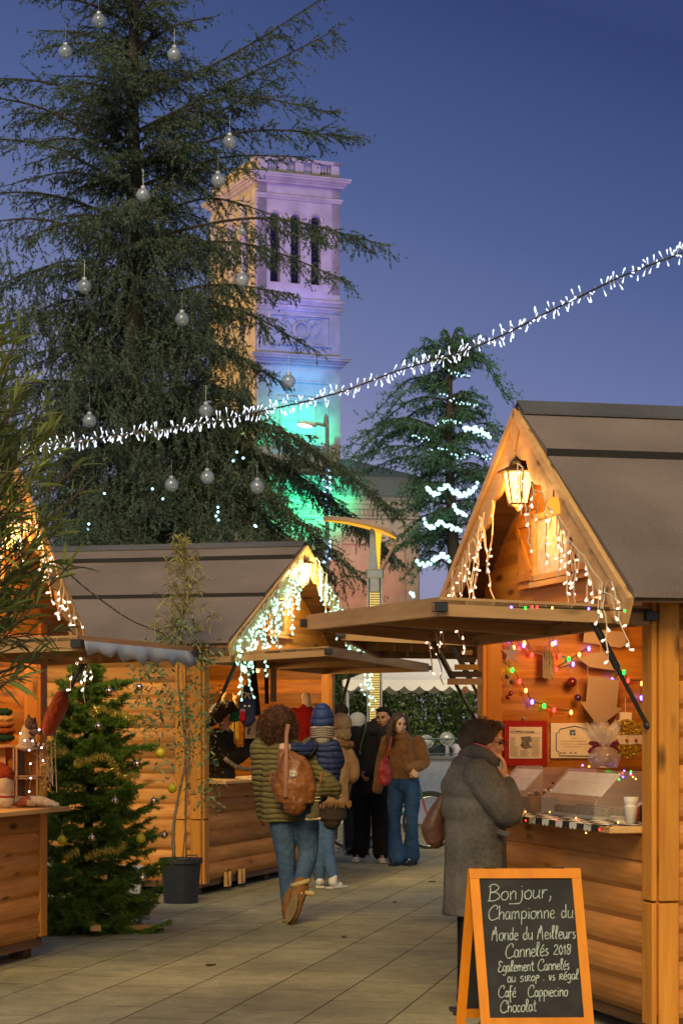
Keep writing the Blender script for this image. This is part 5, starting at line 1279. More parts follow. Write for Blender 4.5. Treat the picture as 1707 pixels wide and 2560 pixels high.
def hand_prims(b, w, d, n, curl=.5, s=1.0, side=1):
    """w wrist, d direction of the fingers, n palm normal; five separate fingers"""
    w, d, n = Vector(w), Vector(d).normalized(), Vector(n).normalized(); l = d.cross(n).normalized() * side; n = (n - d * n.dot(d)).normalized()
    M = Matrix((l, d, n)).transposed(); b.m.ell(w + d * .045 * s, (.040 * s, .052 * s, .016 * s), 12, 8, rot=M)
    for i, (x, ln) in enumerate(((-.030, .060), (-.010, .074), (.010, .080), (.030, .070))):
        p0 = w + l * x * s + d * .085 * s; a1 = curl * .7 + .04 * i; p1 = p0 + (d * math.cos(a1) + n * math.sin(a1)) * ln * .45 * s
        a2 = a1 + curl * 1.1; p2 = p1 + (d * math.cos(a2) + n * math.sin(a2)) * ln * .32 * s; a3 = a2 + curl * .8; p3 = p2 + (d * math.cos(a3) + n * math.sin(a3)) * ln * .26 * s
        b.m.tube([p0 - d * .02 * s, p0, p1, p2, p3], [.0085 * s, .0085 * s, .008 * s, .0072 * s, .0060 * s], n=8)
    t0 = w + l * .030 * s + d * .02 * s if side else w; t1 = t0 + (l * .7 + d * .6 + n * .3) * .036 * s; t2 = t1 + (l * .15 + d * .9 + n * .5) * .034 * s
    b.m.tube([t0, t1, t2], [.013 * s, .0105 * s, .008 * s], n=8)
def body(root, mat, J, head, yaw=0, pitch=0, vox=.008, hs=1.0, hands=(), slim=1.0, neck=None):
    b = Blob(); nk = Vector(J['neck']); hd = Vector(head); pel = Vector(J['pelvis']); ch = Vector(J['chest'])
    b.limb([pel, pel.lerp(ch, .5), ch, nk], [.12 * slim, .11 * slim, .13 * slim, .06 * slim], 4, .6); b.limb([nk - Vector((0, 0, .03)), nk.lerp(hd, .5), hd + Vector((0, 0, -.03))], [.058, .052, .056])
    for k in 'LR':
        if 'sh' + k in J: b.limb([J['sh' + k], J['el' + k], J['wr' + k]], [.038, .032, .024], 4)
        if 'hip' + k in J: b.limb([J['hip' + k], J['kn' + k], J['an' + k]], [.062, .042, .030], 4); b.limb([J['an' + k], Vector(J['an' + k]).lerp(Vector(J['toe' + k]), .6)], [.028, .020], 2)
    head_prims(b, hd, yaw, pitch, hs)
    for h in hands: hand_prims(b, **h)
    return b.build('body', mat, root, vox, 2)
def strands(name, parent, mat, c, R, n, r_out, ln, rw, rs, curl=.02, dirf=None):
    """single curls standing off a head of hair"""
    m = MB(); r = random.Random(rs); c = Vector(c)
    for i in range(n):
        d = Vector((r.gauss(0, 1), r.gauss(0, 1), r.gauss(.2, 1))).normalized()
        if dirf and not dirf(d): continue
        p = c + Vector((d.x * r_out[0], d.y * r_out[1], d.z * r_out[2])); pts = [p - d * .02]; q = p.copy(); v = d * .6 + Vector((0, 0, -.3))
        for k in range(5): q = q + (v.normalized() * ln / 5) + Vector((r.uniform(-1, 1), r.uniform(-1, 1), r.uniform(-1, 1))) * curl; v = v + Vector((0, 0, -.25)); pts.append(q.copy())
        m.tube(pts, rw, rw * .4, n=3)
    return m.build(name, mat, parent)
def shoe(root, an, toe, mat, sole, name='shoe', hgt=.075, rot=None):
    an, toe = Vector(an), Vector(toe); d = (toe - an); b = Blob(); heel = an + Vector((0, 0, 0)) - d * .35
    lo = an.copy(); lo.z = toe.z; b.limb([lo - d * .28 + Vector((0, 0, .012)), lo + d * .5 + Vector((0, 0, .008)), toe + d * .12], [.042, .043, .034], 3, .8); b.limb([lo - d * .15 + Vector((0, 0, .02)), an + Vector((0, 0, .02))], [.042, .042], 2)
    o = b.build(name, mat, root, .007, 2)
    m = MB(); dn = d.copy(); dn.z = 0; dn.normalize(); M3 = Matrix((dn.cross(Vector((0, 0, 1))), dn, Vector((0, 0, 1)))).transposed()
    m.box(lo + dn * .055 + Vector((0, 0, -.028)), (.085, .27, .022), rot=M3, bev=.01); m.build('sole', sole, o); return o

# ---- the mother walking away with a child on her arm
DENIM = fabric('denim', (.085, .16, .30), (.03, .06, .14), 60, .85, .3, .004, big=4); DENIM2 = fabric('denim_deep', (.035, .09, .21), (.012, .035, .10), 60, .85, .3, .004, big=4)
def mother():
    D = 17.3; s = F / D; loc = P(702, 0, D); loc.z = 0; t = thing('person', 'person seen from behind in an olive quilted jacket and jeans carrying a child', 'person', loc, math.radians(-4))
    Z = lambda y: EYE + (HY - y) / s; X = lambda x: (x - 702) / s
    J = dict(pelvis=(0, 0, .93), chest=(-.02, .02, 1.25), neck=(-.02, .02, 1.46), shL=(X(648), 0, Z(1870)), elL=(X(652), .07, Z(1960)), wrL=(X(650), .2, Z(2040)), shR=(X(775), 0, Z(1868)), elR=(X(822), .04, Z(1945)), wrR=(X(808), .26, Z(1975)),
        hipL=(X(715) - .05, 0, .92), knL=(X(714), .05, .50), anL=(X(716), .04, .13), toeL=(X(720), .20, .04), hipR=(X(770) - .03, 0, .92), knR=(X(785), .09, .56), anR=(X(758), -.22, .34), toeR=(X(742), -.32, .12))
    # her left leg (left in the picture) stands, the right swings back: boots below
    J['hipL'] = (X(700), 0, .90); J['knL'] = (X(713), .06, .50); J['anL'] = (X(720), .08, .10); J['toeL'] = (X(722), .24, .035)
    J['hipR'] = (X(758), 0, .90); J['knR'] = (X(768), .09, .53); J['anR'] = (X(752), -.14, .28); J['toeR'] = (X(750), -.16, .22)
    body(t, skin('light', (.55, .34, .24)), J, (X(697), .02, Z(1820) + .0), .25, 0, .009, .98, [dict(w=J['wrL'], d=(.2, .8, .1), n=(1, 0, 0), curl=.5, side=-1)])
    jk = puffer('olive_puffer', (.135, .115, .045), 24); b = Blob()
    b.limb([(X(708), 0, Z(2055)), (X(706), 0, Z(1990)), (X(708), 0, Z(1910)), (X(706), 0, Z(1865)), (X(702), .0, Z(1838))], [.175, .172, .180, .160, .09], 4, .70, True)
    b.limb([J['shL'], (X(650), .02, Z(1905)), (X(650), .07, Z(1960)), J['wrL']], [.080, .078, .070, .055])
    b.build('jacket', jk, t, .011, 3, .012, .12)
    b = Blob(); b.limb([J['shR'], (X(795), -.03, Z(1925)), (X(830), -.08, Z(1968)), (X(838), -.10, Z(1972))], [.080, .080, .075, .068]); b.limb([(X(836), -.10, Z(1968)), (X(795), -.20, Z(1975))], [.068, .055]); b.build('sleeve', jk, t, .011, 3, .010, .12)
    b = Blob(); b.e((X(700), .02, Z(1838)), (.12, .10, .05)); b.build('fur_collar', fabric('grey_fur', (.30, .29, .20), (.12, .11, .07), 50, 1, 1, .02), t, .01, 1, .03, .03)
    b = Blob(); b.e((X(728), -.01, .92), (.165, .125, .12)); 
    b.limb([J['hipL'], (X(706), .04, .70), J['knL'], (X(716), .07, .3), (X(719), .07, .13)], [.105, .098, .074, .064, .055]); b.limb([J['hipR'], (X(765), .06, .72), J['knR'], (X(760), -.02, .40), (X(752), -.13, .27)], [.105, .10, .076, .064, .056])
    b.build('jeans', DENIM, t, .009, 3, .014, .05)
    BT = fabric('boot_suede', (.30, .15, .05), (.15, .07, .025), 30, .85, .4, .006); FUR = fabric('boot_fur', (.62, .48, .24), (.40, .28, .12), 60, 1, 1, .01); SO = plain('boot_sole', (.20, .14, .07), .8)
    # standing boot, mostly hidden behind the lifted one
    b = Blob(); b.limb([(X(720), .07, .25), (X(720), .07, .08)], [.062, .058]); b.limb([(X(720), .05, .055), (X(721), .22, .045)], [.052, .045], 3, .85); o = b.build('boot', BT, t, .008, 2, .006, .04); MB().box((X(720), .12, .014), (.10, .29, .024), bev=.01).build('sole', SO, o)
    # lifted boot: heel up, sole turned to the camera
    b = Blob(); b.limb([(X(755), -.11, .30), (X(748), -.17, .20)], [.066, .062]); b.limb([(X(747), -.17, .19), (X(740), -.20, .10), (X(733), -.19, .04)], [.058, .054, .042], 3); o = b.build('boot', BT, t, .008, 2, .006, .04)
    m = MB(); n = Vector((-.25, -.92, .18)).normalized(); ax = Vector((X(727) - X(750), 0, -.23)).normalized(); c = Vector((X(738), -.245, .13)); ax = (ax - n * ax.dot(n)).normalized(); M3 = Matrix((ax.cross(n), ax, n)).transposed()
    vs = []
    for q in (-.012, .012):
        for i in range(16):
            a = 2 * PI * i / 16; ca, sa = math.cos(a), math.sin(a); vs.append(c + M3 @ Vector((ca * (.040 - .007 * (sa < 0)), sa * .118, q)))
    m.add(vs, [list(range(16))[::-1], list(range(16, 32))] + [[i, (i + 1) % 16, 16 + (i + 1) % 16, 16 + i] for i in range(16)]); m.build('sole', SO, o)
    cf = MB(); rg = [(X(755) + .066 * math.cos(a), -.11 + .066 * math.sin(a), .315 + .02 * math.cos(a)) for a in [2 * PI * i / 16 for i in range(17)]]; cf.tube(rg, .019, n=8); cf.build('fur_cuff', FUR, o, True)
    b = Blob(); b.limb([(X(765), -.16, .245), (X(786), -.17, .238)], [.020, .022]); b.e((X(756), -.19, .235), (.025, .02, .025)); b.build('fur_toggle', FUR, o, .007, 1, .01, .02)
    HR = fabric('curly_hair', (.10, .042, .020), (.03, .012, .006), 45, .8, 1, .02, .3); b = Blob(); hc = Vector((X(697), .0, Z(1815)))
    b.e(hc + Vector((0, -.01, .03)), (.125, .13, .125)); b.e(hc + Vector((-.05, -.02, -.05)), (.095, .10, .10)); b.e(hc + Vector((.06, -.02, -.04)), (.085, .09, .10)); b.e(hc + Vector((0, -.03, -.10)), (.12, .08, .07))
    h = b.build('hair', HR, t, .010, 1, .07, .035); strands('curls', h, HR, hc + Vector((0, -.01, 0)), None, 900, (.125, .125, .135), .07, .0022, 3, .011, lambda d: d.z > -.75)
    return t, loc, X, Z
mo, moloc, MX, MZ = mother()
def backpack():
    D = 17.3; t = thing('backpack', 'brown leather rucksack with a round white badge on the olive jacket', 'backpack', moloc + Vector((MX(735), -.24, MZ(1950))))
    o = Vector((MX(735), 0, MZ(1950))); X = lambda x: MX(x) - o.x; Z = lambda y: MZ(y) - o.z
    LE = fabric('leather', (.30, .115, .035), (.13, .042, .012), 14, .45, .5, .012, .45, big=5)
    b = Blob(); b.limb([(X(738), 0, Z(2006)), (X(738), 0, Z(1965)), (X(733), .0, Z(1920)), (X(715), .02, Z(1890)), (X(712), .03, Z(1878))], [.145, .175, .145, .07, .045], 4, .60); b.build('bag_body', LE, t, .009, 3, .035, .07)
    for x0, x1 in ((712, 690), (712, 742), (712, 770), (716, 755)): MB().tube(catmull([(X(x0), -.03, Z(1880)), (X((x0 + x1) / 2), -.075, Z(1905)), (X(x1), -.085, Z(1945))], 5), .006, .002, n=5).build('pleat', LE, t)
    MB().tube(catmull([(X(716), -.10, Z(1990)), (X(718), -.1, Z(1940)), (X(718), -.06, Z(1890)), (X(718), -.0, Z(1840)), (X(722), .05, Z(1812))], 5), .015, n=8, flat=.35).build('strap', plain('strap_pink', (.27, .12, .085), .6), t)
    MB().tube(catmull([(X(775), .06, Z(1890)), (X(790), .05, Z(1870)), (X(785), .14, Z(1845))], 5), .014, n=6, flat=.35).build('strap', plain('strap_dark', (.12, .06, .03), .6), t)
    for x in (682, 806): MB().tube(catmull([(X(x), -.02, Z(1930)), (X(x - 4), -.06, Z(1950)), (X(x + 2), -.04, Z(1965))], 4), .012, .004, n=6).build('tassel', LE, t)
    c = Vector((X(735), -.112, Z(1932))); m = MB(); m.cyl(c + Vector((0, .01, 0)), c, .028, n=20); bd = m.build('badge', plain('badge_white', (.75, .74, .70), .5), t)
    m = MB(); f = lambda x, z: c + Vector((x, -.003, z)); m.tube([f(.022 * math.cos(a), .022 * math.sin(a)) for a in [2 * PI * i / 20 for i in range(21)]], .0016, n=4)
    m.tube([f(-.016, .002), f(-.009, .010), f(-.012, -.008), f(-.004, -.006), f(.0, .008), f(.004, -.006), f(.011, .009), f(.013, -.006), f(.017, .0)], .0022, n=4); m.build('badge_emblem', BLACK, bd)
backpack()
def child():
    D = 17.2; s = F / D; loc = moloc + Vector((0, .02, 0)); t = thing('person', 'small child in a navy padded coat and striped scarf held on an arm', 'person', loc + Vector((MX(800), -.13, .9)), 0)
    o = Vector((MX(800), 0, .9)); X = lambda x: MX(x) - o.x; Z = lambda y: MZ(y) - o.z
    J = dict(pelvis=(X(815), .12, Z(1945)), chest=(X(812), .08, Z(1880)), neck=(X(808), .07, Z(1848)), shL=(X(780), .03, Z(1862)), elL=(X(755), -.08, Z(1874)), wrL=(X(730), -.10, Z(1868)), shR=(X(835), .05, Z(1866)), elR=(X(842), .12, Z(1905)), wrR=(X(820), .2, Z(1920)),
        hipL=(X(800), .12, Z(1955)), knL=(X(797), -.06, Z(1985)), anL=(X(790), -.10, Z(2030)), toeL=(X(780), -.11, Z(2038)), hipR=(X(820), .14, Z(1955)), knR=(X(812), .16, Z(1975)), anR=(X(805), .20, Z(1995)), toeR=(X(805), .26, Z(2000)))
    body(t, skin('light', (.55, .34, .24)), J, (X(806), .05, Z(1815)), 0, 0, .008, .80, [dict(w=J['wrL'], d=(-1, -.25, .1), n=(.1, 1, -.3), curl=.55, s=.72, side=1)], .62)
    NV = puffer('navy_puffer', (.022, .035, .12), 22); b = Blob(); b.limb([(X(815), .1, Z(1965)), (X(815), .09, Z(1910)), (X(808), .07, Z(1862))], [.10, .125, .095], 4, .9); b.limb([(X(785), .05, Z(1866)), (X(762), -.05, Z(1876)), (X(737), -.095, Z(1869))], [.062, .056, .042]); b.limb([(X(832), .05, Z(1866)), (X(845), .1, Z(1905)), (X(830), .18, Z(1920))], [.06, .055, .045]); b.build('coat', NV, t, .009, 2, .008, .08)
    b = Blob(); b.limb([(X(806), .05, Z(1838)), (X(806), .05, Z(1818))], [.085, .088]); b.build('scarf', plain('scarf_cream', (.50, .47, .42), .95), t, .008, 2)
    m = MB()
    for i in range(5): z = Z(1842) + i * .017; m.tube([(X(806) + .09 * math.cos(a), .05 + .09 * math.sin(a), z + .004 * math.sin(3 * a)) for a in [2 * PI * k / 20 for k in range(21)]], .007, n=5)
    m.build('scarf_stripes', plain('scarf_taupe', (.30, .25, .22), .95), t)
    b = Blob(); b.limb([(X(806), .05, Z(1806)), (X(806), .05, Z(1782))], [.095, .078]); b.e((X(806), .05, Z(1778)), (.07, .07, .03)); b.build('hat', puffer('navy_hat', (.025, .05, .17), 14), t, .008, 2, .006, .06)
    b = Blob(); b.limb([J['hipL'], J['knL'], (X(790), -.09, Z(2010))], [.06, .052, .042]); b.limb([J['hipR'], J['knR'], J['anR']], [.06, .05, .04]); b.build('trousers', fabric('dark_trousers', (.02, .02, .025), None, 50), t, .008, 2)
    b = Blob(); b.limb([(X(789), -.10, Z(1998)), (X(789), -.11, Z(2036))], [.036, .038]); b.limb([(X(792), -.11, Z(2038)), (X(772), -.13, Z(2041))], [.030, .026]); sh = b.build('shoe', fabric('child_shoe', (.12, .10, .06), None, 30), t, .007, 1)
    MB().tube([(X(801), -.11, Z(2044)), (X(765), -.135, Z(2046))], .022, n=8, flat=.5).build('sole', plain('sole_cream', (.65, .55, .33), .7), sh)
    m = MB()
    for z in (1992, 2000): m.tube([(X(789) + .041 * math.cos(a), -.10 + .041 * math.sin(a), Z(z)) for a in [2 * PI * k / 14 for k in range(15)]], .005, n=5)
    m.build('sock_bands', plain('band_cream', (.6, .55, .35), .8), t)
child()
# ---- the couple
def std(H=1.7, w=.17, stride=0.0):
    k = H / 1.7; return {a: tuple(c * k for c in v) for a, v in dict(pelvis=(0, 0, .92), chest=(0, 0, 1.22), neck=(0, -.01, 1.43), shL=(-w, 0, 1.37), elL=(-w - .06, -.02, 1.10), wrL=(-w - .03, .10, .90), shR=(w, 0, 1.37), elR=(w + .06, -.02, 1.10), wrR=(w + .03, .10, .90),
        hipL=(-.09, 0, .9), knL=(-.10, .02 + stride, .49), anL=(-.10, -.02 + stride * 1.4, .09), toeL=(-.11, .12 + stride * 1.4, .04), hipR=(.09, 0, .9), knR=(.10, .03 - stride, .49), anR=(.10, -.02 - stride * 1.6, .09), toeR=(.11, .12 - stride * 1.6, .04)).items()}
def couple():
    # facing the camera: local +y points towards us (rotation about 180 degrees); local x is then mirrored in the picture
    D = 25.2; s = F / D
    loc = P(925, 0, D); loc.z = 0; t = thing('person', 'tall person in a long black coat and black trousers walking with white shoes', 'person', loc, PI - .1)
    X = lambda x: -(x - 925) / s; Z = lambda y: EYE + (HY - y) / s; J = std(1.8)
    J.update(shR=(X(890), 0, 1.46), elR=(X(885), .0, 1.18), wrR=(X(905), .12, 1.02), shL=(X(970), 0, 1.44), elL=(X(978), .02, 1.16), wrL=(X(965), .14, 1.0), hipR=(X(905), 0, .95), knR=(X(907), .02, .52), anR=(X(897), -.05, .10), toeR=(X(892), .10, .045), hipL=(X(942), 0, .95), knL=(X(950), .08, .52), anL=(X(955), .12, .10), toeL=(X(962), .26, .045))
    hd = (X(958), .06, Z(1795)); J['neck'] = (X(945), .0, 1.5)
    body(t, skin('brown', (.36, .19, .11)), J, hd, -.25, -.12, .009, 1.0, [dict(w=J['wrR'], d=(-.3, .5, -.6), n=(-1, 0, 0), curl=.6), dict(w=J['wrL'], d=(.3, .5, -.6), n=(1, 0, 0), curl=.6)]); face(t, hd, -.25, -.12, 1.0, (.16, .05, .045))
    BK = fabric('black_wool', (.035, .033, .035), (.014, .013, .015), 30, .9, .4, .008, big=3)
    b = Blob(); b.limb([(X(925), 0, Z(1985)), (X(925), 0, Z(1930)), (X(930), 0, Z(1870)), (X(935), 0, Z(1830)), (X(940), 0, Z(1812))], [.185, .18, .185, .18, .10], 4, .68, True)
    b.limb([J['shR'], J['elR'], J['wrR']], [.085, .08, .062]); b.limb([J['shL'], J['elL'], J['wrL']], [.085, .08, .062]); b.build('coat', BK, t, .012, 3, .02, .12)
    b = Blob(); b.e((X(945), .04, Z(1832)), (.13, .12, .07)); b.limb([(X(955), .1, Z(1830)), (X(960), .14, Z(1870))], [.07, .06]); b.build('scarf', fabric('dark_scarf', (.03, .027, .03), None, 40), t, .01, 2, .03, .06)
    b = Blob(); b.e((X(925), 0, .98), (.17, .13, .14)); b.limb([J['hipR'], (X(900), .02, .7), (X(905), .0, .4), (X(897), -.04, .12)], [.115, .112, .098, .10]); b.limb([J['hipL'], (X(950), .05, .7), (X(952), .1, .4), (X(955), .11, .12)], [.115, .112, .098, .10]); b.build('trousers', fabric('black_trousers', (.016, .016, .018), None, 40), t, .011, 3, .02, .07)
    b = Blob(); R = Euler((-.12, 0, -.25)).to_matrix(); q = lambda p: Vector(hd) + R @ Vector(p)
    b.e(q((0, -.035, .04)), (.086, .088, .088)); b.e(q((0, .02, .09)), (.072, .06, .03)); b.e(q((0, -.10, .02)), (.05, .045, .05)); b.build('hair', fabric('black_hair', (.012, .010, .009), None, 60), t, .008, 2)
    m = MB(); m.tube(catmull([(X(918), .15, Z(1805)), (X(915), .17, Z(1830)), (X(905), .165, Z(1865)), (X(903), .15, Z(1888))], 5), .006, n=5); m.tube([(X(903), .15, Z(1885)), (X(902), .155, Z(1878))], .012, n=6); m.build('bag_strap', plain('strap_olive', (.20, .19, .05), .6), t)
    WS = plain('white_shoe', (.58, .56, .53), .6); SL = plain('shoe_sole', (.5, .48, .44), .7)
    shoe(t, J['anR'], J['toeR'], WS, SL); shoe(t, J['anL'], J['toeL'], WS, SL)
    D = 24.6; s = F / D
    loc = P(1008, 0, D); loc.z = 0; t = thing('person', 'long haired person in a brown fleece jacket and flared blue jeans', 'person', loc, PI - .35)
    X = lambda x: -(x - 1008) / s; Z = lambda y: EYE + (HY - y) / s; J = std(1.7)
    J.update(shR=(X(965), 0, 1.38), elR=(X(948), -.02, 1.12), wrR=(X(950), .10, .92), shL=(X(1048), 0, 1.38), elL=(X(1058), -.06, 1.13), wrL=(X(1035), .12, 1.06), hipL=(X(1028), 0, .9), knL=(X(1035), .06, .5), anL=(X(1026), -.06, .1), toeL=(X(1025), .09, .045), hipR=(X(990), 0, .9), knR=(X(987), .02, .5), anR=(X(995), .08, .1), toeR=(X(998), .22, .045))
    hd = (X(1000), .04, Z(1812))
    body(t, skin('pale', (.60, .40, .30)), J, hd, .75, -.08, .009, .98, [dict(w=J['wrL'], d=(-.6, .5, -.4), n=(0, -1, 0), curl=.7, side=-1)]); face(t, hd, .75, -.08, .98)
    TD = fabric('teddy', (.27, .135, .045), (.12, .055, .018), 22, 1, .9, .02, sheen=.3, big=6)
    b = Blob(); b.limb([(X(1008), 0, Z(1948)), (X(1008), 0, Z(1900)), (X(1008), 0, Z(1862)), (X(1006), 0, Z(1845))], [.160, .158, .160, .11], 4, .72, True); b.limb([J['shR'], J['elR'], J['wrR'], (X(948), .1, Z(1972))], [.066, .066, .058, .062]); b.limb([J['shL'], (X(1058), -.02, 1.24), J['elL'], J['wrL']], [.066, .070, .066, .055]); b.e((X(1003), .02, Z(1846)), (.10, .09, .04)); b.build('jacket', TD, t, .010, 3, .012, .06)
    m = MB(); m.tube([(X(1030), .14, Z(1925)), (X(1036), .15, Z(1938))], .01); m.build('button', TD, t)
    b = Blob(); b.e((X(1008), 0, .90), (.155, .12, .12)); b.limb([J['hipR'], (X(988), .02, .68), J['knR'], (X(990), .06, .28), (X(998), .09, .09)], [.098, .092, .066, .080, .10]); b.limb([J['hipL'], (X(1033), .03, .68), J['knL'], (X(1030), .0, .28), (X(1025), -.05, .10)], [.098, .092, .066, .08, .10]); b.build('jeans', DENIM2, t, .010, 3, .014, .06)
    HB = fabric('brown_hair', (.10, .050, .025), (.035, .016, .008), 70, .6, .8, .01, .4); R = Euler((-.08, 0, .75)).to_matrix(); q = lambda p: Vector(hd) + R @ Vector(p); b = Blob()
    b.e(q((0, -.03, .045)), (.088, .098, .085)); b.limb([q((.075, -.02, .03)), q((.10, -.02, -.10)), q((.11, .02, -.22))], [.05, .05, .03]); b.limb([q((-.07, -.03, .03)), q((-.11, -.03, -.10)), q((-.13, -.0, -.26))], [.05, .058, .035]); b.limb([q((0, -.09, .0)), q((0, -.12, -.12)), q((0, -.12, -.25))], [.08, .08, .05])
    h = b.build('hair', HB, t, .008, 1, .02, .04)
    m = MB(); r = random.Random(6)
    for i in range(110):
        a = r.uniform(.1, PI * 2 - .1) - PI / 2; e = q((.095 * math.cos(a), -.03 + .1 * math.sin(a) * .9, .04))
        if a > -PI / 2 and abs(math.cos(a)) < .55 and math.sin(a) > 0: continue
        m.tube(catmull([e, e + Vector((r.uniform(-.02, .02), r.uniform(-.02, .02), -.12)), e + Vector((r.uniform(-.05, .05), r.uniform(-.03, .03), -r.uniform(.2, .34)))], 3), .003, .0015, n=3)
    m.build('locks', HB, h)
    DS = plain('dark_shoe', (.015, .018, .03), .35, 0, .5); shoe(t, J['anR'], J['toeR'], DS, BLACK); shoe(t, J['anL'], J['toeL'], DS, BLACK)
    bg_ = thing('handbag', 'red leather shoulder bag hanging from the brown fleece jacket', 'bag', P(962, 1925, 24.35))
    b = Blob(); b.limb([(0, 0, -.14), (0, 0, 0), (.01, 0, .10)], [.065, .07, .05], 4, .5); b.build('bag_body', fabric('red_leather', (.42, .035, .04), (.22, .012, .018), 10, .4, .4, .006, .5), bg_, .008, 2, .02, .06)
    MB().tube(catmull([(.01, -.01, .1), (.045, -.02, .22), (.075, .02, .36)], 5), .011, n=6, flat=.4).build('strap', MATS['red_leather'], bg_)
couple()
# ---- woman in the beige coat behind the child
def beige():
    D = 21.0; s = F / D; loc = P(832, 0, D); loc.z = 0; t = thing('person', 'fair haired person in a beige fringed coat half hidden behind the child', 'person', loc, .25)
    X = lambda x: (x - 832) / s; Z = lambda y: EYE + (HY - y) / s; J = std(1.62); J.update(shR=(X(868), 0, 1.28), elR=(X(885), .04, 1.05), wrR=(X(862), .2, 1.0), hipR=(X(838), 0, .85), knR=(X(820), .05, .47), anR=(X(830), -.05, .10), toeR=(X(850), .02, .04), hipL=(X(812), 0, .85), knL=(X(800), .06, .47), anL=(X(805), .1, .09), toeL=(X(812), .24, .04))
    hd = (X(852), .0, Z(1830) + .04)
    body(t, skin('light', (.55, .34, .24)), J, hd, .1, 0, .010, .98, [dict(w=J['wrR'], d=(-.5, .7, 0), n=(0, 0, 1), curl=.6)])
    SU = fabric('suede_beige', (.33, .19, .085), (.18, .095, .04), 14, .9, .4, .01); b = Blob(); b.limb([(X(825), 0, Z(2010)), (X(828), 0, Z(1960)), (X(838), 0, Z(1900)), (X(845), 0, Z(1862))], [.185, .17, .165, .11], 4, .72, True); b.limb([J['shR'], (X(882), .0, 1.17), J['elR'], J['wrR']], [.07, .068, .062, .05]); b.build('coat', SU, t, .012, 3, .02, .1)
    m = MB(); r = random.Random(3)
    for i in range(90): a = 2 * PI * i / 90; p = Vector((X(825) + .2 * math.cos(a), .15 * math.sin(a), Z(2003))); m.tube([p, p + Vector((r.uniform(-.01, .01), r.uniform(-.01, .01), -r.uniform(.04, .07)))], .006, .003, n=4)
    m.build('fringe', SU, t)
    b = Blob(); b.e((X(852), 0, Z(1862)), (.13, .11, .05)); b.build('fur_collar', fabric('brown_fur', (.26, .14, .07), (.10, .05, .02), 40, 1, 1, .02), t, .01, 1, .05, .03)
    b = Blob(); b.limb([(X(828), 0, Z(2050)), (X(828), 0, Z(1990))], [.145, .16], 3, .8); b.build('skirt', fabric('dark_skirt', (.05, .035, .025), None, 40), t, .012, 2)
    b = Blob(); b.limb([J['hipR'], J['knR'], (X(828), -.04, .13)], [.08, .066, .055]); b.limb([J['hipL'], J['knL'], J['anL']], [.08, .066, .055]); b.build('jeans', DENIM, t, .010, 2, .01, .05)
    b = Blob(); b.e(Vector(hd) + Vector((0, -.02, .04)), (.10, .105, .10)); b.e(Vector(hd) + Vector((.01, -.04, -.06)), (.085, .07, .08)); b.build('hair', fabric('fair_hair', (.34, .22, .12), (.16, .10, .055), 50, .8, .8, .012), t, .009, 1, .03, .03)
    WS = MATS['white_shoe']; shoe(t, J['anR'], J['toeR'], WS, MATS['shoe_sole']); shoe(t, J['anL'], J['toeL'], WS, MATS['shoe_sole'])
beige()
def beanie():
    D = 26.6; s = F / D; loc = P(893, 0, D); loc.z = 0; t = thing('person', 'person in a pale grey knitted hat behind the black coat', 'person', loc, .1)
    J = std(1.66); hd = (0, 0, EYE + (HY - 1812) / s); body(t, skin('light', (.55, .34, .24)), J, hd, 0, 0, .012)
    b = Blob(); b.e(Vector(hd) + Vector((0, -.01, .05)), (.105, .11, .10)); b.e(Vector(hd) + Vector((0, -.01, .0)), (.10, .105, .05)); b.build('knitted_hat', fabric('grey_knit', (.36, .36, .37), (.18, .18, .19), 45, 1, 1, .01), t, .010, 1, .012, .02)
    CO = fabric('dull_coat', (.14, .10, .075), None, 20); b = Blob(); b.limb([(0, 0, .75), (0, 0, 1.0), (0, 0, 1.3), (0, 0, 1.46)], [.21, .20, .20, .12], 4, .72); b.limb([J['shR'], J['elR'], J['wrR']], [.08, .075, .06]); b.limb([J['shL'], J['elL'], J['wrL']], [.08, .075, .06]); b.build('coat', CO, t, .013, 2, .02, .1)
    b = Blob(); b.e((0, 0, 1.47), (.13, .12, .05)); b.build('fur_hood', MATS['brown_fur'], t, .011, 1, .05, .03)
    b = Blob(); b.limb([J['hipR'], J['knR'], J['anR']], [.09, .07, .055]); b.limb([J['hipL'], J['knL'], J['anL']], [.09, .07, .055]); b.build('trousers', MATS['dark_trousers'], t, .012, 2); 
    for k in 'LR': shoe(t, J['an' + k], J['toe' + k], MATS['dark_shoe'], BLACK)
    # cyan cap glimpsed further off between the child and the post
    D = 29.5; s = F / D; loc = P(852, 0, D); loc.z = 0; t = thing('person', 'distant person whose dark head shows above the fair haired one', 'person', loc, .3); J = std(1.82); hd = (0, 0, EYE + (HY - 1785) / s); body(t, skin('light', (.55, .34, .24)), J, hd, 0, 0, .014)
    b = Blob(); b.e(Vector(hd) + Vector((0, -.01, .04)), (.10, .11, .10)); b.build('hair', MATS['black_hair'], t, .012, 1, .01, .03)
    b = Blob(); b.limb([(0, 0, .75), (0, 0, 1.0), (0, 0, 1.35), (0, 0, 1.55)], [.22, .21, .21, .12], 4, .72); b.limb([J['shR'], J['elR'], J['wrR']], [.08, .075, .06]); b.limb([J['shL'], J['elL'], J['wrL']], [.08, .075, .06]); b.build('coat', fabric('navy_coat', (.02, .03, .05), None, 20), t, .014, 2)
    b = Blob(); b.limb([J['hipR'], J['knR'], J['anR']], [.09, .07, .055]); b.limb([J['hipL'], J['knL'], J['anL']], [.09, .07, .055]); b.build('trousers', MATS['dark_trousers'], t, .014, 2)
    for k in 'LR': shoe(t, J['an' + k], J['toe' + k], MATS['dark_shoe'], BLACK)
beanie()
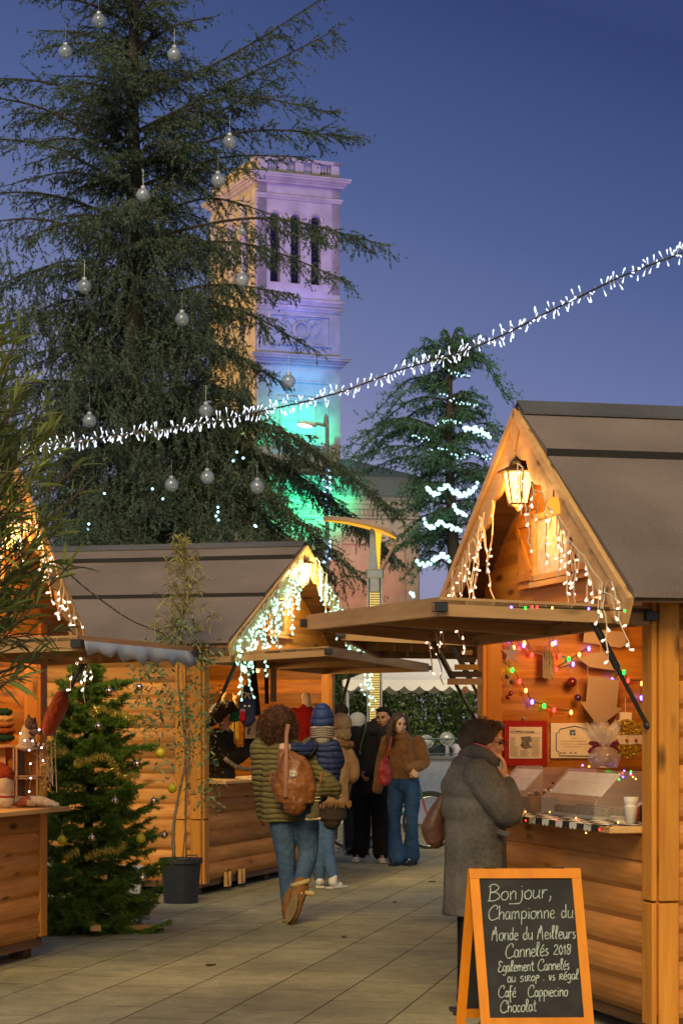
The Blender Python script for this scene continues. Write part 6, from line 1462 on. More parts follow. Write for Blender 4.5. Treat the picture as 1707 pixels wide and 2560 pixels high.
# ---- woman in the grey coat at the cake chalet
def grey():
    D = 11.75; s = F / D; loc = P(1190, 0, D); loc.z = 0; yaw = -1.22; t = thing('person', 'short haired person in a long grey wool coat and pink scarf eating', 'person', loc, yaw)
    # work in picture axes, then turn into the figure's own
    Ri = Euler((0, 0, -yaw)).to_matrix(); W = lambda x, y, d=0.0: Ri @ Vector(((x - 1190) / s, d, EYE + (HY - y) / s)); dr = lambda x, y, z: Ri @ Vector((x, y, z))
    J = dict(pelvis=W(1190, 2120), chest=W(1185, 1975), neck=W(1185, 1895), shL=W(1170, 1925, .14), elL=W(1225, 2010, .18), wrL=W(1262, 1925, .10), shR=W(1190, 1935, -.16), elR=W(1262, 2035, -.13), wrR=W(1262, 1945, -.03),
        hipL=W(1180, 2120, .08), knL=W(1175, 2320, .08), anL=W(1165, 2490, .08), toeL=W(1200, 2515, .10), hipR=W(1190, 2120, -.08), knR=W(1180, 2320, -.08), anR=W(1168, 2490, -.06), toeR=W(1205, 2515, -.06))
    hd = W(1212, 1858); hy = 0.0
    body(t, skin('warm', (.50, .27, .17)), J, hd, -.10, -.12, .007, .98, [dict(w=W(1258, 1950, -.03), d=dr(.02, .02, 1), n=dr(-1, .2, .1), curl=.55, side=1), dict(w=W(1252, 1950, .05), d=dr(.05, -.1, 1), n=dr(-1, -.3, 0), curl=.75, side=-1)], .95)
    face(t, hd, -.10, -.12, .98, (.30, .10, .08), (.06, .04, .03))
    GW = fabric('grey_wool', (.135, .13, .128), (.05, .048, .048), 55, 1, .8, .006, big=5)
    b = Blob(); c = [W(1185, 2262), W(1190, 2180), W(1192, 2100), W(1185, 2020), W(1180, 1960), W(1185, 1915)]
    for (x, y, rx, ry, rz) in ((1184, 2020, .175, .18, .15), (1180, 1970, .165, .195, .12), (1181, 1938, .135, .175, .085)): b.m.ell(W(x, y), (ry, rx, rz), 18, 12)
    b.limb([W(1188, 2288), W(1188, 2190), W(1187, 2080), W(1183, 1990), W(1182, 1950)], [.190, .185, .178, .168, .14], 5, .92, True); b.limb([J['shR'], W(1232, 1990, -.18), J['elR'], W(1274, 2000, -.08), W(1266, 1962, -.03)], [.085, .084, .074, .062, .052]); b.limb([J['shL'], J['elL'], W(1255, 1965, .08)], [.095, .088, .062])
    b.build('coat', GW, t, .009, 2, .020, .16)
    b = Blob(); b.limb([W(1160, 1888, 0), W(1180, 1878, -.085), W(1215, 1892, -.085), W(1235, 1915, -.03)], [.036, .04, .04, .036], 4); b.limb([W(1160, 1888, 0), W(1180, 1878, .085), W(1215, 1892, .085), W(1235, 1915, .03)], [.036, .04, .04, .036], 4); b.e(W(1190, 1905), (.12, .11, .05)); b.build('collar', GW, t, .008, 2, .008, .06)
    b = Blob(); b.limb([W(1178, 1868, -.05), W(1200, 1880, -.078), W(1228, 1900, -.03)], [.035, .042, .035]); b.limb([W(1178, 1868, .05), W(1200, 1880, .078), W(1228, 1900, .03)], [.035, .042, .035]); b.build('scarf', fabric('pink_scarf', (.62, .15, .17), (.42, .08, .10), 30, .9, .4, .006), t, .008, 2, .012, .04)
    # pocket flap and shoulder clip
    m = MB(); m.box(W(1252, 2080, -.18), (.07, .02, .028), rot=Euler((0, .3, -yaw)).to_matrix(), bev=.006); m.build('pocket_flap', GW, t)
    b = Blob(); R = Euler((-.12, 0, -.10)).to_matrix(); q = lambda p: Vector(hd) + R @ (Vector(p))
    b.e(q((0, -.030, .050)), (.086, .100, .076)); b.e(q((0, .045, .095)), (.066, .05, .030)); b.e(q((0, -.10, -.005)), (.072, .04, .055)); b.e(q((-.075, -.03, .03)), (.024, .060, .045)); b.e(q((.075, -.03, .03)), (.024, .060, .045))
    HG = fabric('greying_hair', (.11, .08, .055), (.035, .025, .017), 60, .7, .9, .01); h = b.build('hair', HG, t, .006, 3, .005, .03)
    strands('locks', h, HG, q((0, -.03, .05)), None, 420, (.082, .094, .072), .06, .0013, 9, .002, lambda d: d.y < .5 and d.z > -.2)
    m = MB()
    for sx in (-1, 1): m.tube([q((sx * .030 + .022 * math.cos(a), .102, .006 + .017 * math.sin(a))) for a in [2 * PI * i / 14 for i in range(15)]], .0022, n=4); m.tube([q((sx * .052, .10, .008)), q((sx * .074, .03, .010)), q((sx * .078, -.02, .006))], .002, n=4)
    m.tube([q((-.008, .104, .010)), q((.008, .104, .010))], .002, n=4); m.build('glasses', plain('glasses_frame', (.09, .035, .02), .3, .2), t)
    b = Blob(); b.limb([J['hipL'], J['knL'], J['anL']], [.085, .066, .045]); b.limb([J['hipR'], J['knR'], J['anR']], [.085, .066, .045]); b.build('trousers', MATS['black_trousers'], t, .010, 2)
    for k in 'LR': shoe(t, J['an' + k], J['toe' + k], MATS['dark_shoe'], BLACK)
    n = thing('paper_napkin', 'crumpled white napkin held to the mouth of the grey coated person', 'napkin', P(1250, 1915, 11.72)); b = Blob(); b.e((0, 0, 0), (.028, .02, .03)); b.e((-.012, 0, -.018), (.02, .02, .02)); b.build('napkin_paper', plain('napkin_white', (.75, .76, .8), .9), n, .005, 0, .03, .02)
    bg_ = thing('handbag', 'brown leather bag hanging behind the grey coat', 'bag', P(1088, 2060, 11.95)); b = Blob(); b.limb([(.005, 0, -.10), (-.012, 0, -.02), (.02, 0, .08), (.045, 0, .16)], [.055, .065, .045, .02], 4, .8); b.build('bag_body', fabric('bag_brown', (.10, .045, .032), (.05, .02, .014), 14, .5, .4, .006, .4), bg_, .008, 2, .015, .06)
    MB().tube(catmull([(.045, 0, .15), (.07, .02, .27), (.12, .03, .36)], 5), .008, n=6).build('strap', MATS['bag_brown'], bg_)
grey()
# ---- the seller inside chalet B
def vendor():
    D = 21.35; s = F / D; loc = P(558, 0, D); loc.z = 0; yaw = -.95; t = thing('person', 'dark haired seller with glasses bent over a phone inside the middle chalet', 'person', loc, yaw)
    Ri = Euler((0, 0, -yaw)).to_matrix(); W = lambda x, y, d=0.0: Ri @ Vector(((x - 558) / s, d, EYE + (HY - y) / s)); dr = lambda x, y, z: Ri @ Vector((x, y, z))
    J = dict(pelvis=W(552, 1990), chest=W(555, 1900), neck=W(558, 1828), shR=W(540, 1842, -.15), elR=W(568, 1895, -.17), wrR=W(618, 1880, -.12), shL=W(565, 1842, .15), elL=W(580, 1895, .14), wrL=W(622, 1878, -.02),
        hipL=W(545, 1990, .08), knL=W(545, 2090, .08), anL=W(545, 2190, .08), toeL=W(570, 2205, .08), hipR=W(545, 1990, -.08), knR=W(545, 2090, -.08), anR=W(545, 2190, -.08), toeR=W(570, 2205, -.08))
    hd = W(566, 1788); body(t, skin('warm', (.50, .27, .17)), J, hd, 0, -.45, .009, .95, [dict(w=J['wrR'], d=dr(1, .1, .15), n=dr(0, .6, .8), curl=.7), dict(w=J['wrL'], d=dr(1, -.2, .15), n=dr(0, -.4, .9), curl=.6, side=-1)]); face(t, hd, 0, -.45, .95)
    FU = fabric('dark_fur', (.028, .03, .022), (.008, .009, .008), 40, .7, 1, .02); b = Blob(); b.limb([W(552, 2000), W(552, 1930), W(556, 1870), W(558, 1840)], [.16, .16, .16, .10], 4, .8); b.limb([J['shR'], J['elR'], W(608, 1882, -.12)], [.08, .078, .062]); b.limb([J['shL'], J['elL'], W(612, 1882, -.02)], [.08, .078, .06]); b.build('coat', FU, t, .011, 2, .03, .05)
    b = Blob(); R = Euler((-.45, 0, 0)).to_matrix(); q = lambda p: Vector(hd) + R @ Vector(p); b.e(q((0, -.03, .05)), (.10, .105, .085)); b.e(q((0, .06, .075)), (.07, .045, .035)); b.limb([q((-.07, -.04, .0)), q((-.08, -.09, -.1))], [.05, .05]); b.limb([q((0, -.09, .0)), q((0, -.14, -.12))], [.085, .07]); h = b.build('hair', fabric('seller_hair', (.055, .038, .018), (.015, .010, .006), 60, .6, .8, .01), t, .009, 1, .035, .04)
    m = MB()
    for sx in (-1, 1): m.tube([q((sx * .030 + .021 * math.cos(a), .10, .006 + .016 * math.sin(a))) for a in [2 * PI * i / 12 for i in range(13)]], .002, n=4); m.tube([q((sx * .05, .1, .008)), q((sx * .074, .0, .008))], .0018, n=4)
    m.build('glasses', MATS['glasses_frame'], t)
    b = Blob(); b.limb([J['hipL'], J['knL'], J['anL']], [.09, .07, .05]); b.limb([J['hipR'], J['knR'], J['anR']], [.09, .07, .05]); b.build('trousers', MATS['black_trousers'], t, .012, 2)
    for k in 'LR': shoe(t, J['an' + k], J['toe' + k], MATS['dark_shoe'], BLACK)
    c = P(625, 1868, 21.2); ph = thing('mobile_phone', 'phone with a pale case held by the seller in the middle chalet', 'phone', c, .4)
    MB().box((0, 0, 0), (.075, .012, .14), rot=(.5, .5, 0), bev=.004).build('case', plain('case_pink', (.55, .38, .33), .4), ph); MB().box((.002, -.0075, .002), (.062, .003, .12), rot=(.5, .5, 0)).build('screen', plain('screen_dark', (.02, .025, .03), .1, 0, .7), ph)
vendor()
# ================================================================ goods and decorations
def place(M, cl, name, label, cat, grp=None):
    """thing standing at chalet-local point cl, turned like the chalet"""
    return thing(name, label, cat, M @ Vector(cl), Euler(M.to_euler()).z, grp)
def wall_poly(M, ax, val, pix, name, label, cat, mat, thick=.006, grp=None, part='sheet', parent=None, org=None):
    """flat piece (card, paper, board) whose outline is given by where it lies on a chalet plane"""
    i = 'xyz'.index(ax); pts = [hit(M, x, y, ax, val) for x, y in pix]
    if org is None: org = Vector((0, 0, 0)); org = sum(pts, Vector((0, 0, 0))) / len(pts)
    t = parent or place(M, org, name, label, cat, grp)
    dv = Vector((0, 0, 0)); dv[i] = thick; m = MB(); n = len(pts)
    m.add([p - org for p in pts] + [p - org + dv for p in pts], [list(range(n)), list(range(n, 2 * n))[::-1]] + [[k, (k + 1) % n, n + (k + 1) % n, n + k] for k in range(n)])
    m.build(part, mat, t); return t, org
FW = .058
PAPER = plain('paper', (.62, .55, .42), .8, noise=.05); CARD = fabric('cardboard', (.36, .25, .17), (.28, .19, .125), 70, .95, .15, .002); INK = plain('ink', (.08, .07, .07), .8, noise=0)
def rect(x0, y0, x1, y1): return [(x0, y0), (x1, y0), (x1, y1), (x0, y1)]
def a_wall():
    # framed newspaper article
    t, o = wall_poly(MA, 'x', FW, rect(1259, 1802, 1366, 1916), 'framed_article', 'newspaper article on a red patterned board pinned inside the right chalet', 'poster', fabric('red_board', (.36, .025, .02), (.20, .012, .012), 120, .9, .3, .003), .010, None, 'backing')
    wall_poly(MA, 'x', FW + .011, rect(1272, 1818, 1354, 1897), '', '', '', PAPER, .003, None, 'newspaper_page', t, o)
    m = MB(); r = random.Random(1)
    def bar(x0, y0, x1, y1, m=m, v=FW + .0145):
        p = [hit(MA, x, y, 'x', v) - o for x, y in rect(x0, y0, x1, y1)]; m.add(p, [[0, 1, 2, 3]])
    for y in np.arange(1844, 1893, 2.6):
        for x in (1275, 1328):
            if x == 1275 and y < 1866: bar(x, y, x + r.uniform(9, 15), y + .8); continue
            bar(x, y, x + r.uniform(17, 23), y + .8)
    for y in np.arange(1876, 1893, 2.6): bar(1300, y, 1300 + r.uniform(18, 24), y + .8)
    bar(1275, 1823, 1290, 1824.2); bar(1275, 1833.5, 1350, 1834.3)
    m.build('newsprint', INK, t)
    m = MB(); p = [hit(MA, x, y, 'x', FW + .015) - o for x, y in ((1301, 1843), (1326, 1841), (1330, 1852), (1322, 1860), (1330, 1870), (1312, 1874), (1300, 1866), (1304, 1856))]; m.add(p, [list(range(8))]); m.build('photograph', plain('grey_photo', (.13, .12, .12), .7, noise=.5, scale=40), t)
    text_on(MA, 'Les meilleurs cannelés', hit(MA, 1274, 1831, 'x', FW + .0155), hit(MA, 1336, 1832.5, 'x', FW + .0155), t, o, 'headline', INK, bold=.02)
    MB().ell(hit(MA, 1310, 1797, 'x', FW + .01) - o, .009, 8, 6).build('pin', STEEL, t)
    # certificate
    t, o = wall_poly(MA, 'x', FW, rect(1376, 1808, 1493, 1896), 'certificate', 'cream certificate with an ornate blue border inside the right chalet', 'certificate', plain('cert_paper', (.72, .62, .45), .7, noise=.05), .006, None, 'sheet')
    BL = plain('cert_blue', (.06, .10, .20), .7, noise=0); v = FW + .008
    pix = [(1390, 1834), (1396, 1832), (1400, 1823), (1412, 1821), (1425, 1818), (1437, 1816), (1450, 1819), (1462, 1823), (1475, 1825), (1478, 1834), (1485, 1836), (1485, 1878), (1479, 1881), (1476, 1891), (1398, 1890), (1396, 1880), (1390, 1877), (1390, 1834)]
    MB().tube([hit(MA, x, y, 'x', v) - o for x, y in pix], .0028, n=4).build('border', BL, t)
    m = MB(); bar2 = lambda x0, y0, x1, y1: m.add([hit(MA, x, y, 'x', v) - o for x, y in rect(x0, y0, x1, y1)], [[0, 1, 2, 3]])
    bar2(1424, 1825, 1438, 1831); bar2(1424, 1832, 1430, 1839); bar2(1432, 1832.5, 1439, 1839); m.build('emblem', plain('emblem_blue', (.07, .14, .28), .6, noise=0), t)
    m = MB()
    for x0, y, x1 in ((1428, 1846, 1440), (1402, 1853, 1436), (1442, 1853.5, 1466), (1402, 1860, 1430), (1436, 1860.5, 1470), (1410, 1867, 1450)): bar2(x0, y, x1, y + .8)
    for x in (1400, 1408, 1424, 1436): bar2(x, 1881, x + 5, 1885)
    m.build('writing_lines', plain('pale_ink', (.25, .22, .2), .8, noise=0), t)
    # cardboard shapes
    for pix, lab, nm in (([(1469, 1689), (1547, 1701), (1541, 1768), (1556, 1772), (1496, 1819), (1448, 1754), (1464, 1755)], 'big brown cardboard arrow pointing down over the certificate', 'cardboard_arrow'),
                     ([(1460, 1571), (1562, 1580), (1566, 1612), (1549, 1620), (1457, 1606)], 'brown cardboard rectangle, the topmost of the hanging cardboard pieces', 'cardboard_card'),
                     ([(1444, 1647), (1473, 1634), (1502, 1630), (1532, 1636), (1548, 1655), (1557, 1678), (1514, 1674), (1473, 1668)], 'brown cardboard leaf shape hanging above the cardboard arrow', 'cardboard_leaf')):
        t, o = wall_poly(MA, 'x', .16, pix, nm, lab, 'cardboard cut-out', CARD, .005)
        p = max(pts_ := [hit(MA, x, y, 'x', .163) for x, y in pix], key=lambda q: q.z); 
        MB().cyl(p - o - Vector((0, 0, .01)), p - o + Vector((0, 0, .09)), .0015, n=4).build('string', plain('string', (.5, .42, .3), .8), t)
    st = [(1276 + (25 if k % 2 == 0 else 11) * math.sin(2 * PI * k / 10), 1634 - (28 if k % 2 == 0 else 12) * math.cos(2 * PI * k / 10)) for k in range(10)]
    t, o = wall_poly(MA, 'x', .10, st, 'hanging_star', 'pale lilac star hanging at the upper left inside the right chalet', 'star ornament', fabric('star_felt', (.34, .26, .33), (.24, .18, .25), 60), .012)
    t = place(MA, hit(MA, 1370, 1660, 'x', .12), 'bark_bundle', 'upright piece of grey bark with jagged top hung inside the right chalet', 'bark ornament'); m = MB(); o = hit(MA, 1370, 1660, 'x', .12); r = random.Random(4)
    for k in range(9):
        x = 1358 + k * 3.1; top = 1618 + r.uniform(-14, 12) + abs(k - 4) * 3; a, b = hit(MA, x, 1697 + r.uniform(-2, 2), 'x', .12) - o, hit(MA, x + r.uniform(-1, 1), top, 'x', .12) - o; m.tube([a, a.lerp(b, .5) + Vector((r.uniform(-.004, .004), 0, 0)), b], [.007, .007, .003], n=5)
    m.build('bark', fabric('grey_bark', (.34, .27, .18), (.10, .07, .04), 40, 1, 1, .01), t)
    t = place(MA, hit(MA, 1300, 1605, 'x', .12), 'twisted_branch', 'thin twisted pinkish branch leading to the bark piece', 'branch'); o = hit(MA, 1300, 1605, 'x', .12)
    MB().tube(catmull([hit(MA, x, y, 'x', .12) - o for x, y in ((1303, 1585), (1318, 1605), (1328, 1623), (1342, 1633), (1356, 1636))], 5), .006, .005, n=6).build('stem', plain('branch_pink', (.28, .14, .10), .7), t, True)
    for (x, y, r_, c, lab) in ((1429, 1706, .030, (.14, .008, .008), 'dark red shiny bauble hanging in the middle inside the right chalet'), (1444, 1745, .022, (.05, .02, .10), 'dark violet bauble below the dark red one'), (1267, 1692, .014, (.02, .03, .02), 'small dark pompom, upper of two on the left inside the right chalet'), (1279, 1706, .014, (.02, .03, .02), 'small dark pompom, lower of two on the left inside the right chalet'),
                           (1276, 1734, .015, (.22, .008, .008), 'small red pompom, upper of two above the red board'), (1269, 1744, .015, (.18, .006, .008), 'small red pompom, lower of two above the red board')):
        t = place(MA, hit(MA, x, y, 'x', .12), 'ornament_ball', lab, 'bauble'); MB().ell((0, 0, 0), r_, 14, 10).build('ball', plain('ball%g' % (c[0] + c[2]), c, .2, .2, .8), t, True); MB().cyl((0, 0, r_ * .9), (0, 0, r_ + .10), .0012, n=4).build('string', MATS['string'], t)
    # big glitter bauble board
    v = .42; c = hit(MA, 1563, 1848, 'x', v); rr = (hit(MA, 1609, 1848, 'x', v) - hit(MA, 1517, 1848, 'x', v)).length / 2
    t = place(MA, c, 'glitter_bauble', 'large round gold glitter bauble with a white band hanging above the cakes', 'ornament'); GL_ = plain('gold_glitter', (.42, .28, .05), .35, .85, .8, noise=.9, scale=150)
    m = MB(); n = 28
    fn = lambda u, w, q: (q, u, w)
    for (z0, z1, mt, nm) in ((.22, 1, GL_, 'glitter_top'), (-1, -.28, GL_, 'glitter_bottom')):
        m = MB(); k = 12; pts = []
        for i in range(k + 1): z = (z0 + (z1 - z0) * i / k); pts.append((math.sqrt(max(0, 1 - z * z)) * rr, z * rr))
        out = pts + [(-a, b) for a, b in pts[::-1]]; m.prism(out, fn, -.014, .014); m.build(nm, mt, t)
        m = MB(); V = []; rs = np.random.RandomState(3)
        for i in range(1500):
            z = rs.uniform(z0, z1); a = rs.uniform(-1, 1) * math.sqrt(max(0, 1 - z * z)); V.append((-.016 if rs.rand() < .5 else .016, a * rr, z * rr))
        S = np.array(V); V_, r2 = blades(S, S + np.array([0, 0, .002]), 1, .016, .004, rs, .0, 2); tris('tinsel', V_, r2, MATS['tinsel_gold'], t)
    m = MB(); m.prism([(-rr * .97, -.27 * rr), (rr * .97, -.27 * rr), (rr * .98, .21 * rr), (-rr * .98, .21 * rr)], fn, -.018, .018); m.build('white_band', fabric('band_white', (.66, .58, .48), (.5, .42, .34), 30), t)
    m = MB(); m.prism([(-.28 * rr, rr * .92), (.28 * rr, rr * .92), (.30 * rr, rr * 1.35), (-.26 * rr, rr * 1.37)], fn, -.015, .015); m.build('cap', MATS['band_white'], t)
    for y_ in (-.55, 0, .5): MB().ell((.02, y_ * rr, -.05 * rr), .010, 8, 6).build('red_bead', plain('bead_red', (.35, .06, .04), .5), t); MB().ell((-.02, y_ * rr, -.05 * rr), .010, 8, 6).build('red_bead', MATS['bead_red'], t)
    MB().cyl((0, 0, rr * 1.35), (0, 0, rr * 2.1), .0015, n=4).build('string', MATS['string'], t)
def text_on(M, txt, a, b, parent, org, name, mat, bold=0.0):
    """upright lettering from chalet-local point a (left baseline) to b (right end)"""
    cu = bpy.data.curves.new(name, 'FONT'); cu.body = txt; cu.size = 1.0; cu.offset = bold
    o = bpy.data.objects.new('tmp', cu); COL.objects.link(o); bpy.context.view_layer.update()
    me = bpy.data.meshes.new_from_object(o.evaluated_get(bpy.context.evaluated_depsgraph_get())); bpy.data.objects.remove(o)
    xs = [v.co.x for v in me.vertices]; w = max(xs) - min(xs); d = b - a; k = d.length / w; ex = d.normalized(); ez = Vector((0, 0, 1))
    for v in me.vertices: p = a - org + ex * (v.co.x - min(xs)) * k + ez * v.co.y * k; v.co = p
    me.materials.append(mat); o = bpy.data.objects.new(name, me); COL.objects.link(o); o.parent = parent; return o
a_wall()
# coloured string lights inside chalet A
def colour_lights():
    q = lambda x, y: (1230 + x * .3, 1560 + y * .3)
    C = {'r': ((1.0, .02, .015), 9), 'g': ((.01, 1.0, .04), 7), 'b': ((.07, .04, 1.0), 22), 'w': ((1.0, .42, .08), 5)}
    runs = [([(35, 20, 'g'), (90, 122, 'r'), (135, 122, 'b'), (180, 187, 'w'), (223, 196, 'r'), (262, 168, 'b'), (268, 150, 'w'), (330, 250, 'r')], 'tangled coloured lights at the upper left inside the right chalet'),
            ([(60, 240, 'w'), (65, 297, 'b'), (167, 375, 'g'), (228, 468, 'r'), (280, 545, 'w'), (332, 640, 'b'), (432, 673, 'g'), (515, 708, 'r'), (657, 727, 'w')], 'coloured light string sagging across the log wall above the red board'),
            ([(520, 43, 'g'), (502, 157, 'w'), (525, 147, 'b'), (562, 257, 'r'), (636, 283, 'g'), (673, 325, 'b'), (535, 370, 'r'), (725, 247, 'w'), (805, 195, 'b')], 'coloured lights winding between the bark and the cardboard pieces'),
            ([(1000, 457, 'b'), (1097, 393, 'g'), (1130, 462, 'r'), (1245, 487, 'w'), (1242, 607, 'b'), (1322, 703, 'g')], 'coloured lights running down beside the near strut of the right chalet')]
    for k, (pts, lab) in enumerate(runs):
        P3 = [hit(MA, *q(x, y), 'x', .085) for x, y, c in pts]; org = P3[0]; t = place(MA, org, 'coloured_light_string', lab, 'string lights', 'coloured light strings in the right chalet')
        MB().tube([p - org for p in catmull(P3, 5)], .0028, n=5).build('wire', plain('wire_green', (.015, .03, .015), .5), t)
        for p, (x, y, c) in zip(P3, pts):
            col, st = C[c]; MB().ell(p - org + Vector((.002, 0, -.008)), (.010, .010, .015), 8, 6).build('bulb', emit('bulb_' + c, col, st, True), t)
    pts = [(1278, 1518, 'b'), (1313, 1520, 'g'), (1330, 1517, 'r'), (1342, 1518, 'r'), (1380, 1520, 'w'), (1471, 1522, 'b'), (1561, 1527, 'g')]
    P3 = [hit(MA, x, y, 'z', 2.03) for x, y, c in pts]; org = P3[0]; t = place(MA, org, 'coloured_light_string', 'faint coloured lights strung along under the canopy of the right chalet', 'string lights')
    MB().tube([p - org for p in catmull(P3, 4)], .0025, n=4).build('wire', MATS['wire_green'], t)
    for p, (x, y, c) in zip(P3, pts): MB().ell(p - org, .006, 6, 5).build('bulb', emit('bulb_' + c, *C[c], True), t)
    # little lights along the counter edge
    pts = [(1313, 2030, 'w'), (1314, 2052, 'r'), (1374, 2031, 'w'), (1390, 2049, 'r'), (1440, 2046, 'w'), (1446, 2050, 'r'), (1498, 2075, 'r'), (1545, 2057, 'w'), (1465, 2083, 'w')]
    P3 = [hit(MA, x, y, 'y', -.205) for x, y, c in pts]; org = P3[0]; t = place(MA, org, 'coloured_light_string', 'tiny red and orange lights along the counter edge of the right chalet', 'string lights')
    MB().tube([p - org for p in catmull(P3, 4)], .0018, n=4).build('wire', MATS['wire_green'], t)
    for p, (x, y, c) in zip(P3, pts): MB().ell(p - org, .0045, 6, 5).build('bulb', emit('bulb_' + c, *C[c], True), t)
    pts = [(1548, 1937, 'w'), (1556, 1934, 'r'), (1557, 1943, 'b'), (1560, 1928, 'b'), (1547, 1949, 'g'), (1577, 1930, 'g'), (1578, 1938, 'r'), (1576, 1935, 'b'), (1582, 1943, 'w'), (1589, 1948, 'w'), (1456, 1914, 'b'), (1472, 1917, 'w'), (1497, 1938, 'r')]
    P3 = [hit(MA, x, y, 'x', 1.05) for x, y, c in pts]; org = P3[0]; t = place(MA, org, 'coloured_light_string', 'bunched coloured lights lying over the glass cake case', 'string lights')
    MB().tube([p - org for p in catmull(P3[:10], 4)], .002, n=4).build('wire', MATS['wire_green'], t)
    for p, (x, y, c) in zip(P3, pts): MB().ell(p - org, .0055, 6, 5).build('bulb', emit('bulb_' + c, *C[c], True), t)
    m = MB(); a = hit(MA, 1543, 1937, 'x', 1.05) - org
    for k in range(9): m.tube([a, a + Vector((0, -.02, .006 * (k - 4) * .5)), a + Vector((0, -.065, .008 * (k - 4)))], .003, n=4)
    m.build('green_tassel', plain('tassel_green', (.05, .60, .08), .6), t)
colour_lights()
def lamps_in():
    # black and green stage bars under the header of A
    for (x0, x1, y0, y1, lab) in ((1288, 1343, 1568, 1584, 'green and black light bar under the right chalet canopy, left one'), (1426, 1488, 1558, 1574, 'green and black light bar under the right chalet canopy, right one')):
        a, b = hit(MA, x0, y0, 'x', .55), hit(MA, x1, y1, 'x', .55); c = (a + b) / 2; t = place(MA, c, 'light_bar', lab, 'light'); w = abs(a.y - b.y)
        MB().box((0, 0, 0), (.04, w, .035), bev=.008).build('housing', plain('bar_green', (.035, .11, .012), .35, .2), t)
        for s in (-1, 1): MB().box((0, s * w * .5, .02), (.06, .03, .09), bev=.005).build('clamp', BLACK, t)
        MB().box((0, 0, .055), (.02, w * .9, .012)).build('rail', BLACK, t)
    for M, W, lab, p, lx, col in ((MA, WA, 'slim unseen lamp added under the ceiling of the right chalet', 19, (.7, 2.0), (1.0, .52, .18)), (MB_, WB, 'slim unseen lamp added under the ceiling of the middle chalet', 40, (1.2, 3.2), (1.0, .62, .24)), (MC, 2.0, 'slim unseen lamp added under the ceiling of the left chalet', 40, (1.0,), (1.0, .56, .22))):
        for k, x in enumerate(lx):  # unseen lamps added to light the chalet interiors
            t = place(M, (x, .55, 2.12), 'unseen_ceiling_lamp', lab + (' at its far end' if k else ''), 'lamp'); MB().box((0, 0, .02), (.5, .07, .04), bev=.01).build('housing', WHITE, t)
            MB().box((0, 0, -.006), (.46, .05, .012)).build('diffuser', emit('diffuser_%s' % p, col, 5.0), t); lamp('lamp_light', t, (0, 0, -.08), p, col, .12)
lamps_in()
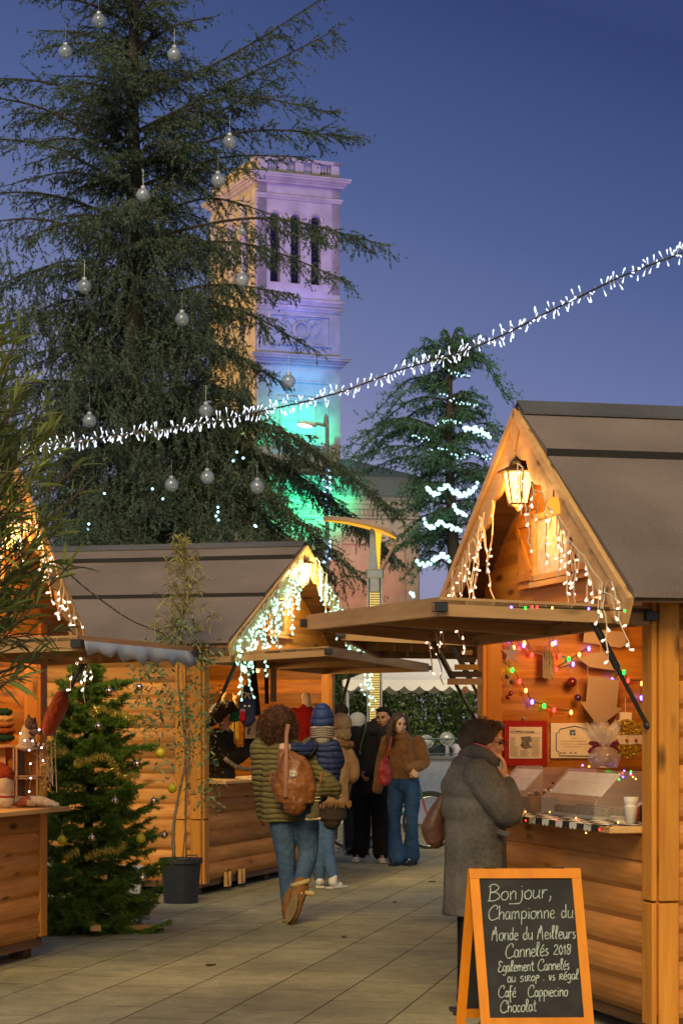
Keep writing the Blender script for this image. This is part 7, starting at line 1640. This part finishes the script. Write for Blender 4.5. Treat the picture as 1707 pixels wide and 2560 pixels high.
def a_counter():
    zc = 1.037
    # wooden slat sign by the far strut
    c = hit(MA, 1164, 1690, 'y', -.12); t = place(MA, c, 'slat_sign', 'five small painted wooden slats hanging by the far strut of the right chalet', 'sign'); 
    DK = plain('slat_dark', (.05, .035, .03), .7); YE = plain('slat_ochre', (.36, .22, .05), .7); TN = plain('slat_tan', (.34, .22, .13), .7)
    s = F / 13.1
    Rz = Matrix.Rotation(-Euler(MA.to_euler()).z, 3, 'Z')
    for (x0, x1, y0, y1, mt) in ((1152, 1181, 1625, 1638, TN), (1145, 1190, 1644, 1657, DK), (1136, 1196, 1661, 1676, YE), (1127, 1202, 1678, 1694, DK), (1118, 1209, 1696, 1713, TN)):
        m = MB(); m.box(Rz @ Vector((((x0 + x1) / 2 - 1164) / s, 0, (1690 - (y0 + y1) / 2) / s)), ((x1 - x0) / s, .012, (y1 - y0) / s * .92), rot=Rz); m.build('slat', mt, t)
    MB().box(Rz @ Vector((-.002, 0, (1690 - 1726) / s)), (.028, .012, .04), rot=Rz).build('tag', TN, t); MB().cyl((0, 0, (1690 - 1720) / s), (0, 0, (1690 - 1600) / s), .0015, n=4).build('string', MATS['string'], t)
    # glass cake cases on the counter
    GLS = plain('case_glass', (.8, .85, .85), .05, 0, .8, .14, noise=0); REFL = plain('reflection_white', (.88, .86, .80), .5)
    for (x0, x1, yb, yt, dz, lab) in ((1.02, 1.86, .02, .36, .0, 'clear sloping cake case with its white reflection as a sheet, nearer one on the counter'), (2.02 - 1.92, .62, .02, .34, .0, 'clear cake case on the counter beside the grey coated person')):
        t = place(MA, ((x0 + x1) / 2, .03, zc), 'display_case', lab, 'display case', 'clear cake cases on the counter'); w = x1 - x0
        MB().box((0, .16, .008), (w, .34, .012)).build('base', plain('base_grey', (.35, .36, .35), .4), t)
        for xx in (-w / 2, w / 2):
            m = MB(); m.prism([(0, .012), (.32, .012), (.32, .25), (.16, .25), (.0, .09)], lambda u, z, q, xx=xx: (xx + q, u, z), -.003, .003); m.build('side_pane', GLS, t)
        m = MB(); m.prism([(0, .012), (.004, .012), (.004, .085), (.0, .085)], lambda u, z, q: (q, u, z), -w / 2, w / 2); m.build('front_pane', GLS, t)
        m = MB(); m.prism([(0, .09), (.16, .25), (.164, .247), (.004, .087)], lambda u, z, q: (q, u, z), -w / 2, w / 2); m.build('sloping_pane', GLS, t)
        m = MB(); m.prism([(.04, .12), (.15, .235), (.153, .232), (.043, .117)], lambda u, z, q: (q, u, z), -w / 2 + .02, w / 2 - .02); m.build('reflection_sheet', REFL, t)  # white sheet stands in for the reflection on the sloping glass
        for k in range(9):
            xx = -w / 2 + .06 + k * (w - .12) / 8
            MB().lathe([(.026, .014), (.03, .02), (.024, .055), (.0, .05)], (xx, .08, 0), 10).build('cake', plain('cannele', (.10, .035, .012), .35), t, True)
            MB().lathe([(.026, .014), (.03, .02), (.024, .055), (.0, .05)], (xx, .2, 0), 10).build('cake', MATS['cannele'], t, True)
    # small basket with sweets
    c = (.82, .04, zc); t = place(MA, c, 'gift_basket', 'small card basket of wrapped sweets between the two cake cases', 'basket'); MB().box((0, .05, .045), (.11, .13, .09), taper=1.35).build('tray', CARD, t)
    m = MB(); r = random.Random(8)
    for k in range(16): m.ell((r.uniform(-.055, .055), .05 + r.uniform(-.06, .06), .095 + r.uniform(0, .03)), (.016, .012, .01), 7, 5, rot=(r.random() * 3, r.random() * 3, 0))
    m.build('sweets', plain('sweets', (.42, .30, .22), .35, .3, .7, noise=.8, scale=30), t); m = MB(); m.tube(catmull([(.0, .1, .12), (.03, .13, .15), (.06, .10, .17)], 4), .014, .006, n=6); m.build('ribbon', plain('ribbon_plum', (.22, .03, .09), .4, .2), t)
    # cellophane wrapped gift with a plum bow
    c = hit(MA, 1486, 1905, 'x', .8); c.z = zc + .25; t = place(MA, (c.x + .15, c.y, zc + .252), 'wrapped_gift', 'cellophane wrapped gift with a plum bow standing on the cake case', 'gift'); t.scale = (1.35, 1.35, 1.3); CE = plain('cellophane', (.85, .82, .75), .12, 0, .9, .35, noise=.2, scale=30)
    b = MB(); b.lathe([(.0, 0), (.055, .0), (.07, .04), (.06, .07), (.03, .09)], n=14); b.build('cake_bag', CE, t, True); MB().lathe([(.0, .004), (.04, .004), (.045, .05), (.0, .055)], n=10).build('sweet_filling', MATS['sweets'], t, True)
    V = []; r = random.Random(2)
    for k in range(46):
        a = r.uniform(0, 2 * PI); e = r.uniform(.1, .75); h = r.uniform(.07, .14); p = Vector((.016 * math.cos(a), .016 * math.sin(a), .085)); d = Vector((math.cos(a) * e, math.sin(a) * e, 1)).normalized(); sd = d.cross(Vector((r.uniform(-1, 1), r.uniform(-1, 1), .1))).normalized() * r.uniform(.012, .03)
        V.append([p, p + d * h * .7 + sd, p + d * h + Vector((0, 0, r.uniform(-.01, .01))), p + d * h * .75 - sd])
    tris('frill', np.array([[list(v) for v in q] for q in V]), np.random.RandomState(1).rand(len(V)), CE, t)
    m = MB()
    for s_ in (-1, 1):
        for a in (.35, -.4): m.tube(catmull([(0, 0, .088), (.0, s_ * .035, .10 + a * .02), (.0, s_ * .065, .088 + a * .05), (0, s_ * .03, .085 + a * .03), (0, 0, .088)], 4), .007, n=5)
    m.build('bow', MATS['ribbon_plum'], t)
    # checked cloth over the near end of the counter
    m = MB(); n = 22; 
    W1 = plain('cloth_white', (.62, .62, .60), .9); B1 = plain('cloth_black', (.015, .015, .018), .9)
    for i in range(n):
        for j in range(8):
            m.mi = 0 if (i // 2 + j) % 2 else 1; x0, x1 = .22 + i * .105, .22 + (i + 1) * .105; y0, y1 = -.19 + j * .055, -.19 + (j + 1) * .055; z = zc + .0015
            m.add([(x0, y0, z), (x1, y0, z), (x1, y1, z), (x0, y1, z)], [[0, 1, 2, 3]])
    for i in range(n * 2):
        m.mi = (i // 2) % 2; x0, x1 = .22 + i * .0525, .22 + (i + 1) * .0525; m.add([(x0, -.195, zc + .002), (x1, -.195, zc + .002), (x1, -.197, zc - .022), ((x0 + x1) / 2, -.198, zc - .034), (x0, -.197, zc - .022)], [[0, 1, 2, 3, 4]])
    o = m.build('table_cloth', [W1, B1], None, loc=A.location, rot=A.rotation_euler); tag(o, 'black and white checked cloth with zigzag edge on the right chalet counter', 'tablecloth')
    t = place(MA, (2.40, .02, zc + .004), 'paper_cup_stack', 'stack of white paper cups at the near end of the counter', 'cups'); MB().lathe([(.026, 0), (.034, .08), (.036, .085), (.028, .09), (.036, .10), (.036, .13), (.0, .13)], n=16).build('cups', plain('cup_white', (.66, .64, .6), .7), t, True)
    for (x, lab, mt, h) in ((2.25, 'dark jar with striped lid behind the paper cups', B1, .10), (2.12, 'red labelled jar beside the striped one', plain('jar_red', (.22, .02, .02), .3), .09)):
        t = place(MA, (x, .16, zc + .004), 'jar', lab, 'jar'); MB().lathe([(.03, 0), (.035, .01), (.035, h * .8), (.028, h * .85)], n=14).build('glass_body', mt, t, True); MB().lathe([(.031, h * .85), (.031, h), (0, h)], n=14).build('lid', W1, t)
    # orange ornament beside the gable window
    c = hit(MA, 1384, 1262, 'y', -.26); t = place(MA, c, 'gable_ornament', 'small amber glowing bell shaped ornament above the right gable window', 'ornament'); MB().lathe([(.0, -.05), (.045, -.045), (.04, 0), (.02, .035), (0, .04)], n=12).build('bell', emit('amber_bell', (1.0, .42, .04), 1.0), t, True); MB().cyl((0, 0, .035), (0, 0, .075), .004, n=5).build('hook', BRASS, t)
a_counter()
# ---------------------------------------------------------------- chalet B goods
def hang(px, py, D): return P(px, py, D)
def b_goods():
    zc = 1.037; s = F / 20.6
    def T(nm, lab, cat, px, py, D): return thing(nm, lab, cat, P(px, py, D), 0)
    t = T('drawstring_bag', 'dark blue fabric bag with a ribbon bow hanging from the middle chalet canopy', 'bag', 618, 1760, 20.5); k = 20.5 / F
    b = Blob(); b.limb([(0, 0, -45 * k), (0, 0, 0), (.01, 0, 38 * k)], [.075, .085, .055], 4, .45); b.build('bag_body', fabric('dark_blue_cloth', (.035, .04, .085), (.015, .015, .03), 30), t, .008, 2, .012, .05)
    MB().tube([(0, 0, 38 * k), (-.015, 0, 108 * k)], .004, n=5).build('cord', plain('cord_pink', (.5, .28, .18), .7), t); MB().tube([(.01, 0, 38 * k), (.022, .02, 70 * k), (.0, .0, 108 * k)], .014, n=5, flat=.3).build('strap', plain('strap_rose', (.33, .15, .10), .7), t)
    m = MB(); m.tube(catmull([(-.06, -.04, 30 * k), (0, -.05, 26 * k), (.06, -.04, 24 * k)], 4), .007, n=5); m.tube([(0, -.05, 26 * k), (-.02, -.055, 14 * k)], .009, n=5); m.tube([(0, -.05, 26 * k), (.03, -.055, 12 * k)], .008, n=5); m.build('bow', plain('bow_beige', (.42, .30, .16), .7), t)
    for x in (-.02, .02): MB().ell((x, -.048, -6 * k), (.012, .006, .010), 8, 6).build('bead', plain('bead_cream', (.6, .58, .42), .4), t)
    for (x0, x1, y0, y1, xx, lab, c, nm) in ((634, 652, 1655, 1790, 14, 'dark brown scarf hanging beside the drawstring bag', (.045, .02, .015), 'scarf'), (676, 691, 1655, 1755, 0, 'pale tan scarf hanging in the middle of the middle chalet', (.42, .25, .13), 'scarf'), (618, 628, 1655, 1740, -6, 'narrow grey scarf hanging left of the dark brown one', (.12, .10, .08), 'scarf'), (662, 672, 1660, 1760, 2, 'narrow dark strip scarf between the brown and tan ones', (.06, .035, .02), 'scarf')):
        t = T(nm, lab, 'scarf', (x0 + x1) / 2, y1, 21.2); h = (y1 - y0) * 21.2 / F; w = (x1 - x0) * 21.2 / F; m = MB(); dx = xx * 21.2 / F
        for i in range(5): u = (i - 2) * w / 5; m.tube(catmull([(u - dx, .01 * (i % 2), h), (u - dx * .5, .0, h * .5), (u, .012 * (i % 2), 0)], 4), w / 8, n=6)
        m.build('cloth', fabric('scarf_%g' % c[0], c, None, 30), t, True)
    t = T('mittens', 'pair of red mittens hanging under the dark blue bag', 'mittens', 607, 1790, 20.45); b = Blob(); b.limb([(0, 0, .03), (0, 0, -.03)], [.024, .026]); b.limb([(.0, 0, .0), (-.03, 0, -.02)], [.012, .010]); b.build('mitten', fabric('mitten_red', (.45, .01, .03), None, 40), t, .006, 1); MB().box((.0, 0, .045), (.05, .03, .035), bev=.008).build('cuff', fabric('cuff_pink', (.4, .25, .25), None, 40), t)
    t = T('tote_bag', 'cream canvas tote bag printed with dark cats hanging over black cloth', 'bag', 635, 1822, 20.9); k = 20.9 / F; m = MB(); m.box((0, 0, 0), (46 * k, .02, 50 * k), bev=.006); m.build('canvas', fabric('canvas', (.50, .43, .27), (.36, .30, .18), 40, .9, .3, .004), t)
    m = MB(); cat_ = [(0, 0), (.03, .0), (.032, .05), (.045, .085), (.04, .12), (.03, .105), (.018, .105), (.01, .12), (.008, .08), (-.008, .04)]
    for ox, oz, sc_ in ((-.06, -.06, .6), (.02, -.035, .9), (-.05, .06, .35)): m.prism([(ox + a * sc_, oz + b_ * sc_) for a, b_ in cat_], lambda u, w, q: (u, -.0105 - q, w), 0, .002)
    for x in (.015, .03, .05): m.prism([(x, -.085), (x + .012, -.085), (x + .018, -.045), (x + .004, -.045)], lambda u, w, q: (u, -.0105 - q, w), 0, .002)
    m.build('print', INK, t); MB().tube(catmull([(-.05, 0, 25 * k), (-.03, 0, 60 * k), (0, 0, 70 * k), (.03, 0, 60 * k), (.05, 0, 25 * k)], 5), .008, n=5).build('handles', MATS['dark_blue_cloth'], t)
    t = T('black_apron', 'black cloth hanging behind the printed tote bag', 'cloth', 638, 1852, 21.0); m = MB(); m.box((0, 0, .02), (.22, .02, .36), bev=.008); m.build('cloth', fabric('black_cloth', (.012, .012, .02), None, 30), t)
    t = T('yellow_scarf', 'mustard yellow scarf hanging beside the seller', 'scarf', 585, 1850, 22.0); m = MB()
    for i in range(6): m.tube(catmull([((i - 2.5) * .014, 0, .26), ((i - 2.5) * .016, .01 * (i % 2), .1), ((i - 2.5) * .018, 0, 0)], 4), .010, n=6)
    m.build('cloth', fabric('mustard', (.55, .33, .03), None, 40), t, True)
    for (x, y, lab, c, c2) in ((559, 1748, 'small yellow haired doll figure above the seller', (.45, .32, .12), (.35, .18, .1)), (589, 1752, 'small yellow figure with pointed ears right of the seller', (.55, .36, .08), (.5, .35, .2))):
        t = T('doll', lab, 'doll', x, y, 21.6); b = Blob(); b.e((0, 0, .02), (.03, .025, .03)); b.e((0, 0, -.03), (.025, .02, .035)); b.limb([(.015, 0, .04), (.025, 0, .07)], [.010, .005]); b.limb([(-.015, 0, .04), (-.025, 0, .07)], [.010, .005]); b.build('figure', fabric('doll%g' % c[0], c, c2, 20), t, .006, 1)
    t = T('green_hat', 'green knitted hat on a stand behind the seller', 'hat', 586, 1790, 21.3); b = Blob(); b.e((0, 0, 0), (.045, .045, .05)); b.e((0, 0, -.04), (.05, .05, .02)); b.build('knit', fabric('green_knit', (.01, .20, .08), (.005, .09, .04), 60, 1, 1, .01), t, .007, 1); MB().cyl((0, 0, -.05), (0, 0, -.35), .008).build('stand', W_PALE['z'], t)
    t = T('grey_hat', 'grey green cone hat above the seller', 'hat', 574, 1766, 21.5); MB().lathe([(.05, -.05), (.04, 0), (.02, .05), (0, .06)], n=12).build('felt_cone', fabric('grey_green', (.10, .13, .09), None, 40), t, True)
    # mannequin with red sweater
    D = 22.4; k = D / F; t = T('mannequin', 'dressmaker bust wearing a red knitted sweater behind the walking mother', 'mannequin', 765, 1800, D)
    b = Blob(); b.limb([(0, 0, 20 * k), (.005, 0, 42 * k), (.0, 0, 58 * k)], [.07, .045, .046]); b.build('bust', plain('bust_cream', (.62, .46, .25), .6), t, .007, 2)
    b = Blob(); b.limb([(0, 0, -.35), (0, 0, -.1), (0, 0, .06), (0, 0, 32 * k)], [.15, .155, .16, .07], 4, .7); b.limb([(-.13, 0, .06), (-.17, 0, -.18)], [.065, .05]); b.limb([(.13, 0, .06), (.17, 0, -.18)], [.065, .05]); b.build('sweater', fabric('red_knit', (.36, .015, .012), (.18, .008, .008), 50, 1, .9, .01), t, .010, 2, .01, .05)
    MB().cyl((0, 0, -.35), (0, 0, -1.36), .02).build('stand', W_DARK['z'], t)
    MB().cyl((0, 0, 56 * k), (0, 0, 60 * k), .046, .035, n=12).build('neck_cap', W_PALE['z'], t)
    # counter goods
    def Cn(nm, lab, cat, px, py): 
        p = hit(MB_, px, py, 'z', zc + .002); return place(MB_, p, nm, lab, cat)
    t = Cn('flat_box', 'bright sea green flat box on the middle chalet counter', 'box', 550, 1933); R = Euler((0, 0, -Euler(MB_.to_euler()).z)); MB().box((0, 0, .034), (.225, .16, .064), rot=R, bev=.004).build('carton', plain('sea_green', (.02, .42, .28), .5), t)
    for (x, y, w, h, lab, c) in ((545, 1915, .14, .15, 'cream box behind the sea green one', (.60, .46, .26)), (585, 1918, .12, .12, 'amber card box beside the cream box', (.48, .24, .07)), (610, 1918, .15, .14, 'dark patterned box on the middle chalet counter', (.07, .075, .10))):
        p = hit(MB_, x, 1921, 'z', zc + .002) + Vector((0, .22, 0)); t = place(MB_, p, 'gift_box', lab, 'box'); MB().box((0, 0, h / 2), (w, .12, h), rot=R, bev=.004).build('carton', plain('box_%g' % c[0], c, .6, noise=.3 if c[0] < .1 else .08, scale=40), t); MB().box((0, 0, h + .006), (w + .01, .13, .012), rot=R).build('lid', plain('lid_%g' % c[0], tuple(q * .8 for q in c), .6), t)
    p0 = hit(MB_, 600, 1921, 'z', zc + .02); t = place(MB_, p0, 'plaid_scarf', 'brown and cream checked scarf trailing over the middle chalet counter', 'scarf'); Ri = (MB_.to_3x3()).inverted(); W = lambda x, y, D: Ri @ (P(x, y, D) - MB_ @ p0)
    m = MB(); path = catmull([W(562, 1897, 20.5), W(578, 1910, 20.5), W(600, 1922, 20.6), W(635, 1926, 20.9), W(660, 1928, 21.2)], 5)
    for o_ in (-.02, 0, .02): m.tube([q + Vector((o_, 0, .01 * (o_ == 0))) for q in path], .014, n=6)
    m.build('cloth', fabric('plaid', (.34, .27, .19), (.05, .04, .035), 18, .9, .5, .01, big=30), t, True)
    t = Cn('fur_hat', 'mottled black and brown fur hat on the middle chalet counter', 'hat', 642, 1925); b = Blob(); b.e((0, 0, .075), (.07, .07, .085)); b.build('fur', fabric('mottled_fur', (.14, .09, .04), (.01, .01, .01), 22, 1, 1, .03), t, .008, 1, .03, .03)
    t = Cn('folded_scarf', 'pinkish folded scarf at the right end of the middle chalet counter', 'scarf', 655, 1922); b = Blob(); b.e((.1, .1, .13), (.07, .08, .05)); b.e((.1, .1, .05), (.08, .09, .06)); b.build('cloth', fabric('dusty_pink', (.42, .28, .24), None, 20), t, .009, 1, .02, .05)
    # forklift pockets under chalet B
    for x in (.62, 1.05):
        m = MB(); m.box((x - .055, -.04, .12), (.022, .03, .12)); m.box((x + .055, -.04, .12), (.022, .03, .12)); m.box((x, -.04, .051), (.132, .03, .018)); m.build('lifting_bracket', W_PALE['z'], B); MB().box((x, -.028, .12), (.088, .01, .12)).build('bracket_slot', BLACK, B)
b_goods()
# ---------------------------------------------------------------- chalet C goods
def c_goods():
    zc = .997; D = 14.55; k = D / F
    def T(nm, lab, cat, px, py, D=D, r=0): return thing(nm, lab, cat, P(px, py, D), r)
    CR = wood('crate_wood', (.58, .38, .24), (.42, .25, .15), 'x', .7, knots=False)
    for (yt, yb, lab) in ((1945, 2006, 'small open wooden crate standing on the left chalet counter, lower of two'), (1868, 1943, 'small open wooden crate on top of the other on the left chalet counter')):
        t = T('wooden_crate', lab, 'crate', 67, yb, 14.5, .05); w = 66 * k; h = (yb - yt) * k; d = .16
        for x in (-w / 2, w / 2):
            MB().box((x, d / 2, h / 2), (.010, d, h)).build('side', CR, t)
        for z in (.005, h - .005): MB().box((0, d / 2, z), (w + .01, d, .010)).build('slat', CR, t)
        for x in (-w * .3, 0, w * .3): MB().box((x, d + .004, h / 2), (w * .27, .008, h)).build('slat', CR, t)
        for x in (-w / 2 + .02, w / 2 - .02): MB().box((x, -.004, h / 2), (.012, .008, h)).build('post', CR, t)
    t = T('plush_animal', 'grey plush animal in a cream spotted sweater with striped sleeves on the crates', 'plush toy', 72, 1868, 14.48); FR = fabric('plush_grey', (.17, .13, .11), (.07, .05, .045), 40, 1, 1, .012); SW = fabric('cream_sweater', (.60, .50, .34), (.42, .34, .22), 30)
    b = Blob(); b.e((.015, -.02, .15), (.04, .045, .042)); b.e((.045, -.045, .135), (.02, .02, .016)); b.limb([(.0, -.01, .17), (.0, -.01, .205)], [.018, .008]); b.limb([(.035, .01, .17), (.04, .01, .19)], [.014, .007]); b.limb([(0, 0, .12), (-.01, 0, .03)], [.035, .05]); b.limb([(.02, -.03, .09), (.06, -.04, .1), (.075, -.04, .095)], [.02, .018, .02]); b.build('body', FR, t, .005, 1, .006, .01)
    b = Blob(); b.limb([(-.005, 0, .115), (-.012, 0, .04)], [.042, .06]); b.e((-.015, 0, .0), (.07, .05, .03)); b.build('sweater', SW, t, .006, 1, .005, .02)
    for x, z in ((.015, .095), (.016, .055)): MB().ell((x, -.052, z), (.010, .006, .010), 8, 6).build('spot', plain('spot_brown', (.10, .03, .02), .8), t)
    for i in range(5): MB().tube([(.03 + i * .016, -.04, .02 - i * .002), (.044 + i * .016, -.04, .018 - i * .002)], .015, n=8).build('sleeve_band', (plain('sleeve_dark', (.06, .04, .04), .9) if i % 2 else SW), t)
    MB().ell((.012, -.062, .158), .004, 6, 5).build('eye', BLACK, t)
    t = T('fur_hat', 'long rusty red fur hat hanging on the black strut of the left chalet', 'hat', 140, 1785, 14.1); b = Blob(); b.limb([(-.045, 0, -.10), (-.02, 0, -.03), (.02, 0, .05), (.035, 0, .10)], [.045, .058, .058, .05]); b.build('fur', fabric('rust_fur', (.34, .06, .02), (.14, .02, .01), 50, 1, 1, .02, sheen=.3), t, .007, 1, .012, .02)
    for x, l in ((-.02, .34), (.005, .38)): MB().tube(catmull([(x, 0, -.12), (x - .01, 0, -.2), (x + .0, 0, -.12 - l)], 4), .0022, n=4).build('string', MATS['string'], t)
    t = T('hat_display', 'cream knitted display head with an orange hat at the left edge', 'display head', 12, 2002, 14.3); b = Blob(); b.e((0, 0, .10), (.055, .06, .085)); b.limb([(0, 0, .03), (0, 0, .0)], [.05, .06]); b.build('head', fabric('cream_knit', (.62, .54, .42), (.46, .38, .28), 18, .9, .6, .01), t, .008, 2)
    b = Blob(); b.limb([(0, .01, .16), (-.03, .01, .215)], [.065, .035]); b.build('hat', fabric('orange_hat', (.34, .06, .02), (.20, .03, .01), 40), t, .007, 1, .01, .02); MB().tube([(.05 * math.cos(a), .05 * math.sin(a), .025) for a in [2 * PI * i / 16 for i in range(17)]], .008, n=6).build('neck_band', fabric('neck_red', (.35, .04, .04), None, 40), t)
    for (y, c, lab, w) in ((1845, (.02, .07, .04), 'dark green knitted hat at the bottom of the pile', .11), (1828, (.30, .09, .03), 'rust knitted hat second from the bottom of the pile', .115), (1811, (.42, .18, .07), 'terracotta knitted hat in the middle of the pile', .11), (1797, (.60, .42, .16), 'straw yellow knitted hat on top of the pile', .10), (1780, (.02, .10, .06), 'green knitted wreath above the pile of hats', .08)):
        t = T('knitted_hat', lab, 'hat', 10, y, 14.75, 0); b = Blob(); b.e((0, 0, 0), (w, .08, .026)); b.build('knit', fabric('knit%g' % c[0], c, None, 45, 1, 1, .012), t, .008, 1, .02, .03)
    t = T('hat_stand', 'wooden board carrying the pile of knitted hats in the left chalet', 'shelf', 6, 1866, 14.72); MB().box((0, .0, 0), (.30, .2, .02)).build('board', W_PALE['x'], t); MB().box((.0, 0, -.17), (.05, .05, .34)).build('post', W_PALE['z'], t)
    t = T('candle', 'yellow candle standing upright at the left edge', 'candle', 14, 1782, 14.9); MB().lathe([(.010, 0), (.010, .075), (0, .078)], n=10).build('wax', plain('yellow_wax', (.70, .42, .05), .5), t, True); MB().cyl((0, 0, .075), (0, 0, .085), .001, n=4).build('wick', BLACK, t)
    for (x, y, a, c, lab, l) in ((100, 2022, -.28, (.50, .44, .40), 'pale woven bundle lying across the right end of the left counter', .24), (50, 2026, -.1, (.50, .38, .26), 'beige knitted bundle in the middle of the left counter', .18), (22, 2034, .0, (.42, .40, .44), 'white and grey fur piece at the left of the left counter', .12), (8, 2030, .1, (.09, .075, .08), 'dark grey fur piece at the far left of the counter', .12), (62, 2008, .2, (.36, .12, .08), 'dusky red tinsel bundle before the lower crate', .12)):
        p = P(x, y, 14.35); p.z = zc + .035; t = thing('knitted_bundle', lab, 'knitwear', p); b = Blob(); b.limb([(-l / 2, 0, .004), (0, -.01, .012), (l / 2, 0, -.008)], [.022, .032, .020]); b.limb([(-l / 3, -.02, -.005), (l / 2.3, .02, -.012)], [.02, .014]); b.build('cloth', fabric('kb%g' % (c[0] + x / 1000), c, None, 30, 1, .9, .012), t, .006, 1, .015, .03); t.rotation_euler = (0, -a * .3, a)
    t = T('dream_catcher', 'tangled string ornament hanging beside the crates', 'ornament', 120, 1935, 14.25); m = MB(); r = random.Random(9)
    for j in range(26): m.tube(catmull([(r.uniform(-.02, .03), 0, r.uniform(-.08, .16)), (r.uniform(-.03, .04), r.uniform(-.02, .02), r.uniform(-.05, .12)), (r.uniform(-.03, .04), 0, r.uniform(-.1, .1))], 3), .0018, n=3)
    m.tube([(-.01, 0, .16), (.0, 0, .28)], .002); m.build('strings', plain('twine', (.50, .38, .22), .9), t); MB().ell((-.005, -.01, -.03), .012, 8, 6).build('bead', plain('bead_brown', (.12, .04, .02), .5), t); MB().ell((.018, -.01, -.045), .008, 8, 6).build('bead', STEEL, t)
    t = T('tinsel_garland', 'gold tinsel hanging down beside the wooden crates', 'tinsel', 107, 1990, 14.4); S = np.array([[.0, 0, i * .012] for i in range(24)]); V, rr = blades(S[:-1], S[1:], .003, .028, .004, np.random.RandomState(2), 0, 4); tris('foil_strands', V, rr, MATS['tinsel_gold'], t); MB().cyl((0, 0, 0), (0, 0, .29), .002, n=4).build('thread', MATS['tinsel_gold'], t)
    pix = [(51, 1834), (98, 1825), (81, 1853), (62, 1852), (104, 1870), (73, 1876), (108, 1902), (76, 1910), (77, 1946), (73, 1980)]
    P3 = [P(x, y, 14.36) for x, y in pix]; t = thing('fairy_light_string', 'tiny lilac white lights draped over the crates and plush animal', 'string lights', P3[0]); MB().tube(catmull([p - P3[0] for p in P3], 4), .0012, n=4).build('wire', plain('wire_silver', (.4, .36, .3), .4), t)
    for p in P3: MB().ell(p - P3[0], .0062, 8, 6).build('bulb', emit('lilac_led', (.85, .75, 1.0), 5.0), t)
c_goods()
# pallets and boxes behind the fir, a white bin bag glimpsed
t = thing('storage_box', 'white plastic storage box standing behind the fir', 'box', ground(300, 2250) + Vector((0, .3, 0)), .2); MB().box((0, 0, .13), (.30, .22, .26), taper=1.1, bev=.02).build('tub', plain('tub_white', (.42, .42, .46), .5), t); MB().box((0, 0, .27), (.35, .27, .025), bev=.008).build('lid', plain('tub_lid', (.4, .4, .44), .5), t)
t = thing('storage_box', 'small white container beside the corner of the left chalet', 'box', Vector((P(122, 2150, 19).x, 19, 0)), 0); MB().box((0, 0, .19), (.18, .2, .38), bev=.02).build('tub', MATS['tub_white'], t); MB().box((0, 0, .39), (.20, .22, .025), bev=.005).build('lid', MATS['tub_lid'], t)
